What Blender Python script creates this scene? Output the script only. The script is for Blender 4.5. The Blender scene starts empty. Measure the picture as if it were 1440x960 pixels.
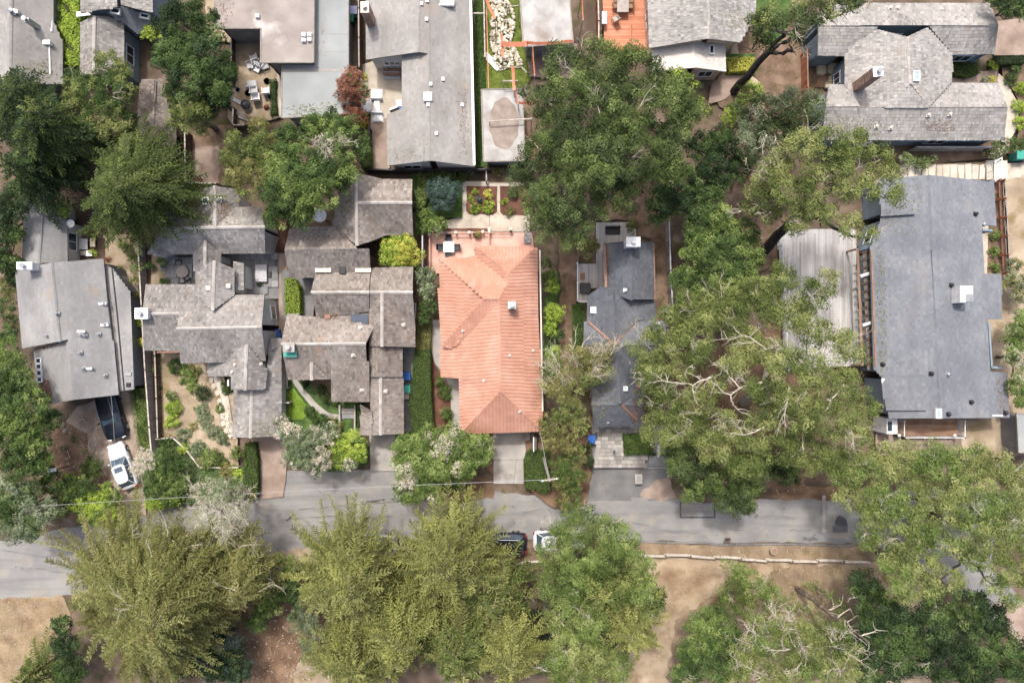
import bpy, math, random
import numpy as np
from math import radians as R
from mathutils import Vector

# ---------------------------------------------------------------- camera, sky, sun, exposure
S = bpy.context.scene
CAM_H, F = 60.0, 960.0            # metres above ground, focal length in photo pixels (1440 wide)
cam = bpy.data.cameras.new('camera'); cam_o = bpy.data.objects.new('camera', cam)
S.collection.objects.link(cam_o); S.camera = cam_o
cam_o.location = (0, 0, CAM_H); cam_o.rotation_euler = (0, 0, 0)
cam.sensor_width = 36; cam.lens = 36 * F / 1440; cam.clip_start = 0.5; cam.clip_end = 6000

SUN_EL, SUN_AZ = 62, 16           # azimuth: degrees from +Y towards -X that the sun stands
W = bpy.data.worlds.new('World'); S.world = W; W.use_nodes = True
nt = W.node_tree; nt.nodes.clear()
sky = nt.nodes.new('ShaderNodeTexSky'); sky.sky_type = 'NISHITA'; sky.sun_disc = False
sky.sun_elevation = R(SUN_EL); sky.sun_rotation = R(-SUN_AZ); sky.air_density = 1.0; sky.dust_density = 7.0; sky.ozone_density = 1.0
bg = nt.nodes.new('ShaderNodeBackground'); bg.inputs[1].default_value = 0.15
wo = nt.nodes.new('ShaderNodeOutputWorld')
nt.links.new(sky.outputs[0], bg.inputs[0]); nt.links.new(bg.outputs[0], wo.inputs[0])
sl = bpy.data.lights.new('sun', 'SUN'); sl.energy = 2.0; sl.angle = R(4); sl.color = (1.0, 0.98, 0.95)
so = bpy.data.objects.new('sun', sl); S.collection.objects.link(so)
sd = Vector((-math.sin(R(SUN_AZ)) * math.cos(R(SUN_EL)), math.cos(R(SUN_AZ)) * math.cos(R(SUN_EL)), math.sin(R(SUN_EL))))
so.rotation_euler = sd.to_track_quat('Z', 'Y').to_euler(); so.location = (0, 0, 80)
S.view_settings.view_transform = 'Standard'; S.view_settings.look = 'None'
S.view_settings.exposure = 0.68; S.view_settings.gamma = 1.0
S.render.engine = 'CYCLES'
S.cycles.max_bounces = 6; S.cycles.diffuse_bounces = 3; S.cycles.transmission_bounces = 4; S.cycles.transparent_max_bounces = 4

rnd = random.Random(7); rng = np.random.default_rng(11)

# ---------------------------------------------------------------- helpers
def P(u, v, z=0.0):
    k = (CAM_H - z) / F
    return ((u - 720) * k, (480 - v) * k, z)
def M_(px, z=0.0): return px * (CAM_H - z) / F      # pixels to metres at height z

def wloc(o):
    l = Vector((0, 0, 0))
    while o is not None:
        l = l + o.location; o = o.parent
    return l
def tag(o, label=None, cat=None, group=None, kind=None):
    if label: o['label'] = label
    if cat: o['category'] = cat
    if group: o['group'] = group
    if kind: o['kind'] = kind
    return o
def thing(name, label, cat, loc=(0, 0, 0), group=None):
    o = bpy.data.objects.new(name, None); S.collection.objects.link(o); o.location = loc; o.empty_display_size = .3
    return tag(o, label, cat, group)
def newmesh(name, V, Fc, tone=None, smooth=False):
    me = bpy.data.meshes.new(name)
    V = np.asarray(V, dtype=np.float32).reshape(-1, 3)
    if isinstance(Fc, np.ndarray):
        n, k = Fc.shape
        me.vertices.add(len(V)); me.vertices.foreach_set('co', V.ravel())
        me.loops.add(n * k); me.loops.foreach_set('vertex_index', Fc.astype(np.int32).ravel())
        me.polygons.add(n); me.polygons.foreach_set('loop_start', np.arange(0, n * k, k, dtype=np.int32))
        me.polygons.foreach_set('loop_total', np.full(n, k, dtype=np.int32))
        me.update(calc_edges=True)
    else:
        me.from_pydata(V.tolist(), [], Fc); me.update()
    if tone is not None:
        a = me.attributes.new('tone', 'FLOAT', 'FACE'); a.data.foreach_set('value', np.asarray(tone, dtype=np.float32))
    me.polygons.foreach_set('use_smooth', np.full(len(me.polygons), bool(smooth)))
    return me
def obj(name, V, Fc, mat, parent=None, tone=None, smooth=False, kind=None, world=True, label=None):
    V = np.asarray(V, dtype=np.float32).reshape(-1, 3)
    if parent is not None and world: V = V - np.array(wloc(parent), dtype=np.float32)
    o = bpy.data.objects.new(name, newmesh(name, V, Fc, tone, smooth))
    o.data.materials.append(mat); S.collection.objects.link(o)
    if parent is not None: o.parent = parent
    return tag(o, label=label, kind=kind)
def inst(name, me, parent=None, loc=(0, 0, 0), rz=0.0, scale=None, rot=None):
    o = bpy.data.objects.new(name, me); S.collection.objects.link(o)
    if parent is not None: o.parent = parent; loc = Vector(loc) - wloc(parent)
    o.location = loc; o.rotation_euler = rot if rot else (0, 0, rz)
    if scale: o.scale = scale
    return o

class MB:
    """collects simple solids, builds one mesh"""
    def __init__(s): s.V = []; s.F = []; s.T = []; s.t = 0.5
    def add(s, V, Fc):
        b = len(s.V); s.V += [tuple(map(float, v)) for v in V]; s.F += [tuple(i + b for i in f) for f in Fc]; s.T += [s.t] * len(Fc); return s
    def box(s, c, d, rz=0.0, bev=0.0, rx=0.0, ry=0.0):
        x, y, z = d[0] / 2, d[1] / 2, d[2] / 2; ca, sa = math.cos(rz), math.sin(rz)
        if bev > 0 and min(x, y, z) > bev:
            b = bev; L = [(-z, x - b, y - b), (-z + b, x, y), (z - b, x, y), (z, x - b, y - b)]
            pts = [(i * a, j * e, h) for h, a, e in L for i, j in ((-1, -1), (1, -1), (1, 1), (-1, 1))]
            fs = [(3, 2, 1, 0), (12, 13, 14, 15)] + [(4 * l + k, 4 * l + (k + 1) % 4, 4 * l + 4 + (k + 1) % 4, 4 * l + 4 + k) for l in range(3) for k in range(4)]
        else:
            pts = [(i * x, j * y, h * z) for h in (-1, 1) for i, j in ((-1, -1), (1, -1), (1, 1), (-1, 1))]
            fs = [(3, 2, 1, 0), (4, 5, 6, 7)] + [(k, (k + 1) % 4, 4 + (k + 1) % 4, 4 + k) for k in range(4)]
        o = []
        for a, b_, h in pts:
            if rx: b_, h = b_ * math.cos(rx) - h * math.sin(rx), b_ * math.sin(rx) + h * math.cos(rx)
            if ry: a, h = a * math.cos(ry) + h * math.sin(ry), -a * math.sin(ry) + h * math.cos(ry)
            o.append((c[0] + a * ca - b_ * sa, c[1] + a * sa + b_ * ca, c[2] + h))
        return s.add(o, fs)
    def tube(s, pts, rad, n=6, cap=True):
        pts = [Vector(p) for p in pts]
        if not hasattr(rad, '__len__'): rad = [rad] * len(pts)
        V = []; up = Vector((0, 0, 1))
        for i, p in enumerate(pts):
            d = (pts[min(i + 1, len(pts) - 1)] - pts[max(i - 1, 0)])
            d = d.normalized() if d.length > 1e-9 else up
            a = d.cross(Vector((0.13, 0.31, 0.94)) if abs(d.z) < .9 else Vector((1, 0.1, 0))).normalized(); b = d.cross(a)
            for k in range(n):
                t = 2 * math.pi * k / n; V.append(p + a * math.cos(t) * rad[i] + b * math.sin(t) * rad[i])
        fs = [(i * n + k, i * n + (k + 1) % n, (i + 1) * n + (k + 1) % n, (i + 1) * n + k) for i in range(len(pts) - 1) for k in range(n)]
        if cap: fs += [tuple(range(n))[::-1], tuple((len(pts) - 1) * n + k for k in range(n))]
        return s.add(V, fs)
    def cyl(s, c, r, h, n=16, r2=None): return s.tube([c, (c[0], c[1], c[2] + h)], [r, r if r2 is None else r2], n)
    def lathe(s, c, prof, n=16):
        V = [(c[0] + r * math.cos(2 * math.pi * k / n), c[1] + r * math.sin(2 * math.pi * k / n), c[2] + z) for r, z in prof for k in range(n)]
        m = len(prof)
        fs = [(i * n + k, i * n + (k + 1) % n, (i + 1) * n + (k + 1) % n, (i + 1) * n + k) for i in range(m - 1) for k in range(n)]
        fs += [tuple(range(n))[::-1], tuple((m - 1) * n + k for k in range(n))]
        return s.add(V, fs)
    def prism(s, poly, z0, z1):
        """poly: list of (x,y) ; z0/z1 number or per-vertex list"""
        n = len(poly)
        a = sum(poly[i][0] * poly[(i + 1) % n][1] - poly[(i + 1) % n][0] * poly[i][1] for i in range(n))
        Z0 = z0 if hasattr(z0, '__len__') else [z0] * n; Z1 = z1 if hasattr(z1, '__len__') else [z1] * n
        if a < 0: poly = poly[::-1]; Z0 = Z0[::-1]; Z1 = Z1[::-1]
        V = [(p[0], p[1], z) for p, z in zip(poly, Z0)] + [(p[0], p[1], z) for p, z in zip(poly, Z1)]
        return s.add(V, [tuple(range(n))[::-1], tuple(range(n, 2 * n))] + [(k, (k + 1) % n, n + (k + 1) % n, n + k) for k in range(n)])
    def build(s, name, mat, parent=None, smooth=False, kind=None, world=True, label=None):
        return obj(name, s.V, s.F, mat, parent, tone=s.T, smooth=smooth, kind=kind, world=world, label=label)

# ---------------------------------------------------------------- materials
def srgb(h):
    c = [int(h[i:i + 2], 16) / 255 for i in (0, 2, 4)]
    return tuple((x / 12.92 if x <= .04045 else ((x + .055) / 1.055) ** 2.4) for x in c)
MATS = {}
def mat(name, cols, rough=.85, noise=3.0, amt=1.0, tone=0.0, bump=0.0, bscale=60.0, metal=0.0, spec=.3, fine=0.0, trans=0.0, sheenless=True, stain=None, streak=None):
    """cols: dark, mid, light colours; noise: scale in 1/m of the broad variation; tone: share taken from the per-face value"""
    if name in MATS: return MATS[name]
    m = bpy.data.materials.new(name); m.use_nodes = True; n = m.node_tree; L = n.links.new
    b = n.nodes['Principled BSDF']; out = n.nodes['Material Output']
    tc = n.nodes.new('ShaderNodeNewGeometry'); pos = tc.outputs['Position']
    if isinstance(cols[0], (int, float)): cols = [cols]
    N = n.nodes.new('ShaderNodeTexNoise'); N.inputs['Scale'].default_value = noise; N.inputs['Detail'].default_value = 5; L(pos, N.inputs['Vector'])
    val = N.outputs['Fac']
    def mth(op, a, c, d=None):
        q = n.nodes.new('ShaderNodeMath'); q.operation = op
        for i, x in enumerate((a, c) + (() if d is None else (d,))):
            if hasattr(x, 'links') or hasattr(x, 'is_output'): L(x, q.inputs[i])
            else: q.inputs[i].default_value = x
        return q.outputs[0]
    val = mth('MULTIPLY_ADD', val, 1.6 * amt, .5 - .8 * amt)
    if fine:
        N2 = n.nodes.new('ShaderNodeTexNoise'); N2.inputs['Scale'].default_value = 22; N2.inputs['Detail'].default_value = 6; L(pos, N2.inputs['Vector'])
        val = mth('ADD', val, mth('MULTIPLY_ADD', N2.outputs['Fac'], 2 * fine, -fine))
    if tone:
        A = n.nodes.new('ShaderNodeAttribute'); A.attribute_name = 'tone'
        val = mth('ADD', mth('MULTIPLY', val, 1 - tone), mth('MULTIPLY', A.outputs['Fac'], tone))
    r = n.nodes.new('ShaderNodeValToRGB'); e = r.color_ramp.elements
    k = len(cols)
    if k == 1: cols = [tuple(x * .88 for x in cols[0]), cols[0], tuple(min(1, x * 1.1) for x in cols[0])]; k = 3
    e[0].position = .15; e[0].color = (*cols[0], 1); e[1].position = .85; e[1].color = (*cols[-1], 1)
    for i in range(1, k - 1):
        q = e.new(.15 + .7 * i / (k - 1)); q.color = (*cols[i], 1)
    L(val, r.inputs[0]); col = r.outputs[0]
    if stain:
        scol, sscale, lo, hi = stain
        N3 = n.nodes.new('ShaderNodeTexNoise'); N3.inputs['Scale'].default_value = sscale; N3.inputs['Detail'].default_value = 7; L(pos, N3.inputs['Vector'])
        mr = n.nodes.new('ShaderNodeMapRange'); mr.inputs['From Min'].default_value = lo; mr.inputs['From Max'].default_value = hi; L(N3.outputs['Fac'], mr.inputs['Value'])
        mx = n.nodes.new('ShaderNodeMix'); mx.data_type = 'RGBA'; L(mr.outputs[0], mx.inputs[0]); L(col, mx.inputs[6]); mx.inputs[7].default_value = (*scol, 1); col = mx.outputs[2]
    if streak:
        scol, sv, lo, hi = streak
        mp = n.nodes.new('ShaderNodeMapping'); mp.inputs['Scale'].default_value = sv; L(pos, mp.inputs['Vector'])
        N5 = n.nodes.new('ShaderNodeTexNoise'); N5.inputs['Scale'].default_value = 1.0; N5.inputs['Detail'].default_value = 5; L(mp.outputs[0], N5.inputs['Vector'])
        mr = n.nodes.new('ShaderNodeMapRange'); mr.inputs['From Min'].default_value = lo; mr.inputs['From Max'].default_value = hi; mr.inputs['To Max'].default_value = .6; L(N5.outputs['Fac'], mr.inputs['Value'])
        mx = n.nodes.new('ShaderNodeMix'); mx.data_type = 'RGBA'; L(mr.outputs[0], mx.inputs[0]); L(col, mx.inputs[6]); mx.inputs[7].default_value = (*scol, 1); col = mx.outputs[2]
    L(col, b.inputs['Base Color'])
    b.inputs['Roughness'].default_value = rough; b.inputs['Metallic'].default_value = metal; b.inputs['Specular IOR Level'].default_value = spec
    if bump:
        N4 = n.nodes.new('ShaderNodeTexNoise'); N4.inputs['Scale'].default_value = bscale; N4.inputs['Detail'].default_value = 4; L(pos, N4.inputs['Vector'])
        B = n.nodes.new('ShaderNodeBump'); B.inputs['Strength'].default_value = bump; B.inputs['Distance'].default_value = .05
        L(N4.outputs['Fac'], B.inputs['Height']); L(B.outputs[0], b.inputs['Normal'])
    if trans:
        t = n.nodes.new('ShaderNodeBsdfTranslucent'); L(col, t.inputs['Color']); mxs = n.nodes.new('ShaderNodeMixShader'); mxs.inputs[0].default_value = trans
        L(b.outputs[0], mxs.inputs[1]); L(t.outputs[0], mxs.inputs[2]); L(mxs.outputs[0], out.inputs[0])
    MATS[name] = m; return m
H = srgb
def desat(c, k):
    g = .3 * c[0] + .6 * c[1] + .1 * c[2]; return tuple(x + (g - x) * k for x in c)
def leafmat(name, d, m, l, trans=.32): k = .12 if ('lime' in name or 'yellow' == name[5:]) else .10; return mat(name, [desat(H(x), k) for x in (d, m, l)], rough=.7, noise=.35, amt=.5, tone=.72, spec=.15, trans=trans)

# base (real-world) colours
m_soil = mat('soil', [H('453a31'), H('615246'), H('7b6d5f')], noise=.5, fine=.25, bump=.5, bscale=25, stain=(H('4d4a2c'), .8, .52, .66))
m_road = mat('asphalt_worn', [H('747474'), H('82817f'), H('908f8c')], noise=.3, fine=.22, bump=.3, bscale=90, stain=(H('918a80'), .8, .5, .75), streak=(H('69696a'), (.12, 1.5, 1), .48, .7))
m_road2 = mat('asphalt_dark', [H('5e5e5f'), H('6b6b6b'), H('7a7978')], noise=.6, fine=.22, bump=.25, bscale=90, stain=(H('847c72'), .7, .55, .75))
m_patch = mat('asphalt_patch', [H('57565b'), H('605f64'), H('6a696c')], noise=2, fine=.1)
m_seal = mat('tar_seal', H('4b4b4e'), rough=.6)
m_conc = mat('concrete_pale', [H('87837e'), H('9a958f'), H('aaa59d')], noise=.8, fine=.15, stain=(H('77716a'), .9, .55, .75))
m_beige = mat('concrete_beige', [H('9c9385'), H('aea597'), H('bcb3a5')], noise=.9, fine=.12, stain=(H('94856f'), 1.1, .55, .72))
m_aggr = mat('aggregate_pink', [H('75655a'), H('8d7c70'), H('a39286')], noise=.7, fine=.35, bump=.3, bscale=50)
m_cobble = mat('gravel_drive', [H('72645a'), H('8f8072'), H('a89889')], noise=.8, fine=.45, bump=.5, bscale=35)
m_paver = mat('paver_stone', [H('7a7672'), H('95908a'), H('b0a9a2')], noise=1.5, tone=.6, fine=.1)
m_slate = mat('paver_grey', [H('696969'), H('7f7f7f'), H('939394')], noise=1.5, tone=.5, fine=.1)
m_pinkt = mat('terrace_pink', [H('b08a7c'), H('c29b8c'), H('cda99b')], noise=1.1, fine=.1)
m_mulch = mat('mulch_red', [H('482f27'), H('5f4035'), H('755347')], noise=1.3, fine=.4, bump=.5, bscale=40)
m_mulch2 = mat('mulch_brown', [H('574639'), H('705c4d'), H('897564')], noise=.9, fine=.35, bump=.5, bscale=40, stain=(H('4f4a2c'), 1.2, .55, .7))
m_bank = mat('bank_soil', [H('6f5f50'), H('85735f'), H('98866f')], noise=.6, fine=.35, bump=.5, bscale=30, stain=(H('6a5d40'), 1.1, .52, .7))
m_tan = mat('bare_ground', [H('80725f'), H('988873'), H('ada08c')], noise=.5, fine=.3, bump=.4, bscale=30, stain=(H('7a6a4c'), .9, .5, .7))
m_dry = mat('dry_grass_ground', [H('80705a'), H('9c8a72'), H('b3a28a')], noise=.45, fine=.35, bump=.5, bscale=30, stain=(H('7c6650'), .6, .48, .68))
m_litter = mat('leaf_litter', [H('4f3e30'), H('6d5644'), H('8b725b')], noise=.6, fine=.4, bump=.5, bscale=30)
m_grass = mat('turf', [H('46531f'), H('5f6e2c'), H('77863c')], noise=1.2, fine=.3, bump=.6, bscale=50)
m_lawn = mat('lawn_bright', [H('556f22'), H('68852c'), H('7c9738')], noise=1.2, fine=.2, bump=.5, bscale=60)
m_green = mat('ground_cover', [H('2f4220'), H('41582a'), H('5a7038')], noise=1.6, fine=.4, bump=.7, bscale=30)
m_white = mat('white_paint', [H('c9c9c9'), H('dadada'), H('e6e6e6')], rough=.5, noise=2)
m_cream = mat('cream_paint', [H('b9b1a3'), H('cbc4b7')], rough=.6)
m_wgrey = mat('weathered_wood', [H('7d7670'), H('989089'), H('b0a8a0')], noise=3, tone=.4, fine=.2)
m_wdark = mat('dark_wood', [H('3c2f27'), H('54443a'), H('6b594c')], noise=2, tone=.4, fine=.2)
m_wred = mat('red_timber', [H('7b4a36'), H('97614a'), H('ad7961')], noise=2, tone=.4, fine=.15)
m_log = mat('log_pale', [H('8f867c'), H('b0a79c'), H('c6beb3')], noise=3, fine=.25)
m_bark = mat('bark', [H('463d36'), H('645a51'), H('83796f')], noise=3, fine=.4, bump=.6, bscale=25)
m_barkd = mat('bark_dark', [H('231f1e'), H('332e2c'), H('463f3b')], noise=3, fine=.3, bump=.6, bscale=25)
m_barkp = mat('bark_pale', [H('857d6e'), H('a8a090'), H('c6beae')], noise=3, fine=.3)
m_deckg = mat('deck_grey', [H('8c8986'), H('a5a29f'), H('bab7b4')], noise=.8, tone=.6, fine=.15)
m_decko = mat('deck_orange', [H('a46a50'), H('b87c60'), H('c68f74')], noise=1, tone=.5, fine=.1)
m_deckb = mat('deck_brown', [H('6d5443'), H('8a6d58'), H('a08975')], noise=1, tone=.5, fine=.1)
m_wallw = mat('wall_white', [H('b3b1ae'), H('c6c4c1')], noise=1, rough=.8)
m_wallg = mat('wall_grey', [H('737374'), H('8a8a8c')], noise=1, rough=.8)
m_wallb = mat('wall_brown', [H('5b4a40'), H('715e52')], noise=1, rough=.8)
m_wallc = mat('wall_cream', [H('b29f8c'), H('c6b4a2')], noise=1, rough=.8)
m_wallbl = mat('wall_bluegrey', [H('6f7d88'), H('8694a0')], noise=1, rough=.8)
m_glass = mat('window_glass', [H('26323a'), H('303e47')], rough=.12, spec=.6)
m_skyl = mat('skylight_glass', [H('8e9ca8'), H('a3b1bc')], rough=.15, spec=.6)
m_black = mat('black_plastic', [H('222226'), H('303035')], rough=.5)
m_rubber = mat('rubber', H('1d1d1f'), rough=.8)
m_metal = mat('galvanised', [H('8d9092'), H('a5a8aa')], rough=.4, metal=.5)
m_copper = mat('copper_flashing', [H('6e5144'), H('846253'), H('957565')], rough=.6, noise=4)
m_brick = mat('brick', [H('85685b'), H('9c8072'), H('b09a8c')], noise=4, tone=.7, fine=.1)
m_teal = mat('teal_plastic', H('3f9283'), rough=.5)
m_blue = mat('blue_plastic', H('28589c'), rough=.5)
m_greenp = mat('green_plastic', H('1f6b51'), rough=.5)
m_cloth = mat('grey_fabric', [H('a4a4a6'), H('bcbcbf')], noise=6)
m_beigecl = mat('beige_fabric', [H('b5a98e'), H('cfc4aa')], noise=5)
m_stonew = mat('white_stone', [H('9c9283'), H('c2b9aa'), H('e0d9cc')], noise=4, tone=.8)
m_flag = mat('flagstone', [H('a39a8c'), H('b9b1a3'), H('c9c2b5')], noise=1.4, tone=.3, fine=.12)
m_orange = mat('orange_netting', [H('e89a78'), H('f0b698')], rough=.7, trans=.5)
m_terrap = mat('terracotta_pot', H('9a5a3c'))
m_steel = mat('wire', H('98989a'), rough=.5)
m_yellowfl = mat('flower_orange', H('d59a2c'))
# roofs
m_shk_g = mat('shake_grey', [H('5e5b58'), H('85817d'), H('a5a19d')], noise=.4, tone=.5, fine=.2, stain=(H('82756a'), .9, .58, .78))
m_shk_b = mat('shake_brown', [H('5a524c'), H('7e766f'), H('9d958e')], noise=.4, tone=.5, fine=.2, stain=(H('8c735e'), .8, .62, .8))
m_shk_l = mat('shake_light', [H('6d6b68'), H('928f8b'), H('aeaaa6')], noise=.4, tone=.5, fine=.2, stain=(H('8a7d70'), .8, .6, .8))
m_capg = mat('ridge_cap_wood', [H('8e8882'), H('a39d97'), H('b5afaa')], noise=.7, tone=.6, fine=.15)
m_shk_c = mat('shake_cream', [H('b3aca3'), H('c9c2ba'), H('d9d3cc')], noise=.7, tone=.5, fine=.15)
m_asp_g = mat('asphalt_shingle_grey', [H('787878'), H('8b8a89'), H('9d9c9a')], noise=.35, tone=.3, fine=.22, stain=(H('958576'), .6, .62, .8), streak=(H('6d6d6e'), (.5, .12, 1), .5, .72))
m_asp_l = mat('asphalt_shingle_pale', [H('797774'), H('8d8a86'), H('a09d99')], noise=.35, tone=.35, fine=.28, stain=(H('998a80'), .5, .58, .8), streak=(H('77746f'), (.5, .12, 1), .5, .72))
m_asp_b = mat('asphalt_shingle_blue', [H('606369'), H('6f7278'), H('828589')], noise=.35, tone=.38, fine=.22, stain=(H('7a756f'), .35, .62, .82), streak=(H('5d6067'), (.6, .15, 1), .5, .72))
m_asp_d = mat('asphalt_shingle_slate', [H('484b51'), H('595c62'), H('6d7075')], noise=.35, tone=.38, fine=.2, stain=(H('706a64'), .5, .6, .8))
m_terra = mat('clay_tile', [H('a07460'), H('b08370'), H('be9583')], noise=.45, tone=.22, fine=.14, stain=(H('926c5d'), .5, .54, .78))
m_flatb = mat('flat_roof_brown', [H('7b736d'), H('8d8580'), H('9c958f')], noise=.5, fine=.25, stain=(H('b3aeaa'), .45, .6, .74))
m_flatg = mat('flat_roof_grey', [H('7f8383'), H('8b8f8f'), H('989b9b')], noise=.4, fine=.08, stain=(H('978c80'), .25, .6, .75))
m_flatw = mat('flat_roof_white', [H('8f8d8a'), H('a19f9c'), H('b2b0ad')], noise=.9, fine=.3, stain=(H('857c74'), .6, .5, .7))
m_stain = mat('roof_stain_brown', [H('796d64'), H('877b72'), H('968a80')], noise=1.5, fine=.3)
# foliage
lf = dict(
 pine=leafmat('leaf_pine', '33411c', '5c6f34', '8a9a56'),
 pined=leafmat('leaf_pine_dark', '27341a', '475730', '6f7f4c'),
 pinel=leafmat('leaf_pine_light', '4b5728', '7c8744', 'a7ac6a'),
 oak=leafmat('leaf_oak', '2a3b1b', '475f2c', '72884c'),
 oakb=leafmat('leaf_oak_bright', '3e501f', '69803a', '9aa95c'),
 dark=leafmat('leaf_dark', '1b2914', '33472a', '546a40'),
 cyp=leafmat('leaf_cypress_olive', '474d26', '7a7f42', 'a6a766'),
 cypg=leafmat('leaf_cypress_green', '344218', '5f6f32', '8f9a54'),
 cyy=leafmat('leaf_cypress_yellow', '565c2a', '8c9045', 'b2b468'),
 cypd=leafmat('leaf_cypress_dark', '2a381a', '4c5c2e', '7a844c'),
 lime=leafmat('leaf_lime', '5f7a1a', '93ad2a', 'bccb4a'),
 yel=leafmat('leaf_yellow', '97962a', 'c2c03c', 'dcd962'),
 olive=leafmat('leaf_olive', '55542a', '807e44', 'a8a566'),
 blue=leafmat('leaf_bluegreen', '31453f', '4b6259', '718478'),
 sage=leafmat('leaf_sage', '525f44', '7c8a64', 'a3ac8a'),
 rust=leafmat('leaf_debris', '6e523f', '8f6d54', 'ab8a70'),
 red=leafmat('leaf_red', '5f3526', '8c5a44', 'ab826b'),
 pale=leafmat('leaf_pale_bloom', '8c8a6c', 'b4b096', 'd4d0ba'),
 white=leafmat('leaf_white_bloom', 'a69c84', 'cfc6b0', 'e8e1d0'),
 grass=leafmat('leaf_grass', '55642a', '7d8c3c', 'a3ab5e'),
 dry=leafmat('leaf_dry_grass', '8d7a52', 'b19c70', 'cbb88c'),
 hedge=leafmat('leaf_hedge', '34481c', '526a2c', '728a44'),
)
# ---------------------------------------------------------------- ground sheets
LAYER = [0]
def sheet(name, poly, mat_, label=None, kind='structure', wob=0.0):
    """poly in photo pixels on the ground; each sheet 4 mm above the one before"""
    LAYER[0] += 1; z = .004 * LAYER[0]
    pts = [P(u, v, z) for u, v in poly]
    if wob:                                    # uneven natural edge
        q = []
        for i, a in enumerate(pts):
            b = pts[(i + 1) % len(pts)]; L = math.dist(a, b); n = max(1, int(L / .5))
            for k in range(n):
                t = k / n; nx, ny = (b[1] - a[1]) / (L + 1e-6), -(b[0] - a[0]) / (L + 1e-6); w = rnd.uniform(-wob, wob)
                q.append((a[0] + (b[0] - a[0]) * t + nx * w, a[1] + (b[1] - a[1]) * t + ny * w, z))
        pts = q
    o = obj(name, pts, [tuple(range(len(pts)))], mat_)
    if o.data.polygons[0].normal.z < 0: o.data.flip_normals()
    return tag(o, kind=kind, label=label)
def inpoly(x, y, poly):
    c = False; n = len(poly)
    for i in range(n):
        x1, y1 = poly[i][0], poly[i][1]; x2, y2 = poly[i - 1][0], poly[i - 1][1]
        if (y1 > y) != (y2 > y) and x < (x2 - x1) * (y - y1) / (y2 - y1) + x1: c = not c
    return c
def inpoly_np(x, y, poly):
    c = np.zeros(len(x), bool); n = len(poly)
    for i in range(n):
        x1, y1 = poly[i][0], poly[i][1]; x2, y2 = poly[i - 1][0], poly[i - 1][1]
        if y1 == y2: continue
        c ^= ((y1 > y) != (y2 > y)) & (x < (x2 - x1) * (y - y1) / (y2 - y1) + x1)
    return c

# ---------------------------------------------------------------- roofs
def fit(face):
    pts = np.array([P(*p) for p in face]); c = pts.mean(0)
    A = np.c_[pts[:, :2] - c[:2], np.ones(len(pts))]
    s, *_ = np.linalg.lstsq(A, pts[:, 2], rcond=None)      # z = s0*(x-cx)+s1*(y-cy)+s2
    pts[:, 2] = A @ s
    return pts, (s[0], s[1], s[2] - s[0] * c[0] - s[1] * c[1])
def zon(pl, x, y): return pl[0] * x + pl[1] * y + pl[2]
def hit(faces, u, v):
    """highest roof plane under a photo pixel -> world point"""
    best = None
    for pts, pl in faces:
        x0, y0, _ = P(u, v, 0); k0x, k0y = x0 / CAM_H, y0 / CAM_H      # x = k*(H-z)
        z = (pl[0] * k0x * CAM_H + pl[1] * k0y * CAM_H + pl[2]) / (1 + pl[0] * k0x + pl[1] * k0y)
        x, y = k0x * (CAM_H - z), k0y * (CAM_H - z)
        if inpoly(x, y, pts) and (best is None or z > best[2]): best = (x, y, z)
    return best
STY = dict(  # exposure, width, thickness, style
    shake=(.26, .20, .028), asphalt=(.21, .30, .007), tile=(.36, .29, .046))
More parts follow.
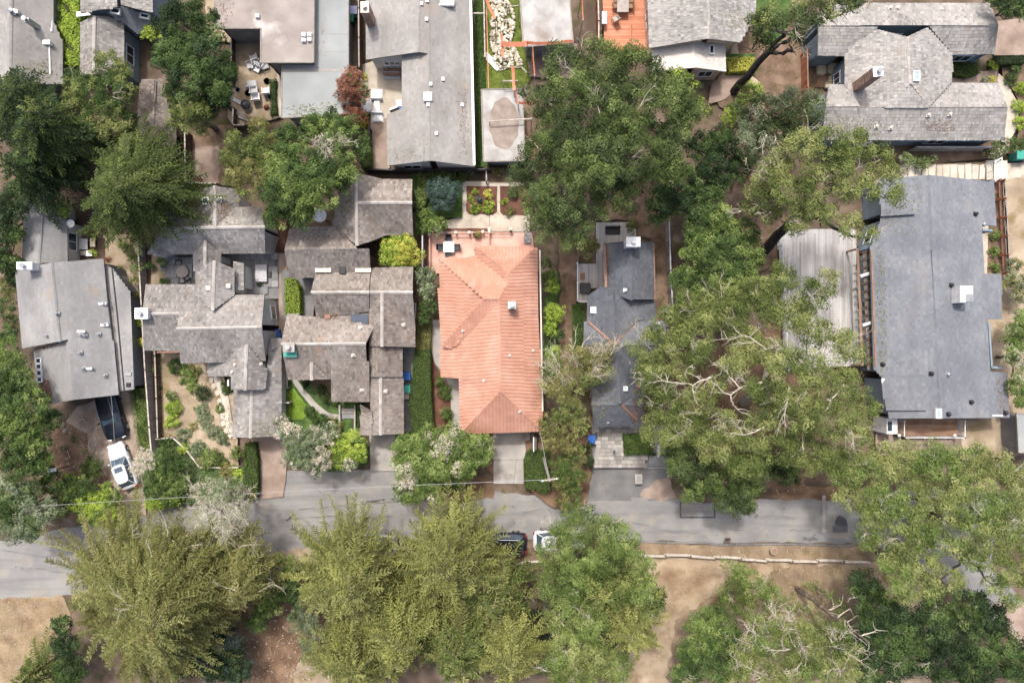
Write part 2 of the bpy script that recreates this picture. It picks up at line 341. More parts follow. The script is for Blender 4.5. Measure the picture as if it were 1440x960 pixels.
def cover(pts, pl, style, V, Fc, T):
    ex, wd, th = STY[style]
    g = np.array([pl[0], pl[1]]); gl = np.linalg.norm(g)
    if gl < 1e-3: d = np.array([0., -1.])
    else: d = -g / gl
    h = np.array([-d[1], d[0]]); cs = 1 / math.sqrt(1 + gl * gl)
    nrm = np.array([-pl[0], -pl[1], 1.]) * cs
    xy = pts[:, :2]; s = xy @ d; w = xy @ h; n = len(pts)
    exh = ex * cs; smax = s.max(); k = 0
    nco = int((smax - s.min()) / exh) + 1
    for k in range(nco):
        s1 = smax - k * exh; s0 = max(s1 - exh * 1.15, s.min()); sm = min(max((s0 + s1) / 2, s.min() + .01), s.max() - .01)
        xs = []
        for i in range(n):
            a, b = i, (i + 1) % n
            if (s[a] > sm) != (s[b] > sm): xs.append(w[a] + (w[b] - w[a]) * (sm - s[a]) / (s[b] - s[a]))
        xs.sort()
        for q in range(0, len(xs) - 1, 2):
            x = xs[q]; e = xs[q + 1]; ct = rnd.gauss(0, .015 if style == 'asphalt' else .05)
            if style == 'tile': cnt = max(1, round((e - x) / wd)); step = (e - x) / cnt
            first = True
            while x < e - .01:
                if style == 'tile': x2 = x + step
                else:
                    x2 = x + wd * (rnd.uniform(.35, 1.5) if style == 'shake' else rnd.uniform(.5, 1.3))
                    if first: x2 = x + (x2 - x) * rnd.random() + .03; first = False
                x2 = min(x2, e)
                t = min(1, max(0, .5 + ct + rnd.gauss(0, .2)))
                if style == 'tile':
                    prof = [(0, .2), (.14, .8), (.36, 1), (.58, .8), (.72, .2), (.86, .0), (1, .05)]
                    b = len(V)
                    for ss, up in ((s0, .35), (s1, 1.0)):
                        for f_, hh in prof:
                            ww = x + (x2 - x) * f_; p = d * ss + h * ww
                            o_ = th * (hh * .85 * (1 if up == 1 else .8) + .45 * up) + .01
                            V.append((p[0] + nrm[0] * o_, p[1] + nrm[1] * o_, zon(pl, *p) + nrm[2] * o_))
                    for ww in [x + (x2 - x) * f_ for f_, _ in prof]:
                        p = d * s1 + h * ww; V.append((p[0], p[1], zon(pl, *p) + .004))
                    m = len(prof)
                    for j in range(m - 1):
                        Fc.append((b + j, b + m + j, b + m + j + 1, b + j + 1)); T.append(t)
                        Fc.append((b + m + j, b + 2 * m + j, b + 2 * m + j + 1, b + m + j + 1)); T.append(t)
                else:
                    so0 = .006 if style == 'shake' else .004
                    gap = .012 if style == 'shake' else .003
                    j0 = rnd.uniform(-.02, .02) if style == 'shake' else 0
                    to = th * (rnd.uniform(.6, 1.25) if style == 'shake' else 1)
                    b = len(V)
                    for ss, ww, o_ in ((s0, x + gap, so0), (s0, x2 - gap, so0), (s1 + j0, x2 - gap, to), (s1 + j0, x + gap, to), (s1 + j0, x2 - gap, .001), (s1 + j0, x + gap, .001)):
                        p = d * ss + h * ww; V.append((p[0] + nrm[0] * o_, p[1] + nrm[1] * o_, zon(pl, *p) + nrm[2] * o_))
                    Fc.append((b, b + 3, b + 2, b + 1)); Fc.append((b + 3, b + 5, b + 4, b + 2)); T += [t, t]
                x = x2
def seg_d(p, a, b):
    ab = b - a; t = max(0, min(1, np.dot(p - a, ab) / (np.dot(ab, ab) + 1e-9))); return np.linalg.norm(p - a - ab * t)
def house(name, label, cat, blocks, rmat, wmat, style='shake', cap=None, wins=6, group=None, trim=None, walls=True):
    """blocks: list of lists of roof faces [(u,v,z)...]"""
    allp = [[fit(f) for f in b] for b in blocks]
    flat = [q for b in allp for q in b]
    c = np.mean([q[0].mean(0) for q in flat], 0)
    root = thing(name, label, cat, (float(c[0]), float(c[1]), 0), group)
    root_faces = flat
    nwin = 0
    for bi, b in enumerate(allp):
        sl = MB()
        for pts, pl in b:
            sl.prism([tuple(p[:2]) for p in pts], [p[2] - .16 for p in pts], [p[2] for p in pts])
        ro = sl.build('roof', rmat, root)
        V, Fc, T = [], [], []
        for pts, pl in b: cover(pts, pl, style, V, Fc, T)
        if V:
            Fq = np.array(Fc) if all(len(f) == 4 for f in Fc) else Fc
            so_ = obj('roof_tiles' if style == 'tile' else 'shingles', V, Fq, rmat, ro, tone=T, kind='stuff')
            # orient outward
        # ridge and hip caps
        cp = MB(); done = []
        cm = cap or rmat
        for i, (pi, pli) in enumerate(b):
            for j, (pj, plj) in enumerate(b):
                if j <= i: continue
                n = len(pi)
                for k in range(n):
                    A, B = pi[k], pi[(k + 1) % n]; m = len(pj)
                    if np.linalg.norm(A[:2] - B[:2]) < .5: continue
                    for l in range(m):
                        C, D = pj[l], pj[(l + 1) % m]
                        if np.linalg.norm(C[:2] - D[:2]) < .5: continue
                        # overlap test
                        mid = (A + B) / 2; mid2 = (C + D) / 2
                        if (np.linalg.norm(mid[:2] - mid2[:2]) < .45 and min(np.linalg.norm(A[:2] - C[:2]), np.linalg.norm(A[:2] - D[:2])) < .6):
                            cen = (pi.mean(0)[2] + pj.mean(0)[2]) / 2
                            if mid[2] > cen + .05:
                                E0, E1 = (A + (C if np.linalg.norm(A - C) < np.linalg.norm(A - D) else D)) / 2, (B + (D if np.linalg.norm(A - C) < np.linalg.norm(A - D) else C)) / 2
                                L = np.linalg.norm(E1 - E0); q = max(1, int(L / .35)); th = STY[style][2]
                                for t in range(q):
                                    p0 = E0 + (E1 - E0) * (t / q); p1 = E0 + (E1 - E0) * ((t + 1.1) / q); cp.t = min(1, max(0, rnd.gauss(.62, .18)))
                                    hw = .13 if style != 'asphalt' else .11
                                    dd = (p1 - p0) / (np.linalg.norm(p1 - p0) + 1e-9); sd_ = np.array([-dd[1], dd[0], 0]); sd_ /= np.linalg.norm(sd_) + 1e-9
                                    up = th + .03
                                    z = lambda p, e, du: (p[0] + sd_[0] * e, p[1] + sd_[1] * e, p[2] + du)
                                    cp.add([z(p0, -hw, th - .06), z(p0, 0, up), z(p0, hw, th - .06), z(p1, -hw, th - .04), z(p1, 0, up + .02), z(p1, hw, th - .04)], [(0, 1, 4, 3), (1, 2, 5, 4), (0, 2, 1), (3, 4, 5)])
        if cp.V: cp.build('ridge_cap', cm, root)
        # walls under the unshared edges
        if not walls: continue
        allpts = np.vstack([q[0] for q in b]); cen = allpts.mean(0)
        for i, (pi, pli) in enumerate(b):
            n = len(pi)
            for k in range(n):
                A, B = pi[k].copy(), pi[(k + 1) % n].copy(); L = np.linalg.norm((A - B)[:2])
                if L < .35: continue
                mid = (A + B) / 2; shared = False
                for j, (pj, _) in enumerate(b):
                    if j == i: continue
                    m = len(pj)
                    if any(seg_d(mid[:2], pj[l][:2], pj[(l + 1) % m][:2]) < .5 for l in range(m)) or inpoly(mid[0], mid[1], pj): shared = True
                if shared: continue
                e = (B - A) / L; nrm = np.array([e[1], -e[0]]);
                if np.dot(nrm, mid[:2] - pi.mean(0)[:2]) < 0: nrm = -nrm
                ins = .28; A2 = A.copy(); B2 = B.copy(); A2[:2] -= nrm * ins; B2[:2] -= nrm * ins
                A2[:2] += e[:2] * .28; B2[:2] -= e[:2] * .28
                w = MB(); th = .18
                quad = [tuple(A2[:2]), tuple(B2[:2]), tuple(B2[:2] - nrm * th), tuple(A2[:2] - nrm * th)]
                zz = [max(.3, zon(pli, *q) - .12) for q in quad]
                w.prism(quad, 0, zz); wl = w.build('wall', wmat, root)
                # is it an outside wall?
                mo = mid[:2] + nrm * .5
                if nwin < wins and L > 2.4 and not any(inpoly(mo[0], mo[1], q[0]) for q in flat) and min(zz) > 2.2:
                    nwin += 1; wc = (A2[:2] + B2[:2]) / 2 + nrm * .02; ang = math.atan2(e[1], e[0])
                    f = MB(); ww = min(1.5, L * .4); hh = 1.1
                    for dx, dz, sx, sz in ((0, hh / 2, ww + .16, .08), (0, -hh / 2, ww + .2, .1), (-ww / 2, 0, .08, hh), (ww / 2, 0, .08, hh), (0, 0, .05, hh)):
                        f.box((wc[0] + e[0] * dx, wc[1] + e[1] * dx, 1.5 + dz), (sx, .1, sz), ang)
                    fo = f.build('window', m_white, root)
                    g = MB(); g.box((wc[0], wc[1], 1.5), (ww, .03, hh), ang); g.build('pane', m_glass, fo)
    return root, root_faces

def rectf(u0, v0, u1, v1, z): return [(u0, v0, z), (u1, v0, z), (u1, v1, z), (u0, v1, z)]

# roof fittings
def vent(h, u, v, r=.10, ht=.35, m=None):
    p = hit(h[1], u, v)
    if p is None: return
    b = MB().tube([(p[0], p[1], p[2] - .1), (p[0], p[1], p[2] + ht)], r, 8); b.lathe((p[0], p[1], p[2] + ht), [(r * 1.7, 0), (r * 1.7, .06), (r * .5, .12)], 8)
    b.box((p[0], p[1], p[2] + .03), (r * 4.4, r * 4.4, .05))
    return b.build('vent', m or m_metal, h[0])
def boxvent(h, u, v, w=.4, d=.4, ht=.25, m=None, rz=0):
    p = hit(h[1], u, v)
    if p is None: return
    b = MB().box((p[0], p[1], p[2] + ht / 2 - .05), (w, d, ht + .1), rz, .03); b.box((p[0], p[1], p[2] + ht + .03), (w * 1.2, d * 1.2, .05), rz)
    return b.build('vent', m or m_white, h[0])
def skylight(h, u, v, w=.6, d=.8, rz=0, n=1):
    p = hit(h[1], u, v)
    if p is None: return
    f = MB(); z = p[2] + .1
    for dx, dy, sx, sy in ((0, d / 2, w + .12, .1), (0, -d / 2, w + .12, .1), (-w / 2, 0, .1, d), (w / 2, 0, .1, d)):
        c, s = math.cos(rz), math.sin(rz); f.box((p[0] + dx * c - dy * s, p[1] + dx * s + dy * c, z), (sx, sy, .26), rz)
    fo = f.build('skylight', m_white, h[0]); MB().box((p[0], p[1], z + .04), (w, d, .06), rz).build('pane', m_skyl if n else m_glass, fo)
def chimney(h, ub, vb, zt, w=.9, d=.7, m=None, capm=None, rz=0):
    p = hit(h[1], ub, vb) or P(ub, vb, 3.0)
    if m is m_brick:
        core = MB().box((p[0], p[1], (p[2] + zt) / 2 - .3), (w - .06, d - .06, zt - p[2] + .6), rz).build('chimney', m_cream, h[0]); b = MB()
        rows = int((zt - p[2] + .5) / .085); c, s = math.cos(rz), math.sin(rz)
        for r in range(rows):
            z = p[2] - .5 + r * .085 + .04; off = (r % 2) * .12
            for side, L_, o_ in ((0, w, d / 2), (1, d, w / 2), (2, w, d / 2), (3, d, w / 2)):
                x = -L_ / 2 - off
                while x < L_ / 2 - .05:
                    a0 = max(x, -L_ / 2); a1 = min(x + .22, L_ / 2); mx = (a0 + a1) / 2; ln = a1 - a0 - .015; x += .235
                    if ln < .04: continue
                    lx, ly = ((mx, -o_), (o_, mx), (-mx, o_), (-o_, -mx))[side]; b.t = rnd.random()
                    b.box((p[0] + lx * c - ly * s, p[1] + lx * s + ly * c, z), (ln, .05, .07) if side % 2 == 0 else (.05, ln, .07), rz)
        b.build('brickwork', m_brick, core, kind='stuff')
    else:
        core = MB().box((p[0], p[1], (p[2] + zt) / 2 - .3), (w, d, zt - p[2] + .6), rz, .03).build('chimney', m or m_white, h[0])
    b = MB().box((p[0], p[1], zt + .04), (w * 1.15, d * 1.15, .1), rz, .02); b.build('cap', capm or m_cream, core)
    b = MB().cyl((p[0], p[1], zt + .08), .13, .3, 10); b.cyl((p[0], p[1], zt + .38), .2, .05, 10); b.build('flue', m_metal, core)
def strip(h, name, pts, w, m):
    """flashing or gutter lying on the roof along photo points"""
    W_ = [hit(h[1], u, v) or P(u, v, 3) for u, v in pts]; b = MB()
    for a, c in zip(W_[:-1], W_[1:]):
        a = np.array(a); c = np.array(c); d = c - a; s = np.array([-d[1], d[0], 0]); s = s / (np.linalg.norm(s) + 1e-9) * w / 2
        up = np.array([0, 0, .075]); dn = np.array([0, 0, -.02])
        b.add([a - s + dn, a + s + dn, c + s + dn, c - s + dn, a - s + up, a + s + up, c + s + up, c - s + up], [(4, 5, 6, 7)[::-1], (0, 1, 5, 4), (1, 2, 6, 5), (2, 3, 7, 6), (3, 0, 4, 7)])
    return b.build(name, m, h[0])

# ---------------------------------------------------------------- foliage
def leafmesh(name, C, A, B, mat_, parent, tone, kind=None, label=None):
    N = len(C); V = np.empty((N, 3, 3), np.float32); D = C - A * .7
    V[:, 0] = C + A * 1.2; V[:, 1] = D + B * 1.15; V[:, 2] = D - B * 1.15
    return obj(name, V.reshape(-1, 3), np.arange(3 * N, dtype=np.int32).reshape(N, 3), mat_, parent, tone=tone, kind=kind, label=label)
def unit(a): return a / (np.linalg.norm(a, axis=1, keepdims=True) + 1e-9)
def frames(n, asp, size):
    """tangent pairs from normals"""
    N = len(n); r = unit(rng.normal(size=(N, 3))); a = unit(np.cross(n, r)); b = np.cross(n, a)
    s = size * rng.uniform(.6, 1.35, (N, 1)); return a * s, b * s * asp
def clump_leaves(cc, cr, ct, per, size, flat=.8, asp=.55, up=.45, fill=.35):
    """cc clump centres, cr radii, ct tones -> leaf arrays"""
    n = np.maximum(8, (per * (cr ** 2)).astype(int)); idx = np.repeat(np.arange(len(cc)), n); N = len(idx)
    d = unit(rng.normal(size=(N, 3))); d[:, 2] = np.where(d[:, 2] < -.35, -d[:, 2], d[:, 2])
    rr = rng.uniform(fill, 1.0, (N, 1)) ** .6
    bump = 1 + .18 * np.sin(d[:, :1] * 7 + idx[:, None]) * np.cos(d[:, 1:2] * 6 + idx[:, None] * 1.7)
    C = cc[idx] + d * rr * cr[idx][:, None] * bump * np.array([1, 1, flat])
    nn = unit(d * 1.0 + rng.normal(size=(N, 3)) * .32 + np.array([0, 0, up]))
    A, B = frames(nn, asp, size)
    tone = np.clip(ct[idx] + rng.normal(0, .09, N), 0, 1)
    return C, A, B, tone
def dome(lobe, cl, cover_=2.4, hf=.6, under=.15):
    """clump centres over a lobe. lobe=(u,v,rpx,ztop)"""
    u, v, rp, zt = lobe[:4]
    r = M_(rp, zt); hh = max(r * hf, .4); zc = max(zt - hh, .35); x, y, _ = P(u, v, zt - hh * .4)
    r_ = max(r - cl * .5, .25); n = max(4, int(cover_ * 1.7 * r_ * r_ * math.pi / (math.pi * cl * cl)))
    d = unit(rng.normal(size=(n, 3))); d[:, 2] = np.abs(d[:, 2]) * (rng.random(n) > under) - (rng.random(n) < under) * .25
    ph = rng.random(6) * 6.28
    az = np.arctan2(d[:, 1], d[:, 0]); wob = 1 + .13 * np.sin(az * 3 + ph[0]) + .09 * np.sin(az * 5 + ph[1]) + .08 * np.sin(az * 8 + ph[2])
    rr = rng.uniform(.3, 1.0, n) ** .45
    C = np.c_[x + d[:, 0] * r_ * rr * wob, y + d[:, 1] * r_ * rr * wob, zc + d[:, 2] * hh * rr]
    cr = cl * rng.uniform(.6, 1.35, n); lt = rng.normal(0, .07)
    ct = np.clip(.48 + lt + rng.normal(0, .21, n), .02, .98)
    return C, cr, ct
def limb(b, p0, p1, r0, r1, seg=5, wob=.12, n=6):
    p0 = np.array(p0, float); p1 = np.array(p1, float); L = np.linalg.norm(p1 - p0); pts = []
    for i in range(seg + 1):
        t = i / seg; q = p0 + (p1 - p0) * t
        if 0 < i < seg: q = q + rng.normal(size=3) * L * wob * math.sin(math.pi * t) * .6
        pts.append(tuple(q))
    b.tube(pts, [r0 + (r1 - r0) * (i / seg) for i in range(seg + 1)], n)
    return pts
def twig_tree(b, p, d, L, r, depth, flat=.35, zlim=None):
    """crooked bare branch, recursive"""
    pts = [np.array(p, float)]; d = np.array(d, float); k = 4
    for i in range(k):
        d = d + rng.normal(size=3) * .2 * np.array([1, 1, flat]); d /= np.linalg.norm(d); pts.append(pts[-1] + d * L / k)
    b.tube([tuple(q) for q in pts], [r * (1 - .6 * i / k) for i in range(k + 1)], 5 if r > .05 else 4, cap=False)
    if depth:
        for i in range(1, k + 1):
            for _ in range(1 if i < k else 2):
                if rng.random() < .85:
                    e = d + rng.normal(size=3) * .7 * np.array([1, 1, flat]); e /= np.linalg.norm(e)
                    twig_tree(b, pts[i], e, L * rng.uniform(.45, .72), r * .5, depth - 1, flat)
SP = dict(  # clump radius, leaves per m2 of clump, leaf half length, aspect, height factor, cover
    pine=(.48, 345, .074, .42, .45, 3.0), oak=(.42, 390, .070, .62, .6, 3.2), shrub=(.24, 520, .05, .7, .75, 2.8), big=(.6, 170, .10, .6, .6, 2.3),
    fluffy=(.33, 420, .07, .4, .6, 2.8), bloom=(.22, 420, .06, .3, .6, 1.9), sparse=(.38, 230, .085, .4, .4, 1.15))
def tree(name, label, cat, lobes, leaf, sp='oak', base=None, group=None, bark=None, bare=0, bare_r=.07, bare_L=2.2, mix=None, tall=True, dens=1.0, trunk_r=None, bm=None, bare_at=()):
    """lobes [(u,v,rpx,ztop)]; base photo pixel of the trunk foot"""
    cl, per, sz, asp, hf, cv = SP[sp]
    W_ = [P(l[0], l[1], l[3] * .8) for l in lobes]; wt = np.array([l[2] ** 2 for l in lobes], float)
    if base: bx, by, _ = P(base[0], base[1], 0)
    else: bx = float(np.average([w[0] for w in W_], weights=wt)); by = float(np.average([w[1] for w in W_], weights=wt))
    root = thing(name, label, cat, (bx, by, 0), group)
    parts = []
    for l in lobes:
        parts.append(dome(l, cl * (1.0 if M_(l[2]) > 1.2 else .75), cv * dens, hf))
    C = np.vstack([p[0] for p in parts]); cr = np.concatenate([p[1] for p in parts]); ct = np.concatenate([p[2] for p in parts])
    C[:, 2] = np.maximum(C[:, 2], .15)
    if mix:
        m2, share = mix
        # second foliage colour in whole clumps, in patches
        f = np.sin(C[:, 0] * .9 + bx) * np.cos(C[:, 1] * 1.1 + by) + rng.normal(0, .5, len(C)); sel = f > np.quantile(f, 1 - share)
        leafmesh('crown', *clump_leaves(C[~sel], cr[~sel], ct[~sel], per, sz, asp=asp)[:3], lf[leaf], root, None) if False else None
        for s_, mm in ((~sel, leaf), (sel, m2)):
            c_, a_, b_, t_ = clump_leaves(C[s_], cr[s_], ct[s_], per, sz, asp=asp); leafmesh('crown' if mm == leaf else 'new_growth', c_, a_, b_, lf[mm], root, t_, kind='stuff')
    else:
        c_, a_, b_, t_ = clump_leaves(C, cr, ct, per, sz, asp=asp); leafmesh('crown', c_, a_, b_, lf[leaf], root, t_, kind='stuff')
    zt = max(l[3] for l in lobes); b = MB(); bk = bm or m_bark
    if tall:
        rt = trunk_r or max(.06, .022 * zt + .012 * sum(wt) ** .5 * .06)
        cx, cy = float(np.average([w[0] for w in W_], weights=wt)), float(np.average([w[1] for w in W_], weights=wt))
        fork = (bx + (cx - bx) * .5, by + (cy - by) * .5, zt * .45)
        limb(b, (bx, by, -.05), fork, rt * 1.2, rt * .8, 4, .03, 8); b.build('trunk', bk, root, kind=None)
        b = MB()
        nodes = [(fork, rt * .8)]; order = sorted(range(len(lobes)), key=lambda i: math.hypot(W_[i][0] - fork[0], W_[i][1] - fork[1]))
        for i in order:
            l, w = lobes[i], W_[i]; tip = (w[0], w[1], max(l[3] * .66, fork[2] + .2)); d0 = math.hypot(w[0] - fork[0], w[1] - fork[1])
            best = min(range(len(nodes)), key=lambda j: math.dist(nodes[j][0][:2], tip[:2]) * 1.0 + .25 * math.dist(nodes[j][0][:2], fork[:2]))
            q, r_ = nodes[best]; r2 = r_ * .62; limb(b, q, tip, r_ * .75, max(r2, .02), 5, .10); nodes.append((tip, max(r2, .025)))
            for _ in range(3):
                a_ = rng.random() * 6.28; rr = M_(l[2]) * .7; limb(b, tip, (tip[0] + rr * math.cos(a_), tip[1] + rr * math.sin(a_), tip[2] + .15 * l[3] * .3), max(r2 * .6, .02), .015, 4, .12, 4)
        b.build('limb', bk, root, kind='stuff')
    if bare:
        b = MB()
        for i in range(int(bare * .5)):
            l = lobes[rng.integers(len(lobes))] if len(lobes) > 1 else lobes[0]; rp = M_(l[2], l[3]); hh = rp * hf
            a = rng.random() * 6.28; q = rng.uniform(.0, .6) * rp; x, y, _ = P(l[0], l[1], l[3]); ex = x + math.cos(a) * q; ey = y + math.sin(a) * q
            z = l[3] - hh + hh * math.sqrt(max(.02, 1 - (q / rp) ** 2)) * 1.0 - .22
            dx, dy = ex - bx, ey - by; n_ = math.hypot(dx, dy) + .1
            dr = (dx / n_ + rng.normal() * .5, dy / n_ + rng.normal() * .5, .18)
            twig_tree(b, (ex, ey, z), dr, min(bare_L * .8, rp) * rng.uniform(.4, 1.1), bare_r * rng.uniform(.45, .9), 2)
        for (u, v, z, a, L_, r_) in bare_at: twig_tree(b, P(u, v, z), (math.cos(R(a)), math.sin(R(a)), .06), L_, r_, 2)
        b.build('bare_branch', bark or m_barkp, root, kind='stuff')
    return root
def shrub(name, label, u, v, r, zt, leaf, cat='shrub', group=None, sp='shrub', lobes=None, **k):
    return tree(name, label, cat, lobes or [(u, v, r, zt)], leaf, sp, group=group, tall=False, **k)
def conifer(name, label, cat, u, v, rp, zt, leaf, zb=None, n=200, base=None, group=None, leaf2=None, squash=1.0, bare=0, rot=0.0, arc=(0, 6.2832), size=.072, spread=.5):
    """whorled conifer seen from above: drooping boughs radiating from a leader, each bough a flat spray"""
    x0, y0, _ = P(u, v, zt); R_ = M_(rp, (zt + (zb or zt * .4)) / 2); zb = zb if zb is not None else zt * .4
    if base: bx, by, _ = P(base[0], base[1], 0)
    else: bx, by = x0, y0
    root = thing(name, label, cat, (bx, by, 0), group); br = MB()
    CC, AA, BB, TT, SEL = [], [], [], [], []
    lim = MB(); n = int(n * .74)
    for i in range(n):
        t = ((i + .5) / n) ** .62                                       # 0 top .. 1 bottom
        az = rot + arc[0] + (i * 2.39996 % (arc[1] - arc[0])) + rng.normal() * .15
        L = R_ * (.16 + .84 * t) * rng.uniform(.62, 1.1) * (1 + .12 * math.sin(az * 3 + u))
        z0 = zt - (zt - zb) * t * .85
        dx, dy = math.cos(az), math.sin(az) * squash; rise = rng.uniform(-.16, .22)
        ox, oy = x0 + (bx - x0) * t * .8, y0 + (by - y0) * t * .8
        m = max(5, int(L / .19)); s = np.linspace(.12, 1, m)
        bend = rng.normal() * .22
        px = ox + (dx * s - dy * bend * s ** 2) * L; py = oy + (dy * s + dx * bend * s ** 2) * L; pz = z0 + rise * L * s - .30 * L * s ** 2 + rng.normal(0, .03, m)
        if i % 3 == 0: br.tube([(ox, oy, z0), (px[m // 2], py[m // 2], pz[m // 2]), (px[-1], py[-1], pz[-1])], [.04 + .012 * L, .03, .008], 4, cap=False)
        tone0 = np.clip(.46 + rng.normal() * .17, .05, .95); sel = rng.random() < .35
        for side in (-1, 1):
            # side sprays: length shrinks to the tip
            tl = (.16 + spread * np.sin(np.pi * np.clip(s * .92, 0, 1)) ** .8 * (1 - .35 * s)) * min(1.0, L * .38) * rng.uniform(.7, 1.25, m)
            ang = rng.normal(.85, .16, m) * side
            ux = dx * np.cos(ang) - dy * np.sin(ang); uy = dx * np.sin(ang) + dy * np.cos(ang)
            k = 8; f = (np.arange(k) + .5) / k
            cx = px[:, None] + ux[:, None] * tl[:, None] * f; cy = py[:, None] + uy[:, None] * tl[:, None] * f
            cz = pz[:, None] + .06 - .35 * tl[:, None] * f ** 2 + rng.normal(0, .035, (m, k))
            C = np.stack([cx, cy, cz], -1).reshape(-1, 3); nl = len(C)
            a2 = np.repeat(np.arctan2(uy, ux), k) + rng.normal(0, .34, nl)
            el = rng.normal(.12, .3, nl); sz = size * rng.uniform(.7, 1.5, nl)
            A = np.stack([np.cos(a2) * np.cos(el), np.sin(a2) * np.cos(el), np.sin(el)], -1)
            Bv = unit(np.cross(A, unit(np.c_[rng.normal(0, .45, (nl, 2)), np.ones(nl)])))
            CC.append(C); AA.append(A * sz[:, None]); BB.append(Bv * sz[:, None] * .42); TT.append(np.clip(tone0 + rng.normal(0, .10, nl) + .34 * (np.tile(f, m) - .5), 0, 1)); SEL.append(np.full(nl, sel))
    C = np.vstack(CC); A = np.vstack(AA); B = np.vstack(BB); T = np.concatenate(TT); Se = np.concatenate(SEL)
    if leaf2:
        leafmesh('crown', C[~Se], A[~Se], B[~Se], lf[leaf], root, T[~Se], kind='stuff'); leafmesh('new_growth', C[Se], A[Se], B[Se], lf[leaf2], root, T[Se], kind='stuff')
    else: leafmesh('crown', C, A, B, lf[leaf], root, T, kind='stuff')
    MB().tube([(bx, by, -.05), ((bx + x0) / 2, (by + y0) / 2, zt * .5), (x0, y0, zt - .3)], [.06 + .025 * zt, .04 + .013 * zt, .03], 8).build('trunk', m_bark, root)
    br.build('bough', m_bark, root, kind='stuff')
    if bare:
        b = MB()
        for i in range(bare // 2):
            a = rng.random() * 6.28; q = rng.uniform(.1, .7) * R_; z = zt - (zt - zb) * (q / R_) * .8
            twig_tree(b, (x0 + math.cos(a) * q, y0 + math.sin(a) * q, z), (math.cos(a), math.sin(a), .05), 1.3, .028, 2)
        b.build('bare_branch', m_barkp, root, kind='stuff')
    return root
def hedge(name, label, poly, zt, leaf, cat='hedge', group=None, per=330, size=.05, z0=.0, rough=.08, zg=0):
    """clipped hedge: poly in pixels at its top"""
    pts = np.array([P(u, v, zt)[:2] for u, v in poly]); lo, hi = pts.min(0), pts.max(0)
    c = pts.mean(0); root = thing(name, label, cat, (float(c[0]), float(c[1]), 0), group)
    area = (hi - lo).prod(); n = int(per * area); xy = rng.uniform(lo, hi, (n, 2)); xy = xy[inpoly_np(xy[:, 0], xy[:, 1], pts)]
    bz = .5 * np.sin(xy[:, 0] * 2.3) * np.cos(xy[:, 1] * 1.9) + .5 * np.sin(xy[:, 0] * 5.1 + xy[:, 1] * 4.3)
    z = zt - .12 + rough * bz + rng.uniform(-.14, .08, len(xy)); C = np.c_[xy, z]; Nn = np.tile([0, 0, 1.], (len(C), 1)); T0 = .5 + .12 * bz
    for i in range(len(pts)):
        a, b = pts[i - 1], pts[i]; L = np.linalg.norm(b - a); k = int(per * .7 * L * (zt - z0)); t = rng.random(k)[:, None]
        e = (b - a) / (L + 1e-6); nr = np.array([e[1], -e[0]]); nr = nr if np.dot(nr, (a + b) / 2 - c) > 0 else -nr
        q = a + (b - a) * t + nr * rng.uniform(-.08, .05, (k, 1)); C = np.vstack([C, np.c_[q, rng.uniform(z0, zt, k)]]); Nn = np.vstack([Nn, np.tile([nr[0], nr[1], .2], (k, 1))]); T0 = np.concatenate([T0, np.full(k, .45)])
    nn = unit(Nn + rng.normal(size=C.shape) * .5); A, B = frames(nn, .6, size)
    leafmesh('foliage', C, A, B, lf[leaf], root, np.clip(T0 + rng.normal(0, .16, len(C)), 0, 1), kind='stuff')
    # woody inside so no light passes straight through
    pin = [tuple(c + (p - c) * (1 - .12 / (np.linalg.norm(p - c) + .01))) for p in pts]
    MB().prism(pin, 0.0, zt - .3 if zt > .6 else zt * .5).build('stems', mat('hedge_inside', [H('2a2c1c'), H('35381f')]), root)
    return root
def scatter(name, poly, leaf, n, size=.06, h=.08, label=None, up=.6, asp=.3, z=.03, dens=None):
    pts = np.array([P(u, v, 0)[:2] for u, v in poly]); lo, hi = pts.min(0), pts.max(0)
    xy = rng.uniform(lo, hi, (n, 2)); xy = xy[inpoly_np(xy[:, 0], xy[:, 1], pts)]
    f = np.sin(xy[:, 0] * 1.1 + 1) * np.cos(xy[:, 1] * 1.3) + .6 * np.sin(xy[:, 0] * 2.7 + xy[:, 1] * 2.1) + rng.normal(0, .8, len(xy))
    xy = xy[f > (-.4 if dens is None else dens)]
    C = np.c_[xy, z + LAYER[0] * .004 + rng.uniform(0, h, len(xy))]; nn = unit(rng.normal(size=C.shape) * .6 + np.array([0, 0, up])); A, B = frames(nn, asp, size)
    return leafmesh(name, C, A, B, lf[leaf], None, np.clip(rng.normal(.5, .22, len(C)), 0, 1), kind='stuff', label=label)

def roof_litter(h, poly, n, leaf='rust', size=.05):
    lo = np.min(poly, 0); hi = np.max(poly, 0); C = []
    cu, cv = np.mean(poly, 0)
    while n > 0:
        n -= 1; u, v = rnd.uniform(lo[0], hi[0]), rnd.uniform(lo[1], hi[1])
        if not inpoly(u, v, poly): continue
        if rnd.random() > 1.25 - 1.1 * math.hypot((u - cu) / (hi[0] - lo[0] + 1), (v - cv) / (hi[1] - lo[1] + 1)) * 1.6: continue
        p = hit(h[1], u, v)
        if p: C.append((p[0], p[1], p[2] + rnd.uniform(.02, .05)))
    if not C: return
    C = np.array(C); nn = unit(rng.normal(size=C.shape) * .35 + np.array([0, 0, 1.])); A, B = frames(nn, .6, size)
    leafmesh('leaf_debris', C, A, B, lf[leaf], h[0], np.clip(rng.normal(.5, .2, len(C)), 0, 1), kind='stuff')
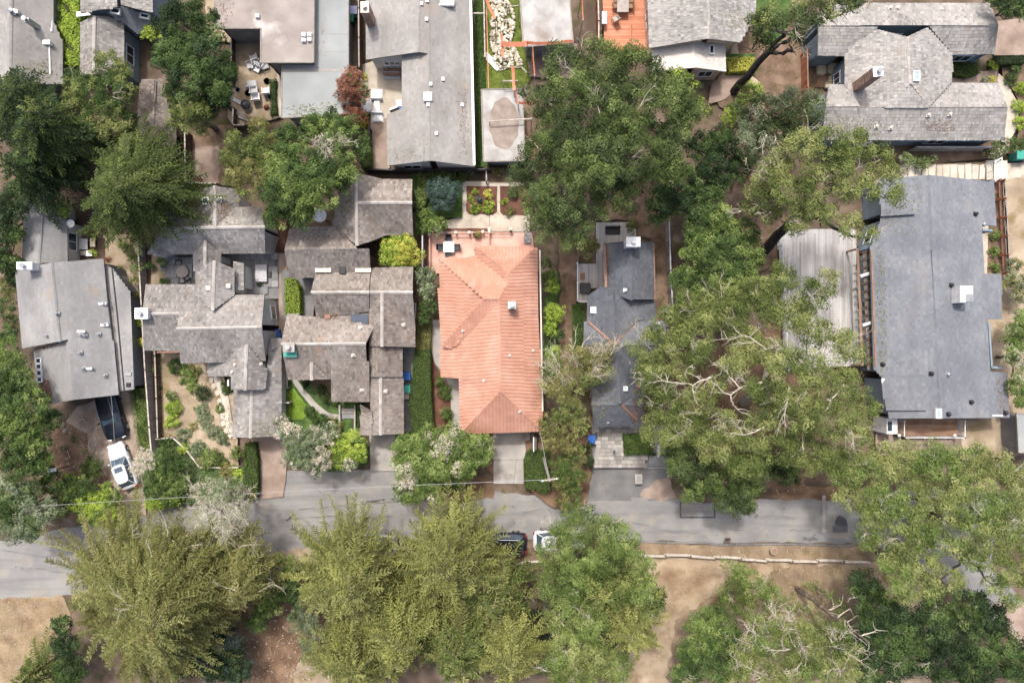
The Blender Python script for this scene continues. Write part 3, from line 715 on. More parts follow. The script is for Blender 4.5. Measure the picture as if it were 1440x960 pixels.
# ================================================================ SETTING
LAYER[0] = 0
g_ = 900.0
o = obj('ground', [(-g_, -g_, 0), (g_, -g_, 0), (g_, g_, 0), (-g_, g_, 0)], [(0, 1, 2, 3)], m_soil); tag(o, kind='structure')
sheet('bare_soil', [(900, 775), (1225, 785), (1290, 800), (1330, 960), (860, 1000), (860, 790)], m_dry, wob=.3)
sheet('leaf_litter', [(1085, 792), (1235, 795), (1245, 900), (1150, 960), (1085, 960), (1130, 880), (1075, 825)], m_bank, wob=.4)
sheet('leaf_litter', [(945, 880), (1000, 840), (1010, 960), (940, 960)], m_bank, wob=.4)
sheet('dry_grass_field', [(-60, 835), (85, 834), (100, 870), (90, 960), (60, 1000), (-60, 1000)], m_dry, wob=.15)
sheet('leaf_litter', [(330, 850), (470, 850), (480, 1000), (330, 1000)], m_litter, wob=.4)
sheet('bare_soil', [(420, 925), (480, 915), (500, 1000), (400, 1000)], m_tan, wob=.3)
sheet('leaf_litter', [(68, 585), (118, 600), (124, 640), (150, 660), (165, 735), (100, 735), (70, 660)], m_litter, wob=.2)
# road and its widenings
road = [(-70, 772), (60, 748), (150, 732), (270, 716), (345, 702), (420, 697), (545, 690), (650, 688), (760, 696), (830, 700), (940, 700), (990, 706), (1060, 703), (1130, 697), (1190, 702),
        (1260, 690), (1330, 688), (1500, 700), (1500, 745), (1400, 760), (1395, 800), (1440, 845), (1500, 900), (1500, 960), (1420, 895), (1350, 830), (1300, 800), (1240, 770), (1200, 764), (1100, 762), (980, 763), (890, 758), (740, 757), (600, 760),
        (480, 771), (400, 784), (370, 790), (290, 806), (200, 822), (80, 838), (-70, 843)]
sheet('road', road, m_road, wob=.10)
sheet('road_shoulder', [(206, 742), (206, 722), (215, 712), (270, 708), (340, 700), (300, 750), (240, 756)], m_road, wob=.06)
sheet('driveway', [(399, 704), (401, 662), (520, 660), (570, 655), (570, 702)], m_road, wob=.06)
sheet('driveway', [(824, 704), (826, 656), (938, 656), (948, 704)], m_road2)
sheet('leaf_litter', [(898, 694), (912, 684), (922, 676), (940, 670), (952, 700), (930, 704), (910, 702)], m_aggr, wob=.15)
sheet('leaf_litter', [(612, 672), (694, 672), (694, 702), (618, 706)], m_litter, wob=.2)
sheet('leaf_litter', [(1085, 684), (1180, 684), (1190, 702), (1120, 702), (1085, 700)], m_litter, wob=.15)  # litter-brown patch that stands in for shade on the road edge
sheet('road_verge', [(352, 792), (370, 778), (430, 770), (446, 776), (430, 800), (352, 812)], m_tan, wob=.2)
sheet('road_verge', [(724, 762), (756, 760), (760, 795), (722, 795)], m_mulch2, wob=.08)
sheet('road_verge', [(560, 766), (600, 760), (596, 780), (566, 782)], m_tan, wob=.2)
sheet('road_verge', [(878, 760), (980, 766), (1100, 765), (1222, 768), (1240, 790), (1100, 788), (980, 784), (878, 780)], m_bank, wob=.05)
sheet('road_verge', [(1030, 770), (1180, 769), (1215, 772), (1205, 786), (1090, 785), (1050, 778)], m_bank, wob=.12)
# road surface patches
sheet('road_patch', [(888, 699), (911, 699), (911, 723), (888, 723)], m_road)
for a, b, c, d in ((956, 705, 958, 728), (1004, 705, 1006, 728), (956, 726, 1006, 728)): sheet('tar_line', [(a, b), (c, b), (c, d), (a, d)], m_seal)
sheet('road_patch', [(1156, 696), (1161, 696), (1161, 748), (1156, 748)], m_conc)
sheet('road_patch', [(1171, 739), (1192, 739), (1192, 748), (1171, 748)], m_patch)
sheet('tar_blot', [(1175, 738), (1174, 731), (1178, 725), (1182, 724), (1186, 728), (1189, 729), (1192, 736), (1192, 739)], m_seal, wob=.05)
for u, v, r_ in ((1132, 757, 4), (1138, 758, 5), (1144, 757, 4), (1148, 758, 3)): sheet('tar_blot', [(u + r_ * math.cos(t) * rnd.uniform(.6, 1.2), v + r_ * .6 * math.sin(t) * rnd.uniform(.6, 1.2)) for t in np.linspace(0, 5.6, 9)], m_patch)
for q in ([(512, 705), (525, 703), (539, 702), (526, 706)], [(534, 702), (541, 701), (540, 704)], [(401, 731), (408, 726), (411, 724), (410, 727), (403, 732)], [(549, 701), (554, 700), (553, 703)]): sheet('tar_blot', q, m_seal, wob=.02)
# crack-sealing lines along the road
for (u0, v0, u1, v1) in ((0, 772, 60, 782), (60, 782, 130, 776), (420, 715, 560, 704), (560, 704, 620, 700), (395, 730, 500, 722)):
    sheet('road_crack', [(u0, v0), (u1, v1), (u1, v1 + .6), (u0, v0 + .6)], m_road2, wob=.02)
# yards
sheet('gravel_driveway', [(92, 592), (110, 570), (140, 562), (188, 545), (192, 575), (193, 610), (204, 640), (205, 660), (206, 724), (182, 726), (172, 700), (158, 680), (140, 655), (125, 640), (122, 610)], m_cobble, wob=.06)
sheet('aggregate_driveway', [(352, 612), (396, 612), (404, 632), (402, 672), (398, 698), (366, 702), (360, 660)], m_aggr)
sheet('concrete_driveway', [(519, 604), (572, 604), (562, 662), (521, 662)], m_conc)
sheet('concrete_driveway', [(694, 596), (746, 596), (743, 680), (694, 680)], m_conc)
sheet('concrete_joint', [(694, 646), (743, 646), (743, 646.6), (694, 646.6)], m_road2)
sheet('concrete_joint', [(722, 680), (726, 647), (726.6, 647), (722.6, 680)], m_road2)
sheet('garage_slab', [(664, 600), (694, 600), (694, 668), (664, 640)], m_litter)
sheet('courtyard_base', [(833, 596), (938, 596), (938, 657), (833, 657)], m_slate)
sheet('concrete_path', [(606, 450), (640, 450), (648, 530), (650, 610), (636, 618), (634, 570), (628, 530), (612, 512), (605, 490)], m_conc)
sheet('mulch_bed', [(604, 505), (612, 512), (622, 535), (634, 555), (634, 600), (608, 602)], m_mulch, wob=.04)
sheet('mulch_yard', [(598, 300), (606, 300), (606, 380), (598, 380)], m_mulch)
sheet('mulch_path', [(784, 300), (815, 300), (812, 430), (806, 500), (795, 520), (785, 500), (788, 420)], m_mulch2, wob=.1)
sheet('green_strip', [(765, 420), (786, 400), (786, 530), (765, 530)], m_green, wob=.1)
sheet('green_strip', [(804, 428), (822, 425), (824, 500), (803, 508)], m_green, wob=.1)
sheet('mulch_yard', [(885, 290), (940, 290), (942, 460), (915, 460), (915, 335), (885, 330)], m_mulch2, wob=.1)
sheet('mulch_yard', [(838, 250), (905, 250), (905, 310), (838, 310)], m_mulch2, wob=.1)
sheet('leaf_litter', [(940, 500), (1130, 440), (1150, 600), (1130, 690), (960, 690)], m_litter, wob=.3)
sheet('brown_slope', [(1060, 230), (1100, 300), (1100, 370), (1060, 380), (1010, 290)], m_mulch2, wob=.3)
sheet('leaf_litter', [(1010, 40), (1150, 40), (1145, 150), (1100, 190), (1010, 150)], m_mulch2, wob=.2)
sheet('pale_path', [(1020, 0), (1030, 0), (1042, 90), (1070, 120), (1080, 180), (1068, 180), (1060, 125), (1030, 95)], m_tan, wob=.1)
sheet('green_bed', [(1062, 0), (1115, 0), (1100, 60), (1075, 60), (1060, 40)], m_green, wob=.15)
sheet('pale_garden_paving', [(600, 318), (648, 305), (650, 255), (745, 255), (745, 326), (602, 326)], m_beige)
for q in ((656, 262, 699, 302), (703, 262, 745, 303)): sheet('mulch_bed', [(q[0], q[1]), (q[2], q[1]), (q[2], q[3] - 4), (q[2] - 6, q[3]), (q[0] + 4, q[3]), (q[0], q[3] - 5)], m_mulch, wob=.04)
for u in (662, 688): sheet('paving_joint', [(u, 302), (u + .7, 302), (u + .7, 325), (u, 325)], m_aggr)
sheet('paving_joint', [(600, 301), (650, 301), (650, 301.7), (600, 301.7)], m_aggr)
sheet('mulch_bed', [(680, 236), (735, 236), (735, 256), (690, 257), (680, 250)], m_mulch2)
sheet('terrace', [(604, 329), (672, 327), (748, 327), (752, 360), (676, 364), (676, 382), (604, 385)], m_pinkt)
sheet('garden_edging', [(622, 321), (690, 321), (690, 325), (622, 325)], m_mulch)
sheet('mulch_yard', [(505, 0), (520, 0), (520, 90), (506, 96)], m_wdark)
sheet('patio_paving', [(506, 92), (532, 84), (566, 84), (566, 150), (548, 162), (548, 236), (520, 238), (522, 140), (506, 130)], m_beige)
sheet('dirt_yard', [(522, 172), (546, 165), (546, 238), (520, 240)], m_aggr, wob=.06)
sheet('dirt_yard', [(288, 0), (304, 0), (304, 40), (370, 40), (370, 90), (396, 90), (396, 165), (330, 180), (320, 165), (325, 60), (288, 60)], m_tan, wob=.1)
sheet('dirt_yard', [(268, 180), (330, 175), (330, 262), (268, 258)], m_mulch2, wob=.1)
sheet('dirt_yard', [(272, 215), (312, 200), (308, 258), (274, 256)], m_aggr, wob=.3)
sheet('concrete_strip', [(390, 95), (397, 95), (397, 165), (388, 160)], m_beige)
sheet('lawn_strip', [(667, 0), (683, 0), (684, 125), (690, 235), (670, 235), (668, 120)], m_green)
sheet('lawn', [(680, 0), (745, 0), (750, 100), (738, 130), (684, 128)], m_grass, wob=.05)
sheet('dirt_yard', [(738, 62), (812, 62), (812, 110), (745, 108)], m_aggr, wob=.1)
sheet('dirt_yard', [(733, 120), (765, 120), (765, 235), (737, 235)], m_mulch2, wob=.1)
sheet('gravel_patio', [(1000, 118), (1022, 100), (1060, 100), (1020, 140), (995, 145)], m_aggr, wob=.1)
sheet('yellow_bed', [(1020, 76), (1062, 76), (1062, 106), (1020, 106)], m_green)
sheet('pale_path', [(1404, 104), (1412, 110), (1422, 128), (1434, 150), (1430, 180), (1420, 200), (1408, 200), (1416, 160), (1412, 135), (1402, 112)], m_beige, wob=.03)
sheet('brick_paving', [(1400, 30), (1445, 25), (1445, 78), (1398, 78)], m_aggr)
sheet('mulch_bed', [(1338, 104), (1402, 98), (1404, 122), (1340, 120)], m_aggr, wob=.05)
sheet('garden_bed', [(1408, 88), (1500, 85), (1500, 200), (1430, 200), (1436, 150), (1424, 126), (1410, 108)], m_mulch2, wob=.05)
sheet('narrow_yard', [(1250, 196), (1400, 196), (1400, 222), (1250, 236)], m_mulch2)
sheet('sandy_joints', [(1255, 232), (1392, 228), (1392, 262), (1255, 260)], m_tan)
sheet('pale_drive', [(1411, 230), (1500, 226), (1500, 252), (1411, 252)], m_beige)
sheet('bare_slope', [(1412, 251), (1500, 250), (1500, 400), (1424, 400), (1416, 330)], m_tan, wob=.1)
sheet('planting_bed', [(1388, 250), (1406, 250), (1410, 390), (1384, 390)], m_mulch2)
sheet('concrete_path', [(1376, 312), (1390, 312), (1388, 390), (1380, 390)], m_beige)
sheet('dirt_yard', [(1385, 385), (1440, 375), (1450, 600), (1410, 600), (1388, 520)], m_tan, wob=.05)
sheet('gravel_yard', [(1232, 585), (1435, 580), (1440, 640), (1300, 650), (1232, 640)], m_aggr, wob=.1)
sheet('gravel_yard', [(1345, 590), (1432, 585), (1432, 640), (1360, 640)], m_tan, wob=.3)
sheet('dirt_yard', [(1400, 850), (1500, 850), (1500, 960), (1440, 930)], m_aggr, wob=.2)
# second house plots
sheet('garden_soil', [(214, 496), (300, 500), (330, 560), (336, 655), (283, 655), (245, 617), (218, 615)], m_tan, wob=.08)
sheet('paved_yard', [(308, 352), (392, 352), (392, 420), (308, 420)], m_slate)
sheet('paved_yard', [(230, 362), (278, 360), (278, 402), (230, 402)], m_slate)
sheet('dirt_yard', [(203, 358), (232, 358), (232, 402), (206, 402)], m_tan, wob=.05)
sheet('dirt_yard', [(392, 352), (404, 352), (404, 480), (392, 470)], m_aggr)
sheet('dirt_yard', [(372, 300), (404, 300), (404, 356), (372, 356)], m_mulch)
sheet('dirt_yard', [(262, 250), (284, 250), (284, 300), (262, 300)], m_mulch)
sheet('side_passage', [(196, 330), (214, 330), (212, 400), (222, 500), (224, 615), (216, 640), (210, 630), (200, 500), (196, 420)], m_wdark)
sheet('brick_strip', [(186, 340), (197, 340), (197, 440), (188, 430)], m_aggr)
sheet('dirt_yard', [(145, 330), (190, 330), (186, 430), (165, 385), (146, 372)], m_tan, wob=.05)
sheet('dark_patio', [(94, 335), (148, 335), (148, 372), (94, 372)], m_wdark)
sheet('green_bed', [(188, 545), (208, 545), (214, 640), (204, 640), (194, 600)], m_green, wob=.05)
sheet('green_bed', [(196, 640), (260, 617), (284, 655), (355, 655), (356, 700), (300, 706), (206, 715)], m_green, wob=.08)
sheet('front_yard', [(402, 535), (508, 535), (508, 610), (470, 620), (402, 600)], m_green, wob=.02)
sheet('mulch_bed', [(432, 534), (466, 534), (470, 562), (455, 562)], m_litter)
sheet('lawn_bright', [(407, 548), (413, 546), (436, 576), (425, 590), (406, 590)], m_lawn, wob=.03)
sheet('concrete_path', [(409, 533), (417, 533), (430, 550), (448, 570), (462, 580), (484, 584), (484, 590), (460, 587), (443, 577), (425, 556)], m_conc, wob=.02)
sheet('paved_yard', [(395, 380), (445, 380), (440, 452), (398, 450)], m_slate)
sheet('side_passage', [(567, 480), (584, 480), (578, 620), (566, 620)], m_slate)
sheet('mulch_yard', [(512, 330), (600, 322), (600, 385), (512, 385)], m_wdark)
sheet('green_bed', [(578, 238), (600, 238), (602, 330), (580, 330)], m_green)
sheet('lawn_strip', [(600, 250), (650, 250), (650, 306), (600, 306)], m_green)
sheet('green_bed', [(397, 604), (505, 612), (519, 625), (516, 655), (470, 662), (410, 655)], m_green, wob=.12)
sheet('green_bed', [(555, 606), (650, 606), (690, 640), (640, 690), (560, 690)], m_green, wob=.1)
sheet('green_bed', [(738, 620), (832, 590), (832, 660), (826, 710), (780, 715), (740, 684)], m_litter, wob=.1)

# pavers and flagstones laid as separate pieces
def paver_field(name, poly, m, sx=.5, sy=.34, z=.03, rz=0.0, gap=.02, par=None):
    b = MB(); pts = [P(u, v)[:2] for u, v in poly]; xs = [p[0] for p in pts]; ys = [p[1] for p in pts]; r = 0; y = min(ys)
    while y < max(ys):
        x = min(xs) - rnd.random() * sx
        while x < max(xs):
            w = sx * rnd.uniform(.7, 1.2)
            if inpoly(x + w / 2, y + sy / 2, pts): b.t = rnd.random(); b.box((x + w / 2, y + sy / 2, z + rnd.uniform(-.006, .006) + LAYER[0] * .004), (w - gap, sy - gap, .05))
            x += w
        y += sy
    return tag(b.build(name, m), kind='stuff')
paver_field('courtyard_pavers', [(836, 598), (906, 598), (906, 656), (836, 656)], m_paver)
paver_field('yard_pavers', [(310, 354), (390, 354), (390, 404), (372, 414), (310, 414)], m_slate, .6, .6)
paver_field('yard_pavers', [(231, 363), (277, 361), (277, 401), (231, 401)], m_slate, .6, .6)
paver_field('grid_pavers', [(735, 328), (746, 328), (748, 343), (736, 343)], m_slate, .3, .3)
fp = sheet('stepping_path', [(1256, 233), (1380, 233), (1380, 256), (1256, 254)], m_tan)
x = 1262
for i in range(12):
    w = rnd.uniform(7.5, 10); zb = LAYER[0] * .004
    q = [(x + rnd.uniform(-1.5, .5), 234 + rnd.uniform(-1, 1)), (x + w + rnd.uniform(-.6, 1.2), 233 + rnd.uniform(-1, 1)), (x + w + rnd.uniform(-2, .4), 254), (x + rnd.uniform(-1, 1.5), 254)]
    b = MB(); b.t = rnd.random(); b.prism([P(*p)[:2] for p in q], zb, zb + .05); b.build('flagstone', m_flag, fp); x += w + 1.6
for i, x in enumerate((1381, 1391.5, 1401)):
    b = MB(); b.t = .9; b.prism([P(*p)[:2] for p in ((x, 228), (x + 9.3, 228), (x + 9.3, 255), (x, 255))], 0, LAYER[0] * .004 + .06); b.build('paving_slab', m_flag, fp)
# curved flagstone walk in the second front garden
wk = sheet('garden_walk', [(299, 530), (309, 530), (321, 558), (326, 590), (336, 614), (322, 614), (314, 590), (311, 560)], m_beige)
pth = [(303, 532), (308, 541), (312, 551), (316, 562), (318, 573), (319, 584), (321, 595), (325, 605), (330, 612)]
for i, (u, v) in enumerate(pth):
    for du in (-3.2, 3.0):
        b = MB(); b.t = rnd.random(); cx, cy, _ = P(u + du + rnd.uniform(-.6, .6), v + rnd.uniform(-1.5, 1.5)); k = 6
        b.prism([(cx + .22 * rnd.uniform(.75, 1.15) * math.cos(6.28 * j / k), cy + .3 * rnd.uniform(.75, 1.1) * math.sin(6.28 * j / k)) for j in range(k)], .3, LAYER[0] * .004 + .04)
        b.F = b.F; b.build('flagstone', m_flag, wk)
# white stone bed
b = MB(); poly = [(686, 0), (710, 0), (722, 14), (724, 30), (723, 48), (718, 62), (728, 78), (735, 94), (724, 98), (704, 98), (694, 86), (690, 60), (690, 35), (694, 20)]
pp = [P(u, v)[:2] for u, v in poly]; lo = np.array(pp).min(0); hi = np.array(pp).max(0)
for i in range(900):
    x, y = rnd.uniform(lo[0], hi[0]), rnd.uniform(lo[1], hi[1])
    if inpoly(x, y, pp):
        r = rnd.uniform(.07, .17); b.t = rnd.random(); a0 = rnd.random() * 6
        z0 = LAYER[0] * .004
        b.lathe((x, y, z0), [(r, -.02), (r * rnd.uniform(.8, 1), r * .45), (r * .45, r * .8)], 6)
tag(b.build('white_stones', m_stonew), kind='stuff', label='bed of loose white stones in the green strip')
# grass, litter, ground cover
scatter('dry_grass', [(-5, 838), (85, 836), (100, 870), (90, 970), (-5, 970)], 'dry', 26000, .045, .1)
scatter('dry_grass', [(900, 792), (1215, 796), (1215, 900), (950, 960), (900, 900)], 'dry', 30000, .04, .07, dens=.1)
scatter('grass', [(680, 0), (745, 0), (750, 100), (738, 128), (684, 128)], 'grass', 9000, .05, .12, dens=-.2)
scatter('grass', [(668, 0), (681, 0), (683, 120), (676, 230), (670, 230)], 'hedge', 7000, .06, .35, dens=-2)
scatter('ground_cover', [(804, 428), (821, 425), (824, 500), (803, 508)], 'oak', 5000, .05, .25, dens=-2)
scatter('ground_cover', [(196, 640), (258, 620), (284, 655), (355, 655), (356, 696), (300, 704), (206, 712)], 'sage', 14000, .06, .3, dens=-2)
scatter('ground_cover', [(188, 545), (206, 545), (214, 640), (204, 640), (194, 600)], 'hedge', 6000, .06, .4, dens=-2)
scatter('ground_cover', [(432, 536), (466, 536), (478, 575), (455, 568)], 'sage', 2200, .05, .25, dens=-.2)
scatter('ground_cover', [(215, 500), (300, 500), (332, 560), (336, 655), (283, 655), (245, 617), (218, 615)], 'olive', 9000, .05, .14, dens=.5)
scatter('ground_cover', [(1408, 88), (1440, 85), (1440, 200), (1432, 200), (1436, 150), (1424, 126)], 'hedge', 5000, .05, .2, dens=-.3)
scatter('fallen_leaves', [(1060, 768), (1222, 770), (1235, 790), (900, 782), (890, 766)], 'grass', 5000, .03, .03, dens=.5)
scatter('fallen_leaves', [(885, 290), (940, 290), (942, 460), (915, 460), (915, 335)], 'red', 2500, .035, .03, dens=.2)
scatter('lawn_blades', [(407, 549), (413, 547), (435, 576), (425, 589), (406, 589)], 'lime', 3500, .035, .08, dens=-2)

# fallen leaves, twigs and pebbles lying about on the open ground and road edges
scatter('fallen_leaves', [(-5, 560), (200, 560), (200, 740), (-5, 740)], 'dry', 5000, .035, .03, dens=.2)
scatter('fallen_leaves', [(350, 690), (700, 680), (830, 690), (1250, 690), (1250, 706), (830, 702), (700, 690), (350, 702)], 'dry', 5000, .03, .01, dens=-.2)
scatter('fallen_leaves', [(350, 776), (600, 748), (880, 748), (1220, 752), (1240, 768), (880, 764), (600, 768), (350, 795)], 'dry', 7000, .03, .01, dens=-.2)
scatter('fallen_leaves', [(330, 850), (480, 850), (480, 970), (330, 970)], 'dry', 6000, .035, .03, dens=-.2)
scatter('fallen_leaves', [(940, 250), (1130, 20), (1150, 400), (1130, 690), (960, 690), (940, 450)], 'dry', 16000, .04, .03, dens=-.2)
scatter('fallen_leaves', [(1085, 792), (1235, 795), (1245, 900), (1150, 960), (1085, 960)], 'dry', 9000, .04, .03, dens=-.2)
scatter('fallen_leaves', [(130, 560), (206, 560), (206, 725), (170, 700), (125, 640)], 'olive', 1600, .03, .01, dens=.3)
scatter('weeds', [(930, 800), (1240, 795), (1245, 960), (900, 960)], 'grass', 7000, .05, .12, dens=1.1)
scatter('weeds', [(870, 766), (1230, 768), (1230, 790), (870, 782)], 'grass', 2500, .04, .1, dens=1.0)
b = MB()
for i in range(1500):
    u, v = rnd.choice(((rnd.uniform(890, 1240), rnd.uniform(765, 930)), (rnd.uniform(0, 85), rnd.uniform(838, 950)), (rnd.uniform(940, 1130), rnd.uniform(430, 690)), (rnd.uniform(330, 480), rnd.uniform(850, 960)), (rnd.uniform(60, 150), rnd.uniform(580, 680))))
    x, y, _ = P(u, v); z = .004 * LAYER[0]; a = rnd.random() * 6.28; L = rnd.uniform(.08, .5); b.t = rnd.random()
    if rnd.random() < .7: b.tube([(x, y, z + .02), (x + L * math.cos(a), y + L * math.sin(a), z + rnd.uniform(.02, .08))], .012, 3, cap=False)
    else: r = rnd.uniform(.03, .08); b.lathe((x, y, z), [(r, -.01), (r * .8, r * .5), (r * .3, r * .8)], 5)
tag(b.build('twigs_and_pebbles', m_log), kind='stuff')

# cracks and oil drips in the worn asphalt
def crack(u, v, a, n, step=7, w=.5):
    c = [(u, v)]
    for i in range(n): b_ = a + rnd.uniform(-.55, .55); c.append((c[-1][0] + step * math.cos(b_), c[-1][1] + step * .55 * math.sin(b_)))
    sheet('road_crack', [(x, y) for x, y in c] + [(x + .1, y + w * rnd.uniform(.5, 1.3)) for x, y in c[::-1]], m_seal)
for q in ((30, 800, 0, 9), (60, 770, .3, 6), (400, 740, .1, 9), (430, 715, -.2, 7), (455, 752, .2, 6), (500, 728, 0, 8), (640, 702, .2, 6), (735, 720, -.1, 8), (760, 740, .1, 5), (860, 735, 0, 8), (930, 745, -.1, 8), (1010, 742, .1, 6), (1075, 725, .2, 7), (1110, 745, 0, 5), (845, 680, .4, 5), (440, 680, 1.2, 4), (830, 712, .8, 5)): crack(*q)
for i in range(34):
    u, v = rnd.choice(((rnd.uniform(390, 545), rnd.uniform(712, 765)), (rnd.uniform(840, 1150), rnd.uniform(712, 752)), (rnd.uniform(5, 75), rnd.uniform(770, 830)), (rnd.uniform(700, 770), rnd.uniform(690, 745)), (rnd.uniform(698, 740), rnd.uniform(612, 675))))
    r_ = rnd.uniform(.5, 1.8); sheet('oil_spot', [(u + r_ * math.cos(t) * rnd.uniform(.6, 1.5), v + r_ * .8 * math.sin(t) * rnd.uniform(.6, 1.3)) for t in np.linspace(0, 5.5, 7)], m_road2 if i % 3 else m_patch)
# ================================================================ HOUSES
def merge(a, b):
    """a wing with other materials belongs to its house"""
    a, b = a[0], b[0]
    for c in list(b.children): c.parent = a; c.location = c.location + b.location - a.location
    bpy.data.objects.remove(b)
h1 = house('house', 'grey asphalt-shingled house above the black and white parked cars', 'house', [
  [[(72, 369, 5.2), (83, 480, 5.2), (31, 490, 3.6), (22, 381, 3.6)],
   [(72, 369, 5.2), (83, 480, 5.2), (95, 477, 4.85), (104, 562, 4.7), (166, 555, 3.2), (144.5, 364, 3.2)]],
  [[(95, 477.5, 4.7), (104, 562, 4.7), (55, 571, 3.2), (47, 490, 3.2)]],
  [[(147, 372, 2.75), (158, 378, 2.75), (182, 410, 2.6), (189, 547, 2.5), (168, 550, 2.75)]]], m_asp_g, m_wallg, 'asphalt')
strip(h1, 'gutter', [(148, 374), (158, 440), (170, 549)], .12, m_wgrey)
strip(h1, 'gutter', [(158, 378), (165, 440), (175, 549)], .08, m_black)
chimney(h1, 49, 376, 5.6, 1.1, .55, m_white, m_white)
for i, v in enumerate((507, 515, 524, 533)): skylight(h1, 56 + i * .6, v, .42, .42, n=0)
for u, v in ((67, 472), (115, 471), (121, 472), (140, 470), (114, 496), (119, 518), (149, 427), (150, 456), (149, 528), (82, 441)): vent(h1, u, v, .07, .25)
for u, v in ((143, 427), (146, 457), (123, 518), (113, 466)): boxvent(h1, u, v, .75, .16, .08, m_white)
h1b = house('cottage', 'small grey gabled outbuilding beside the white satellite dish', 'outbuilding', [
  [[(58, 277, 4.0), (54, 370, 4.0), (31, 370, 3.0), (34, 279, 3.0)], [(58, 277, 4.0), (54, 370, 4.0), (93, 368, 2.7), (93, 306, 2.7), (79, 305, 3.0), (76, 277, 3.1)]]], m_asp_g, m_wallw, 'asphalt', wins=3)
vent(h1b, 45, 350, .06, .2)
h2 = house('house', 'grey shake cottage of many small gables with a white east gable wall', 'house', [
  [[(228, 321, 4.8), (372, 319, 4.8), (373, 356, 3.2), (207, 357, 3.2)], [(228, 321, 4.8), (372, 319, 4.8), (366, 292, 3.6), (235, 292, 3.6)]],
  [[(302, 261, 4.7), (302, 318, 4.85), (277, 296, 3.6), (277, 267, 3.6)], [(302, 261, 4.7), (302, 318, 4.85), (337, 292, 3.3), (332, 266, 3.5)]],
  [[(288, 338, 4.4), (288, 374, 4.3), (272, 382, 3.4), (273, 354, 3.4)], [(288, 338, 4.4), (288, 374, 4.3), (310, 372, 3.3), (310, 354, 3.3)]],
  [[(301, 366, 5.0), (299, 436, 5.0), (275, 416, 4.1), (275, 378, 4.1)], [(301, 366, 5.0), (299, 436, 5.0), (329, 415, 4.0), (329, 378, 4.0)]],
  [[(328, 367, 3.5), (343, 370, 3.2), (343, 408, 3.2), (328, 408, 3.5)]],
  [[(255, 416, 3.8), (372, 414, 3.8), (368, 460, 5.4), (249, 462, 5.4)], [(249, 462, 5.4), (368, 460, 5.4), (374, 505, 3.8), (254, 511, 3.8)]],
  [[(205, 400, 2.9), (275, 400, 2.9), (275, 441, 4.2), (200, 441, 4.2)], [(200, 441, 4.2), (275, 441, 4.2), (275, 494, 2.7), (202, 491, 2.7)]],
  [[(347, 484, 4.9), (344, 548, 4.8), (325, 548, 3.95), (325, 529, 3.95), (292, 529, 2.7), (292, 512, 2.7)], [(347, 484, 4.9), (344, 548, 4.8), (371, 548, 3.7), (376, 520, 3.6)]],
  [[(354, 540, 3.7), (352, 615, 3.7), (327, 615, 2.9), (329, 540, 2.9)], [(354, 540, 3.7), (352, 615, 3.7), (396, 613, 2.5), (395, 475, 2.5), (381, 475, 2.9), (372, 540, 3.2)]]], m_shk_g, m_wallw, 'shake', cap=m_capg)
skylight(h2, 290, 283, .5, .5, n=0); vent(h2, 308, 281, .1, .2)
for u, v in ((294, 405), (322, 402)): boxvent(h2, u, v, .3, .3, .12, m_cream)
for u, v in ((331, 513), (327, 523), (367, 512)): vent(h2, u, v, .06, .12, m_cream)
chimney(h2, 203, 441, 4.6, .95, .8, m_white, m_white); strip(h2, 'gutter', [(221, 495), (253, 495)], .12, m_copper)
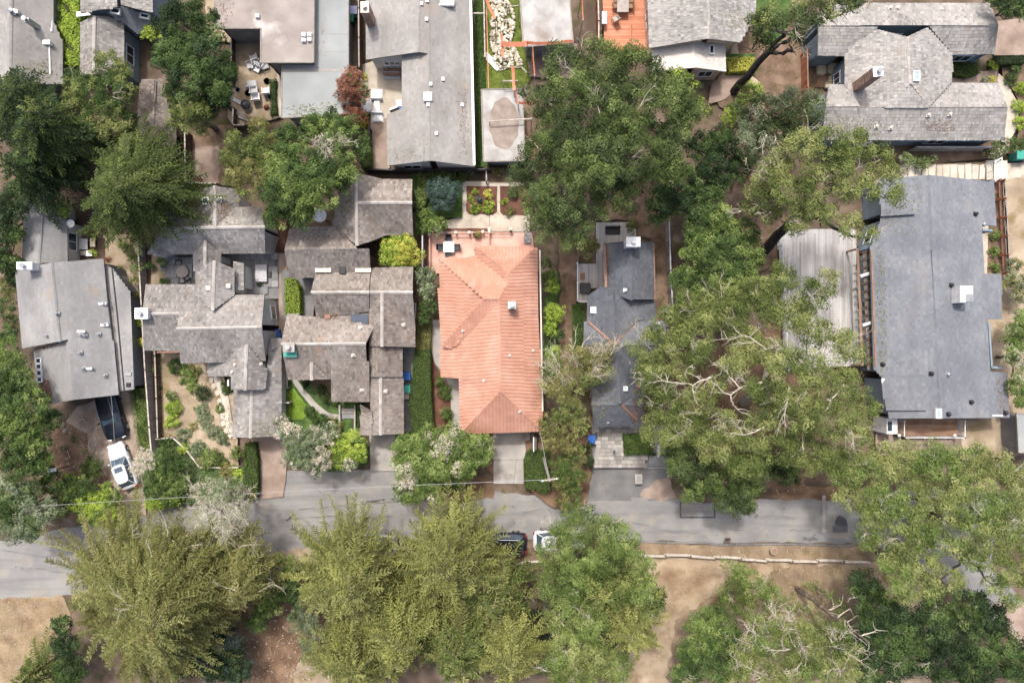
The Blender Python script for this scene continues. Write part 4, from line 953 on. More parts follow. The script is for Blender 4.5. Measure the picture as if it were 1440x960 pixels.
h3 = house('house', 'brown shake cottage with staggered gables between the white-walled cottage and the tiled house', 'house', [
  [[(500, 243, 4.6), (502, 345, 4.6), (467, 318, 3.0), (478, 262, 3.2)], [(500, 243, 4.6), (502, 345, 4.6), (519, 340, 3.9), (542, 331, 2.9), (540, 252, 3.0)]],
  [[(502, 285, 4.6), (579, 285, 4.6), (580, 253, 3.2), (540, 252, 3.2)], [(502, 285, 4.6), (579, 285, 4.6), (581, 330, 2.9), (542, 331, 2.9)]],
  [[(400, 351, 4.6), (503, 350, 4.6), (470, 318, 3.1), (407, 322, 3.1)], [(400, 351, 4.6), (519, 350, 4.6), (521, 381, 3.2), (407, 391, 3.0)]],
  [[(437, 411, 4.5), (519, 411, 4.5), (521, 378, 3.1), (444, 383, 3.1)], [(437, 411, 4.5), (519, 411, 4.5), (519, 438, 3.4), (445, 447, 3.2)]],
  [[(520, 411, 4.4), (580, 411, 4.4), (581, 375, 3.0), (522, 378, 3.0)], [(520, 411, 4.4), (580, 411, 4.4), (584, 458, 2.9), (520, 458, 2.9)]],
  [[(537, 411, 4.5), (537, 487, 4.5), (521, 487, 3.8), (520, 436, 3.7)], [(537, 411, 4.5), (537, 487, 4.5), (583, 488, 2.8), (584, 458, 2.8)]],
  [[(457, 446, 3.2), (520, 438, 3.2), (520, 458, 3.2), (480, 458, 3.2)]],
  [[(395, 484, 4.9), (514, 483, 4.9), (527, 458, 3.8), (404, 441, 3.3)], [(395, 484, 4.9), (514, 483, 4.9), (517, 533, 3.2), (405, 533, 3.2)]],
  [[(438, 509, 4.3), (438, 534, 4.2), (419, 534, 3.3)], [(438, 509, 4.3), (438, 534, 4.2), (464, 533, 3.3)]],
  [[(465, 508, 4.3), (519, 508, 4.3), (520, 565, 2.8), (466, 564, 2.8)]],
  [[(531, 470, 4.1), (531, 530, 4.1), (519, 530, 3.3), (519, 465, 3.3)], [(531, 488, 4.1), (531, 530, 4.1), (566, 530, 2.9), (566, 489, 2.9)]],
  [[(535, 530, 3.8), (535, 611, 3.8), (521, 612, 3.2), (521, 530, 3.2)], [(535, 530, 3.8), (535, 611, 3.8), (568, 610, 2.6), (567, 530, 2.6)]],
  [[(506, 568, 3.4), (523, 579, 3.6), (508, 580, 2.9)], [(508, 580, 2.9), (523, 579, 3.6), (523, 612, 3.3), (506, 612, 2.8)]]], m_shk_b, m_wallb, 'shake', cap=m_capg)
chimney(h3, 409, 488, 5.2, .8, .7, m_metal, m_conc); boxvent(h3, 409, 497, .9, .45, .12, m_teal)
for u, v in ((497, 499), (507, 461), (567, 457), (509, 548), (542, 550)): vent(h3, u, v, .08, .15, m_cream)
for u, v in ((455, 380), (511, 380)): boxvent(h3, u, v, 1.1, .3, .1, m_cream)
boxvent(h3, 482, 380, .45, .5, .2, m_black)
boxvent(h3, 461, 445, .4, .3, .1, m_copper); boxvent(h3, 506, 450, 1.2, .8, .06, mat('roof_membrane', H('4e5560')))
boxvent(h3, 549, 266, .6, .5, .05, m_shk_b)
h4 = house('house', 'terracotta tiled house with hipped roof and pink terrace', 'house', [
  [[(617, 364, 2.6), (680, 420, 4.7), (642, 487, 3.05), (621, 487, 2.6)],
   [(617, 364, 2.8), (680, 420, 4.9), (702, 420, 4.9), (715, 396, 4.5), (669, 362, 2.8)],
   [(669, 346, 3.0), (715, 385, 4.5), (715, 396, 4.5), (669, 362, 2.8)],
   [(669, 346, 3.0), (753, 348, 3.0), (715, 385, 4.5)],
   [(753, 348, 3.2), (715, 385, 4.6), (715, 396, 4.6), (702, 420, 4.95), (704, 550, 4.95), (762, 606, 3.0), (763, 580, 3.0)],
   [(680, 420, 4.9), (702, 421, 4.9), (642, 487, 3.1), (621, 487, 2.9)],
   [(703, 422, 4.95), (704, 550, 4.95), (647, 610, 3.0), (645, 532, 3.0), (620, 530, 2.3), (620, 488, 2.3), (642, 487, 2.9)],
   [(704, 550, 4.95), (647, 610, 3.0), (762, 606, 3.0)]]], m_terra, m_wallc, 'tile')
chimney(h4, 720, 430, 5.5, .6, .55, m_wgrey, m_metal)
for u, v in ((651, 465), (749, 493), (731, 578), (681, 535), (716, 500)): vent(h4, u, v, .06, .15, m_cream)
strip(h4, 'gutter', [(759, 352), (763, 578)], .12, m_cream)
h5 = house('house', 'dark slate-coloured shingled house with orange copper valleys', 'house', [
  [[(888, 341, 4.5), (888, 422, 4.5), (852, 410, 3.1), (849, 342, 3.1)], [(888, 341, 4.5), (888, 421, 4.5), (920, 421, 3.2), (919, 340, 3.2)]],
  [[(863, 402, 4.2), (864, 485, 4.2), (827, 452, 2.9), (826, 416, 2.9), (845, 403, 3.4)], [(863, 402, 4.2), (864, 485, 4.2), (895, 450, 3.1), (922, 450, 2.6), (920, 421, 2.7), (888, 404, 3.4)]],
  [[(827, 452, 2.9), (864, 485, 4.2), (821, 485, 4.2), (821, 452, 2.8)], [(895, 450, 3.0), (936, 451, 2.9), (936, 485, 4.2), (864, 485, 4.2)],
   [(821, 485, 4.2), (864, 485, 4.2), (845, 512, 3.2), (820, 520, 2.9)], [(864, 485, 4.2), (936, 485, 4.2), (936, 515, 3.0), (887, 512, 3.1)]],
  [[(866, 487, 4.2), (872, 567, 4.2), (832, 566, 2.9), (828, 510, 2.8)], [(866, 487, 4.2), (874, 567, 4.2), (905, 545, 2.9), (897, 512, 3.0)]],
  [[(832, 569, 4.0), (905, 569, 4.0), (905, 542, 3.0), (832, 545, 3.0)], [(832, 569, 4.0), (905, 569, 4.0), (905, 598, 2.8), (836, 600, 2.8)]]], m_asp_d, m_wallc, 'asphalt')
for q in ([(827, 452), (864, 484)], [(864, 484), (895, 451)], [(864, 487), (886, 511)], [(874, 567), (896, 546)], [(874, 569), (895, 590)], [(859, 494), (864, 486)]): strip(h5, 'valley_flashing', q, .17, m_copper)
strip(h5, 'gutter', [(850, 344), (852, 404)], .2, m_copper); strip(h5, 'gutter', [(919, 342), (921, 420)], .1, m_copper); strip(h5, 'gutter', [(896, 545), (897, 540)], .5, m_copper)
chimney(h5, 887, 343, 5.6, 1.0, .7, m_white, m_white)
vent(h5, 879, 408, .07, .35, m_white); boxvent(h5, 834, 436, .4, .45, .15, m_white); skylight(h5, 879, 546, .28, .28); vent(h5, 926, 456, .1, .2); vent(h5, 855, 594, .05, .2)
h6 = house('house', 'large blue-grey shingled house with low gable and white chimney box', 'house', [
  [[(1307, 246, 4.4), (1322, 588, 4.4), (1249, 588, 3.2), (1240, 530, 3.2), (1230, 518, 3.2), (1225, 350, 3.2), (1240, 303, 3.2), (1236, 252, 3.2)],
   [(1307, 246, 4.4), (1322, 588, 4.4), (1420, 587, 3.0), (1416, 524, 3.0), (1392, 522, 3.4), (1387, 449, 3.4), (1409, 449, 3.0), (1407, 385, 3.0), (1384, 385, 3.4), (1380, 316, 3.4), (1401, 318, 3.0), (1397, 256, 3.0)]],
  [[(1240, 530, 3.5), (1303, 529, 4.35), (1303, 577, 4.35), (1246, 577, 3.5)]],
  [[(1236, 250, 3.4), (1290, 249, 4.3), (1288, 301, 4.3), (1240, 304, 3.6)]]], m_asp_b, m_wallbl, 'asphalt')
strip(h6, 'gutter', [(1241, 532), (1245, 570)], .25, m_white); strip(h6, 'gutter', [(1225, 352), (1231, 516)], .12, m_deckb)
p = hit(h6[1], 1346, 415); bx = MB().box((p[0], p[1], 4.2), (1.05, 1.35, 1.9), 0, .04); bx.build('chimney', m_white, h6[0]); MB().box((p[0] + .2, p[1] - .3, 5.2), (.55, .6, .14)).build('chimney_cap', m_metal, h6[0])
for u, v in ((1371, 301), (1309, 525), (1332, 526), (1365, 565), (1333, 582), (1413, 580), (1337, 401), (1358, 413), (1350, 432), (1241, 512), (1382, 316)): vent(h6, u, v, .08, .22, m_black if u % 2 else m_metal)
skylight(h6, 1318, 581, .4, .7); boxvent(h6, 1401, 584, .7, .12, .1, m_white)
h7 = house('house', 'light grey shake house with brick chimney and many gables', 'house', [
  [[(1151, 37, 4.2), (1235, 38, 4.2), (1187, 79, 3.2), (1150, 78, 3.2)], [(1151, 37, 4.2), (1404, 34, 4.2), (1392, 5, 3.1), (1182, 6, 3.1), (1160, 11, 3.4), (1149, 25, 4.0)],
   [(1307, 36, 4.2), (1404, 34, 4.2), (1399, 76, 3.0), (1338, 76, 3.0)]],
  [[(1225, 38, 4.1), (1276, 52, 4.7), (1280, 118, 4.7), (1245, 151, 4.2), (1210, 151, 4.0), (1187, 120, 3.3), (1187, 79, 3.3)],
   [(1276, 52, 4.7), (1305, 38, 4.2), (1338, 76, 3.3), (1338, 115, 3.3), (1308, 150, 4.4), (1280, 118, 4.7)]],
  [[(1280, 118, 4.7), (1244, 152, 4.3), (1307, 152, 4.3)]],
  [[(1161, 151, 4.2), (1417, 152, 4.2), (1412, 196, 3.0), (1250, 197, 3.0), (1156, 195, 3.0)], [(1308, 151, 4.2), (1417, 151, 4.2), (1405, 117, 3.1), (1338, 117, 3.1)], [(1161, 150, 4.2), (1210, 150, 4.2), (1187, 119, 3.3), (1166, 120, 3.3)]]], m_shk_l, m_wallbl, 'shake', cap=m_capg)
chimney(h7, 1206, 122, 6.8, .7, .7, m_brick, m_white, rz=.1); skylight(h7, 1287, 108, .45, .75)
for u, v in ((1262, 12), (1270, 44), (1305, 162), (1335, 161), (1252, 180), (1232, 178), (1252, 12)): vent(h7, u, v, .08, .14, m_cream)
h8 = house('house', 'grey shake house with a lower cream shingled wing beside the orange deck', 'house', [
  [[(996, -45, 4.9), (997, 54, 4.9), (915, 68, 3.3), (909, -45, 3.3)], [(996, -45, 4.9), (997, 54, 4.9), (1040, 61, 3.4), (1063, 20, 3.0), (1063, -45, 3.0)]],
  ], m_shk_l, m_wallc, 'shake', cap=m_capg, wins=3)
h8b = house('house_wing', 'cream shingled low wing with one skylight below the grey gable', 'house wing', [
  [[(975, 58, 3.5), (976, 95, 3.5), (947, 99, 2.8), (918, 100, 2.5), (918, 70, 2.5), (930, 64, 2.6)], [(975, 58, 3.5), (976, 95, 3.5), (1021, 101, 2.6), (1020, 62, 2.6)]]], m_shk_c, m_wallc, 'shake', wins=3)
skylight(h8b, 1000, 71, .35, .7, n=0)
def flatroof(name, label, cat, poly, z, rm, wm, edge=m_wgrey, para=.1):
    c = np.mean([P(u, v, z) for u, v in poly], 0); root = thing(name, label, cat, (float(c[0]), float(c[1]), 0)); pts = [np.array(P(u, v, z)) for u, v in poly]
    MB().prism([tuple(p[:2]) for p in pts], z - .22, z).build('roof', rm, root)
    b = MB(); n = len(pts)
    for i in range(n):
        a, d = pts[i], pts[(i + 1) % n]; b.tube([(a[0], a[1], z + .02), (d[0], d[1], z + .02)], para * .6, 4)
    b.build('parapet', edge, root); cc = sum(pts) / n; area = sum(pts[i][0] * pts[(i + 1) % n][1] - pts[(i + 1) % n][0] * pts[i][1] for i in range(n)); sg = 1 if area > 0 else -1
    for i in range(n):
        a, d = pts[i], pts[(i + 1) % n]; L = np.linalg.norm(d - a)
        if L < .4: continue
        e = (d - a) / L; nr = np.array([-e[1], e[0]]) * sg; a2 = a[:2] + nr * .3 + e[:2] * .3; d2 = d[:2] + nr * .3 - e[:2] * .3
        MB().prism([tuple(a2), tuple(d2), tuple(d2 + nr * .16), tuple(a2 + nr * .16)], 0, z - .22).build('wall', wm, root)
    return root, [(np.array(pts), (0, 0, z))]
h9 = flatroof('flat_roofed_house', 'small house with flat whitish roof beside the white stone bed', 'house', [(729, -40), (798, -40), (806, 60), (736, 66)], 3.3, m_flatw, m_wallg)
f = MB(); x, y, _ = P(768, 72, 0)
for dx in (-.6, .6): f.box((x + dx, y, 1.3), (.1, .1, 1.6))
f.build('window', m_white, h9[0])
h9b = flatroof('garage', 'flat roofed garage with an oval brown stain on its pale roof', 'garage', [(677, 126), (735, 125), (738, 226), (680, 227)], 2.6, m_flatw, m_wallg)
st = [P(707 + 19 * math.cos(t) * (1.25 if math.cos(t) > 0 else 1) * rnd.uniform(.9, 1.05), 174 + 36 * math.sin(t) * rnd.uniform(.95, 1.05), 2.606) for t in np.linspace(0, 6.0, 26)]
obj('roof_stain', st, [tuple(range(len(st)))], m_stain, h9b[0])
h10 = house('house', 'pale grey composition-shingled house with brick chimney and white patio loungers', 'house', [
  [[(590, -45, 4.7), (589, 73, 4.7), (516, 84, 3.0), (514, -45, 3.0)], [(590, -45, 4.7), (589, 73, 4.7), (603, 76, 4.35), (603, -45, 4.35)]],
  [[(603, -45, 4.4), (605, 226, 4.4), (545, 233, 3.0), (544, 161, 3.0), (565, 153, 3.45), (565, 76, 3.45), (590, 60, 4.05)], [(603, -45, 4.4), (605, 226, 4.4), (668, 234, 2.9), (661, -45, 2.9)]]], m_asp_l, m_wallw, 'asphalt')
chimney(h10, 522, 31, 5.6, .6, .8, m_brick, m_cream); skylight(h10, 626, 4, 1.4, .55); skylight(h10, 602, 137, .6, .6)
for u, v in ((593, 6), (600, 28), (602, 148), (606, 119), (623, 112), (614, 188), (650, 148), (601, 2)): boxvent(h10, u, v, .2, .24, .1, m_white)
strip(h10, 'gutter', [(661, -40), (667, 232)], .2, m_white)
h11 = flatroof('flat_roofed_house', 'flat-roofed house with worn brown roof beside the cluttered yard', 'house', [(302, -45), (442, -45), (441, 88), (367, 88), (367, 40), (302, 40)], 3.7, m_flatb, m_wallg)
h11b = flatroof('flat_roofed_wing', 'low smooth light grey flat roof beside the red-leaved bush', 'house wing', [(443, -45), (490, -45), (490, 160), (396, 166), (397, 92), (443, 92)], 2.9, m_flatg, m_wallg)
for u, v in ((363, 24), (428, 50), (436, 50), (428, 58), (436, 57)):
    p = hit(h11[1], u, v); MB().box((p[0], p[1], p[2] + .12), (.35, .3, .3), 0, .03).build('vent', m_white, h11[0])
for (u0, v0, u1, v1) in ((443, 48, 490, 48), (443, 73, 490, 73), (397, 100, 490, 98), (455, -40, 455, 92)):
    a = P(u0, v0, 2.9); d = P(u1, v1, 2.9); MB().box(((a[0] + d[0]) / 2, (a[1] + d[1]) / 2, 2.903), (abs(d[0] - a[0]) + .03, abs(d[1] - a[1]) + .03, .02)).build('roof_seam', m_wgrey, h11b[0])
h12 = house('house', 'pale grey roofed house with white pipe at the top left corner', 'house', [
  [[(16, -45, 5.2), (14, 120, 5.2), (-60, 125, 3.2), (-60, -45, 3.2)], [(16, -45, 5.2), (14, 120, 5.2), (86, 118, 3.0), (87, 60, 3.0), (75, 30, 3.3), (74, -45, 3.3)]]], m_asp_l, m_wallg, 'asphalt', wins=2)
strip(h12, 'gutter', [(74, -30), (73, 45)], .14, m_white); strip(h12, 'gutter', [(70, 65), (71, 105)], .1, m_white)
chimney(h12, 52, 38, 5.2, .35, .35, m_metal, m_metal); vent(h12, 18, 17, .12, .3); boxvent(h12, 69, 62, .5, .3, .3, m_white); boxvent(h12, 24, 18, .35, .25, .2, m_white)
h13 = house('house', 'two-tone cottage with a brown gable and a blue-grey slope with skylights', 'house', [
  [[(132, 22, 4.2), (131, 105, 4.2), (113, 106, 3.2), (113, 32, 3.2)], [(132, 22, 4.2), (131, 105, 4.2), (174, 104, 2.9), (174, 32, 2.9), (155, 24, 3.4)]],
  [[(113, -45, 4.6), (163, -45, 4.6), (165, 10, 4.6), (113, 18, 4.6)]], [[(166, -45, 4.8), (213, -45, 4.4), (213, 18, 4.4), (170, 7, 4.8)]]], m_shk_g, m_wallbl, 'shake', cap=m_capg, wins=3)
h13b = house('dormer_roof', 'blue-grey slope with two dark skylights below the brown roofs', 'house wing', [
  [[(150, 18, 4.0), (170, 8, 4.3), (218, 27, 3.2), (192, 47, 2.7), (175, 33, 3.1)]]], m_asp_b, m_wallbl, 'asphalt', wins=0)
skylight(h13b, 164, 17, .7, .4, n=0, rz=-.2); skylight(h13b, 205, 24, .7, .35, n=0, rz=-.2); 
strip(h13, 'gutter', [(108, 21), (132, 18)], .4, m_white); strip(h13, 'gutter', [(164, -30), (165, 9)], .3, m_white)
h14 = house('shed', 'long brown shed under the yellow-green bush', 'shed', [
  [[(216, 111, 3.3), (213, 204, 3.3), (191, 207, 2.5), (199, 112, 2.5)], [(216, 111, 3.3), (213, 204, 3.3), (245, 207, 2.4), (247, 190, 2.4), (228, 112, 2.5)]]], m_shk_b, m_wallb, 'shake', wins=2)
h15 = flatroof('outbuilding', 'grey-roofed outbuilding at the right edge beside the gravel yard', 'outbuilding', [(1430, 581), (1500, 580), (1500, 636), (1433, 636)], 2.8, m_flatg, m_wallg)


roof_litter(h1, [(48, 525), (70, 535), (74, 560), (72, 569), (54, 571)], 3800, size=.04); roof_litter(h1, [(46, 492), (80, 480), (84, 484), (52, 497)], 500)
roof_litter(h5, [(826, 500), (850, 490), (870, 560), (840, 600), (832, 590)], 900, 'olive'); roof_litter(h5, [(890, 560), (905, 545), (905, 598), (880, 598)], 600); roof_litter(h5, [(850, 343), (856, 343), (858, 408), (852, 408)], 300)
roof_litter(h6, [(1230, 350), (1244, 340), (1250, 560), (1236, 520)], 900, 'olive'); roof_litter(h6, [(1240, 255), (1300, 250), (1290, 330), (1240, 330)], 500, 'olive'); roof_litter(h6, [(1398, 515), (1420, 520), (1420, 585), (1400, 585)], 300)
roof_litter(h2, [(270, 262), (345, 285), (372, 320), (240, 330)], 900, 'olive'); roof_litter(h2, [(305, 282), (325, 285), (322, 305), (306, 312)], 500); roof_litter(h2, [(344, 600), (396, 580), (396, 613), (350, 615)], 500, 'olive')
roof_litter(h3, [(467, 318), (476, 320), (503, 345), (500, 351), (490, 348)], 400); roof_litter(h3, [(505, 288), (542, 328), (538, 333), (503, 296)], 350); roof_litter(h3, [(452, 441), (475, 438), (480, 452), (455, 450)], 300); roof_litter(h3, [(465, 260), (500, 245), (500, 300), (470, 310)], 500, 'olive')
roof_litter(h4, [(755, 500), (764, 500), (764, 600), (745, 606), (750, 560)], 450, 'olive'); roof_litter(h4, [(645, 560), (660, 590), (700, 606), (650, 609)], 250, 'olive'); roof_litter(h4, [(617, 364), (622, 366), (622, 480), (617, 480)], 150, 'olive')
roof_litter(h10, [(640, 130), (658, 120), (660, 215), (645, 225)], 1100, size=.03); roof_litter(h10, [(560, 210), (600, 200), (600, 228), (548, 232)], 200, 'olive'); roof_litter(h7, [(1160, 165), (1240, 160), (1240, 195), (1160, 195)], 700, 'olive'); roof_litter(h7, [(1300, 165), (1345, 165), (1340, 190), (1300, 190)], 300)
roof_litter(h12, [(20, 90), (86, 80), (86, 118), (15, 118)], 500, 'olive'); roof_litter(h14, [(199, 112), (226, 112), (245, 205), (192, 206)], 900, 'rust'); roof_litter(h8, [(1000, 20), (1060, 0), (1060, 40), (1040, 60)], 400, 'olive'); roof_litter(h13, [(113, 80), (174, 70), (174, 104), (113, 105)], 400, 'olive')
roof_litter(h11b, [(443, 90), (450, -10), (462, -10), (460, 90), (470, 100), (398, 98), (398, 92)], 900, size=.03); roof_litter(h11b, [(398, 150), (490, 140), (490, 160), (398, 165)], 500, 'olive'); roof_litter(h11, [(305, -10), (330, 0), (325, 38), (304, 38)], 200)

merge(h8, h8b); merge(h13, h13b); merge(h11, h11b)
# ================================================================ VEHICLES
m_blackp = mat('paint_black', [H('15181f'), H('1c2029')], rough=.22, spec=.6, noise=.3)
m_whitep = mat('paint_white', [H('bcbec1'), H('c8cacc')], rough=.25, spec=.6, noise=.3)
m_cglass = mat('car_glass', [H('394755'), H('4b5a68')], rough=.06, spec=.8)  # lighter blue-grey base: the sky's reflection is put into the glass colour
m_lamp = mat('headlight_glass', H('d8dde2'), rough=.15); m_tail = mat('tail_light', H('8f1f1c'), rough=.3)
def car(label, u, v, ang, L, Wd, Ht, paint, kind='hatch', group='parked cars'):
    root = thing('parked_car', label, 'car', (0, 0, 0), group); w = Wd / 2; hb = Ht * .58
    # sections front (+y) to rear: y, half width, underside, belt height, crown
    if kind == 'suv': sec = [(L / 2, .72, .38, .70, .0), (L / 2 - .12, .90, .26, .82, .03), (L / 2 - .6, .98, .2, .95, .05), (L * .22, 1, .2, 1.02, .05), (0, 1, .2, 1.03, .03), (-L * .25, 1, .2, 1.03, .03), (-L / 2 + .35, .98, .22, 1.0, .03), (-L / 2 + .08, .92, .3, .92, .03), (-L / 2, .8, .4, .8, .0)]
    else: sec = [(L / 2, .62, .34, .56, .0), (L / 2 - .14, .84, .24, .66, .03), (L / 2 - .55, .96, .19, .78, .05), (L * .2, 1, .18, .9, .05), (0, 1, .18, .93, .02), (-L * .22, 1, .18, .93, .02), (-L / 2 + .35, .97, .2, .92, .03), (-L / 2 + .1, .88, .28, .86, .02), (-L / 2, .72, .36, .74, .0)]
    V, Fc = [], []
    for y, ww, zl, zb, cr in sec:
        a = w * ww; V += [(-a * .9, y, zl), (-a, y, (zl + zb) / 2), (-a * .97, y, zb - .05), (-a * .84, y, zb), (-a * .4, y, zb + cr), (0, y, zb + cr * 1.2), (a * .4, y, zb + cr), (a * .84, y, zb), (a * .97, y, zb - .05), (a, y, (zl + zb) / 2), (a * .9, y, zl)]
    n = 11
    for i in range(len(sec) - 1): Fc += [(i * n + k, (i + 1) * n + k, (i + 1) * n + (k + 1) % n, i * n + (k + 1) % n) for k in range(n)]
    Fc += [tuple(range(n)), tuple((len(sec) - 1) * n + k for k in range(n))[::-1]]
    obj('body', V, Fc, paint, root, smooth=True, world=False)
    yf, yr = (L * .20, -L * .46) if kind == 'suv' else (L * .19, -L * .44)
    tf, tr = (L * .07, -L * .40) if kind == 'suv' else (L * .03, -L * .33)
    b0 = (1.0 if kind == 'suv' else .9)
    G = []
    for y0, y1, wb, wt in ((yf, tf, .80, .62), ((yf * .45), (tf - .15), .88, .70), (0, 0, .89, .71), (yr * .6, tr * .7, .88, .70), (yr, tr, .76, .62)):
        G.append((y0, y1, w * wb, w * wt))
    V, Fc = [], []
    for y0, y1, wb, wt in G: V += [(-wb, y0, b0), (-wt, y1, Ht - .06), (wt, y1, Ht - .06), (wb, y0, b0)]
    for i in range(len(G) - 1): Fc += [(i * 4 + k, (i + 1) * 4 + k, (i + 1) * 4 + k + 1, i * 4 + k + 1) for k in range(3)]
    Fc += [(0, 1, 2, 3), (16, 19, 18, 17)]
    obj('windows', V, Fc, m_cglass, root, world=False)
    b = MB(); ring = [(-w * .60, tf - .02), (-w * .35, tf + .08), (w * .35, tf + .08), (w * .60, tf - .02), (w * .72, 0), (w * .70, tr * .7), (w * .58, tr + .05), (w * .3, tr - .06), (-w * .3, tr - .06), (-w * .58, tr + .05), (-w * .70, tr * .7), (-w * .72, 0)]
    b.prism(ring, Ht - .07, Ht - .02); b.prism([(x * .86, y * .92) for x, y in ring], Ht - .03, Ht + .01); b.build('roof_panel', paint, root, world=False)
    if kind != 'suv': MB().box((0, tf - .35, Ht + .012), (w * .9, .42, .012)).build('sunroof', m_cglass, root, world=False)
    else:
        b = MB()
        for s in (-1, 1): b.tube([(s * w * .62, tf - .1, Ht + .02), (s * w * .66, 0, Ht + .06), (s * w * .62, tr + .2, Ht + .02)], .02, 5)
        b.build('roof_rail', m_metal, root, world=False)
    for s in (-1, 1):
        for p_, q_, r_ in (((s * w * .82, yf, b0), (s * w * .63, tf, Ht - .04), .022), ((s * w * .9, -.1, b0), (s * w * .71, -.1, Ht - .04), .022), ((s * w * .78, yr, b0), (s * w * .63, tr, Ht - .04), .05)): MB().tube([p_, q_], r_, 4).build('pillar', paint, root, world=False)
        MB().box((s * (w + .09), yf * .62, b0 + .03), (.2, .13, .13), 0, .03).build('wing_mirror', paint, root, world=False)
        MB().box((s * w * .66, L / 2 - .12, .62 if kind != 'suv' else .74), (.34, .22, .13), s * -.35, .03).build('headlight', m_lamp, root, world=False)
        MB().box((s * w * .74, -L / 2 + .07, .78 if kind != 'suv' else .86), (.26, .12, .16), s * .2, .02).build('tail_light', m_tail, root, world=False)
        for y in (L * .31, -L * .30):
            wh = MB().tube([(s * (w - .22), y, .33), (s * (w + .01), y, .33)], .33, 18).build('wheel', m_rubber, root, world=False)
            MB().tube([(s * (w + .0), y, .33), (s * (w + .025), y, .33)], .2, 12).build('rim', m_metal, wh, world=False)
    b = MB()
    for s in (-1, 1): b.tube([(s * w * .3, yf + .05, b0 + .03), (s * w * .05 - .1, yf - (yf - tf) * .5, (b0 + Ht) / 2)], .012, 4)
    b.build('wiper', m_black, root, world=False)
    x, y, _ = P(u, v, .7); root.location = (x, y, 0); root.rotation_euler = (0, 0, R(ang)); return root
car('shiny black car in the shade at the head of the gravel drive', 156, 582, 195, 4.5, 1.88, 1.5, m_blackp, 'suv')
car('white hatchback with dark sunroof parked below the black car on the gravel drive', 172, 655, 21, 4.15, 1.62, 1.45, m_whitep)
car('black off-road vehicle half hidden by the olive conifer on the road verge', 703, 764, 90, 4.6, 1.9, 1.75, m_blackp, 'suv')
car('white car with only its rounded rear showing beyond the pine branches on the verge', 786, 760, -90, 4.5, 1.8, 1.5, m_whitep)
car('silver car almost covered by conifer boughs at the road edge', 524, 764, 84, 4.3, 1.75, 1.45, mat('paint_silver', [H('9ba1a6'), H('aab0b5')], rough=.25, spec=.6))

# ================================================================ SMALL THINGS
def bin_(label, u, v, body, lid, rz=0, cat='bin', s=1.0):
    r = thing('wheelie_bin', label, cat, (0, 0, 0), 'wheeled bins')
    b = MB(); V = [(-.24, -.27, .05), (.24, -.27, .05), (.24, .24, .05), (-.24, .24, .05), (-.3, -.36, .98), (.3, -.36, .98), (.3, .32, .98), (-.3, .32, .98)]
    b.add(V, [(3, 2, 1, 0), (4, 5, 6, 7), (0, 1, 5, 4), (1, 2, 6, 5), (2, 3, 7, 6), (3, 0, 4, 7)]); b.build('body', body, r, world=False)
    MB().box((0, -.02, 1.02), (.64, .72, .08), 0, .02).build('lid', lid, r, world=False); MB().tube([(-.25, .36, .95), (.25, .36, .95)], .03, 6).build('handle', m_black, r, world=False)
    for q in (-.27, .27): MB().tube([(q - .03, .28, .13), (q + .03, .28, .13)], .12, 10).build('wheel', m_rubber, r, world=False)
    x, y, _ = P(u, v, .5); r.location = (x, y, 0); r.rotation_euler = (0, 0, rz); r.scale = (s, s, s); return r
bin_('blue bin beside the brown shake house, above the teal bin', 573, 528, m_blue, m_blue, .1)
bin_('teal-lidded bin just below the blue bin beside the brown shake house', 573, 546, m_teal, m_teal, 0)
bin_('small grey bin below the teal bin in the side passage', 572, 556, m_wgrey, m_wgrey, 0, s=.8)
bin_('blue bin at the left edge of the paver courtyard', 831, 616, m_blue, m_blue, -.1)
bin_('blue bin against the white gable wall at the top of the long roof', 391, 469, m_blue, m_blue, .2)
bin_('green bin between the light grey flat roof and the brick chimney', 494, 29, m_greenp, m_greenp, 0)
bin_('pale lilac bin above the green bin near the top edge', 499, 18, mat('lilac_plastic', H('b9bede')), mat('lilac_plastic', H('b9bede')), 0)
bin_('bright teal-lidded bin by the hedge at the right edge', 1428, 221, m_teal, m_teal, R(90), s=1.2)
bin_('dark blue-lidded bin next to the bright teal one at the right edge', 1438, 221, m_blue, m_blue, R(90))
bin_('blue bin in the side strip of the left grey house', 184, 497, m_blue, m_blue, 0)
bin_('dark teal bin above the blue one in the left side strip', 178, 437, m_teal, m_greenp, 0)
bin_('black bin in the side strip at the middle of the left grey house', 172, 449, m_black, m_black, 0)
def chair(label, u, v, rz, m=m_black, z=0, s=1.0, group='garden chairs', name='garden_chair'):
    r = thing(name, label, 'chair', (0, 0, 0), group); MB().box((0, 0, .44), (.5, .5, .06), 0, .02).build('seat', m, r, world=False)
    MB().box((0, -.27, .72), (.5, .05, .5), 0, .015, rx=.15).build('backrest', m, r, world=False)
    for sx in (-.22, .22):
        for sy in (-.22, .22): MB().box((sx, sy, .21), (.04, .04, .42)).build('leg', m, r, world=False)
        MB().box((sx * 1.15, 0, .62), (.06, .46, .03)).build('armrest', m, r, world=False)
    x, y, _ = P(u, v, .45 + z); r.location = (x, y, z); r.rotation_euler = (0, 0, rz); r.scale = (s,) * 3; return r
def table(label, u, v, w, d, m, h=.74, rz=0, round_=False, z=0, name='garden_table', group=None):
    r = thing(name, label, 'table', (0, 0, 0), group)
    b = MB()
    if round_: b.cyl((0, 0, h - .04), w / 2, .04, 20)
    else: b.box((0, 0, h - .02), (w, d, .05), 0, .01)
    b.build('tabletop', m, r, world=False)
    for sx in (-1, 1):
        for sy in (-1, 1): MB().box((sx * w * .35, sy * d * .35, (h - .04) / 2), (.05, .05, h - .04)).build('leg', m, r, world=False)
    x, y, _ = P(u, v, h + z); r.location = (x, y, z); r.rotation_euler = (0, 0, rz); return r
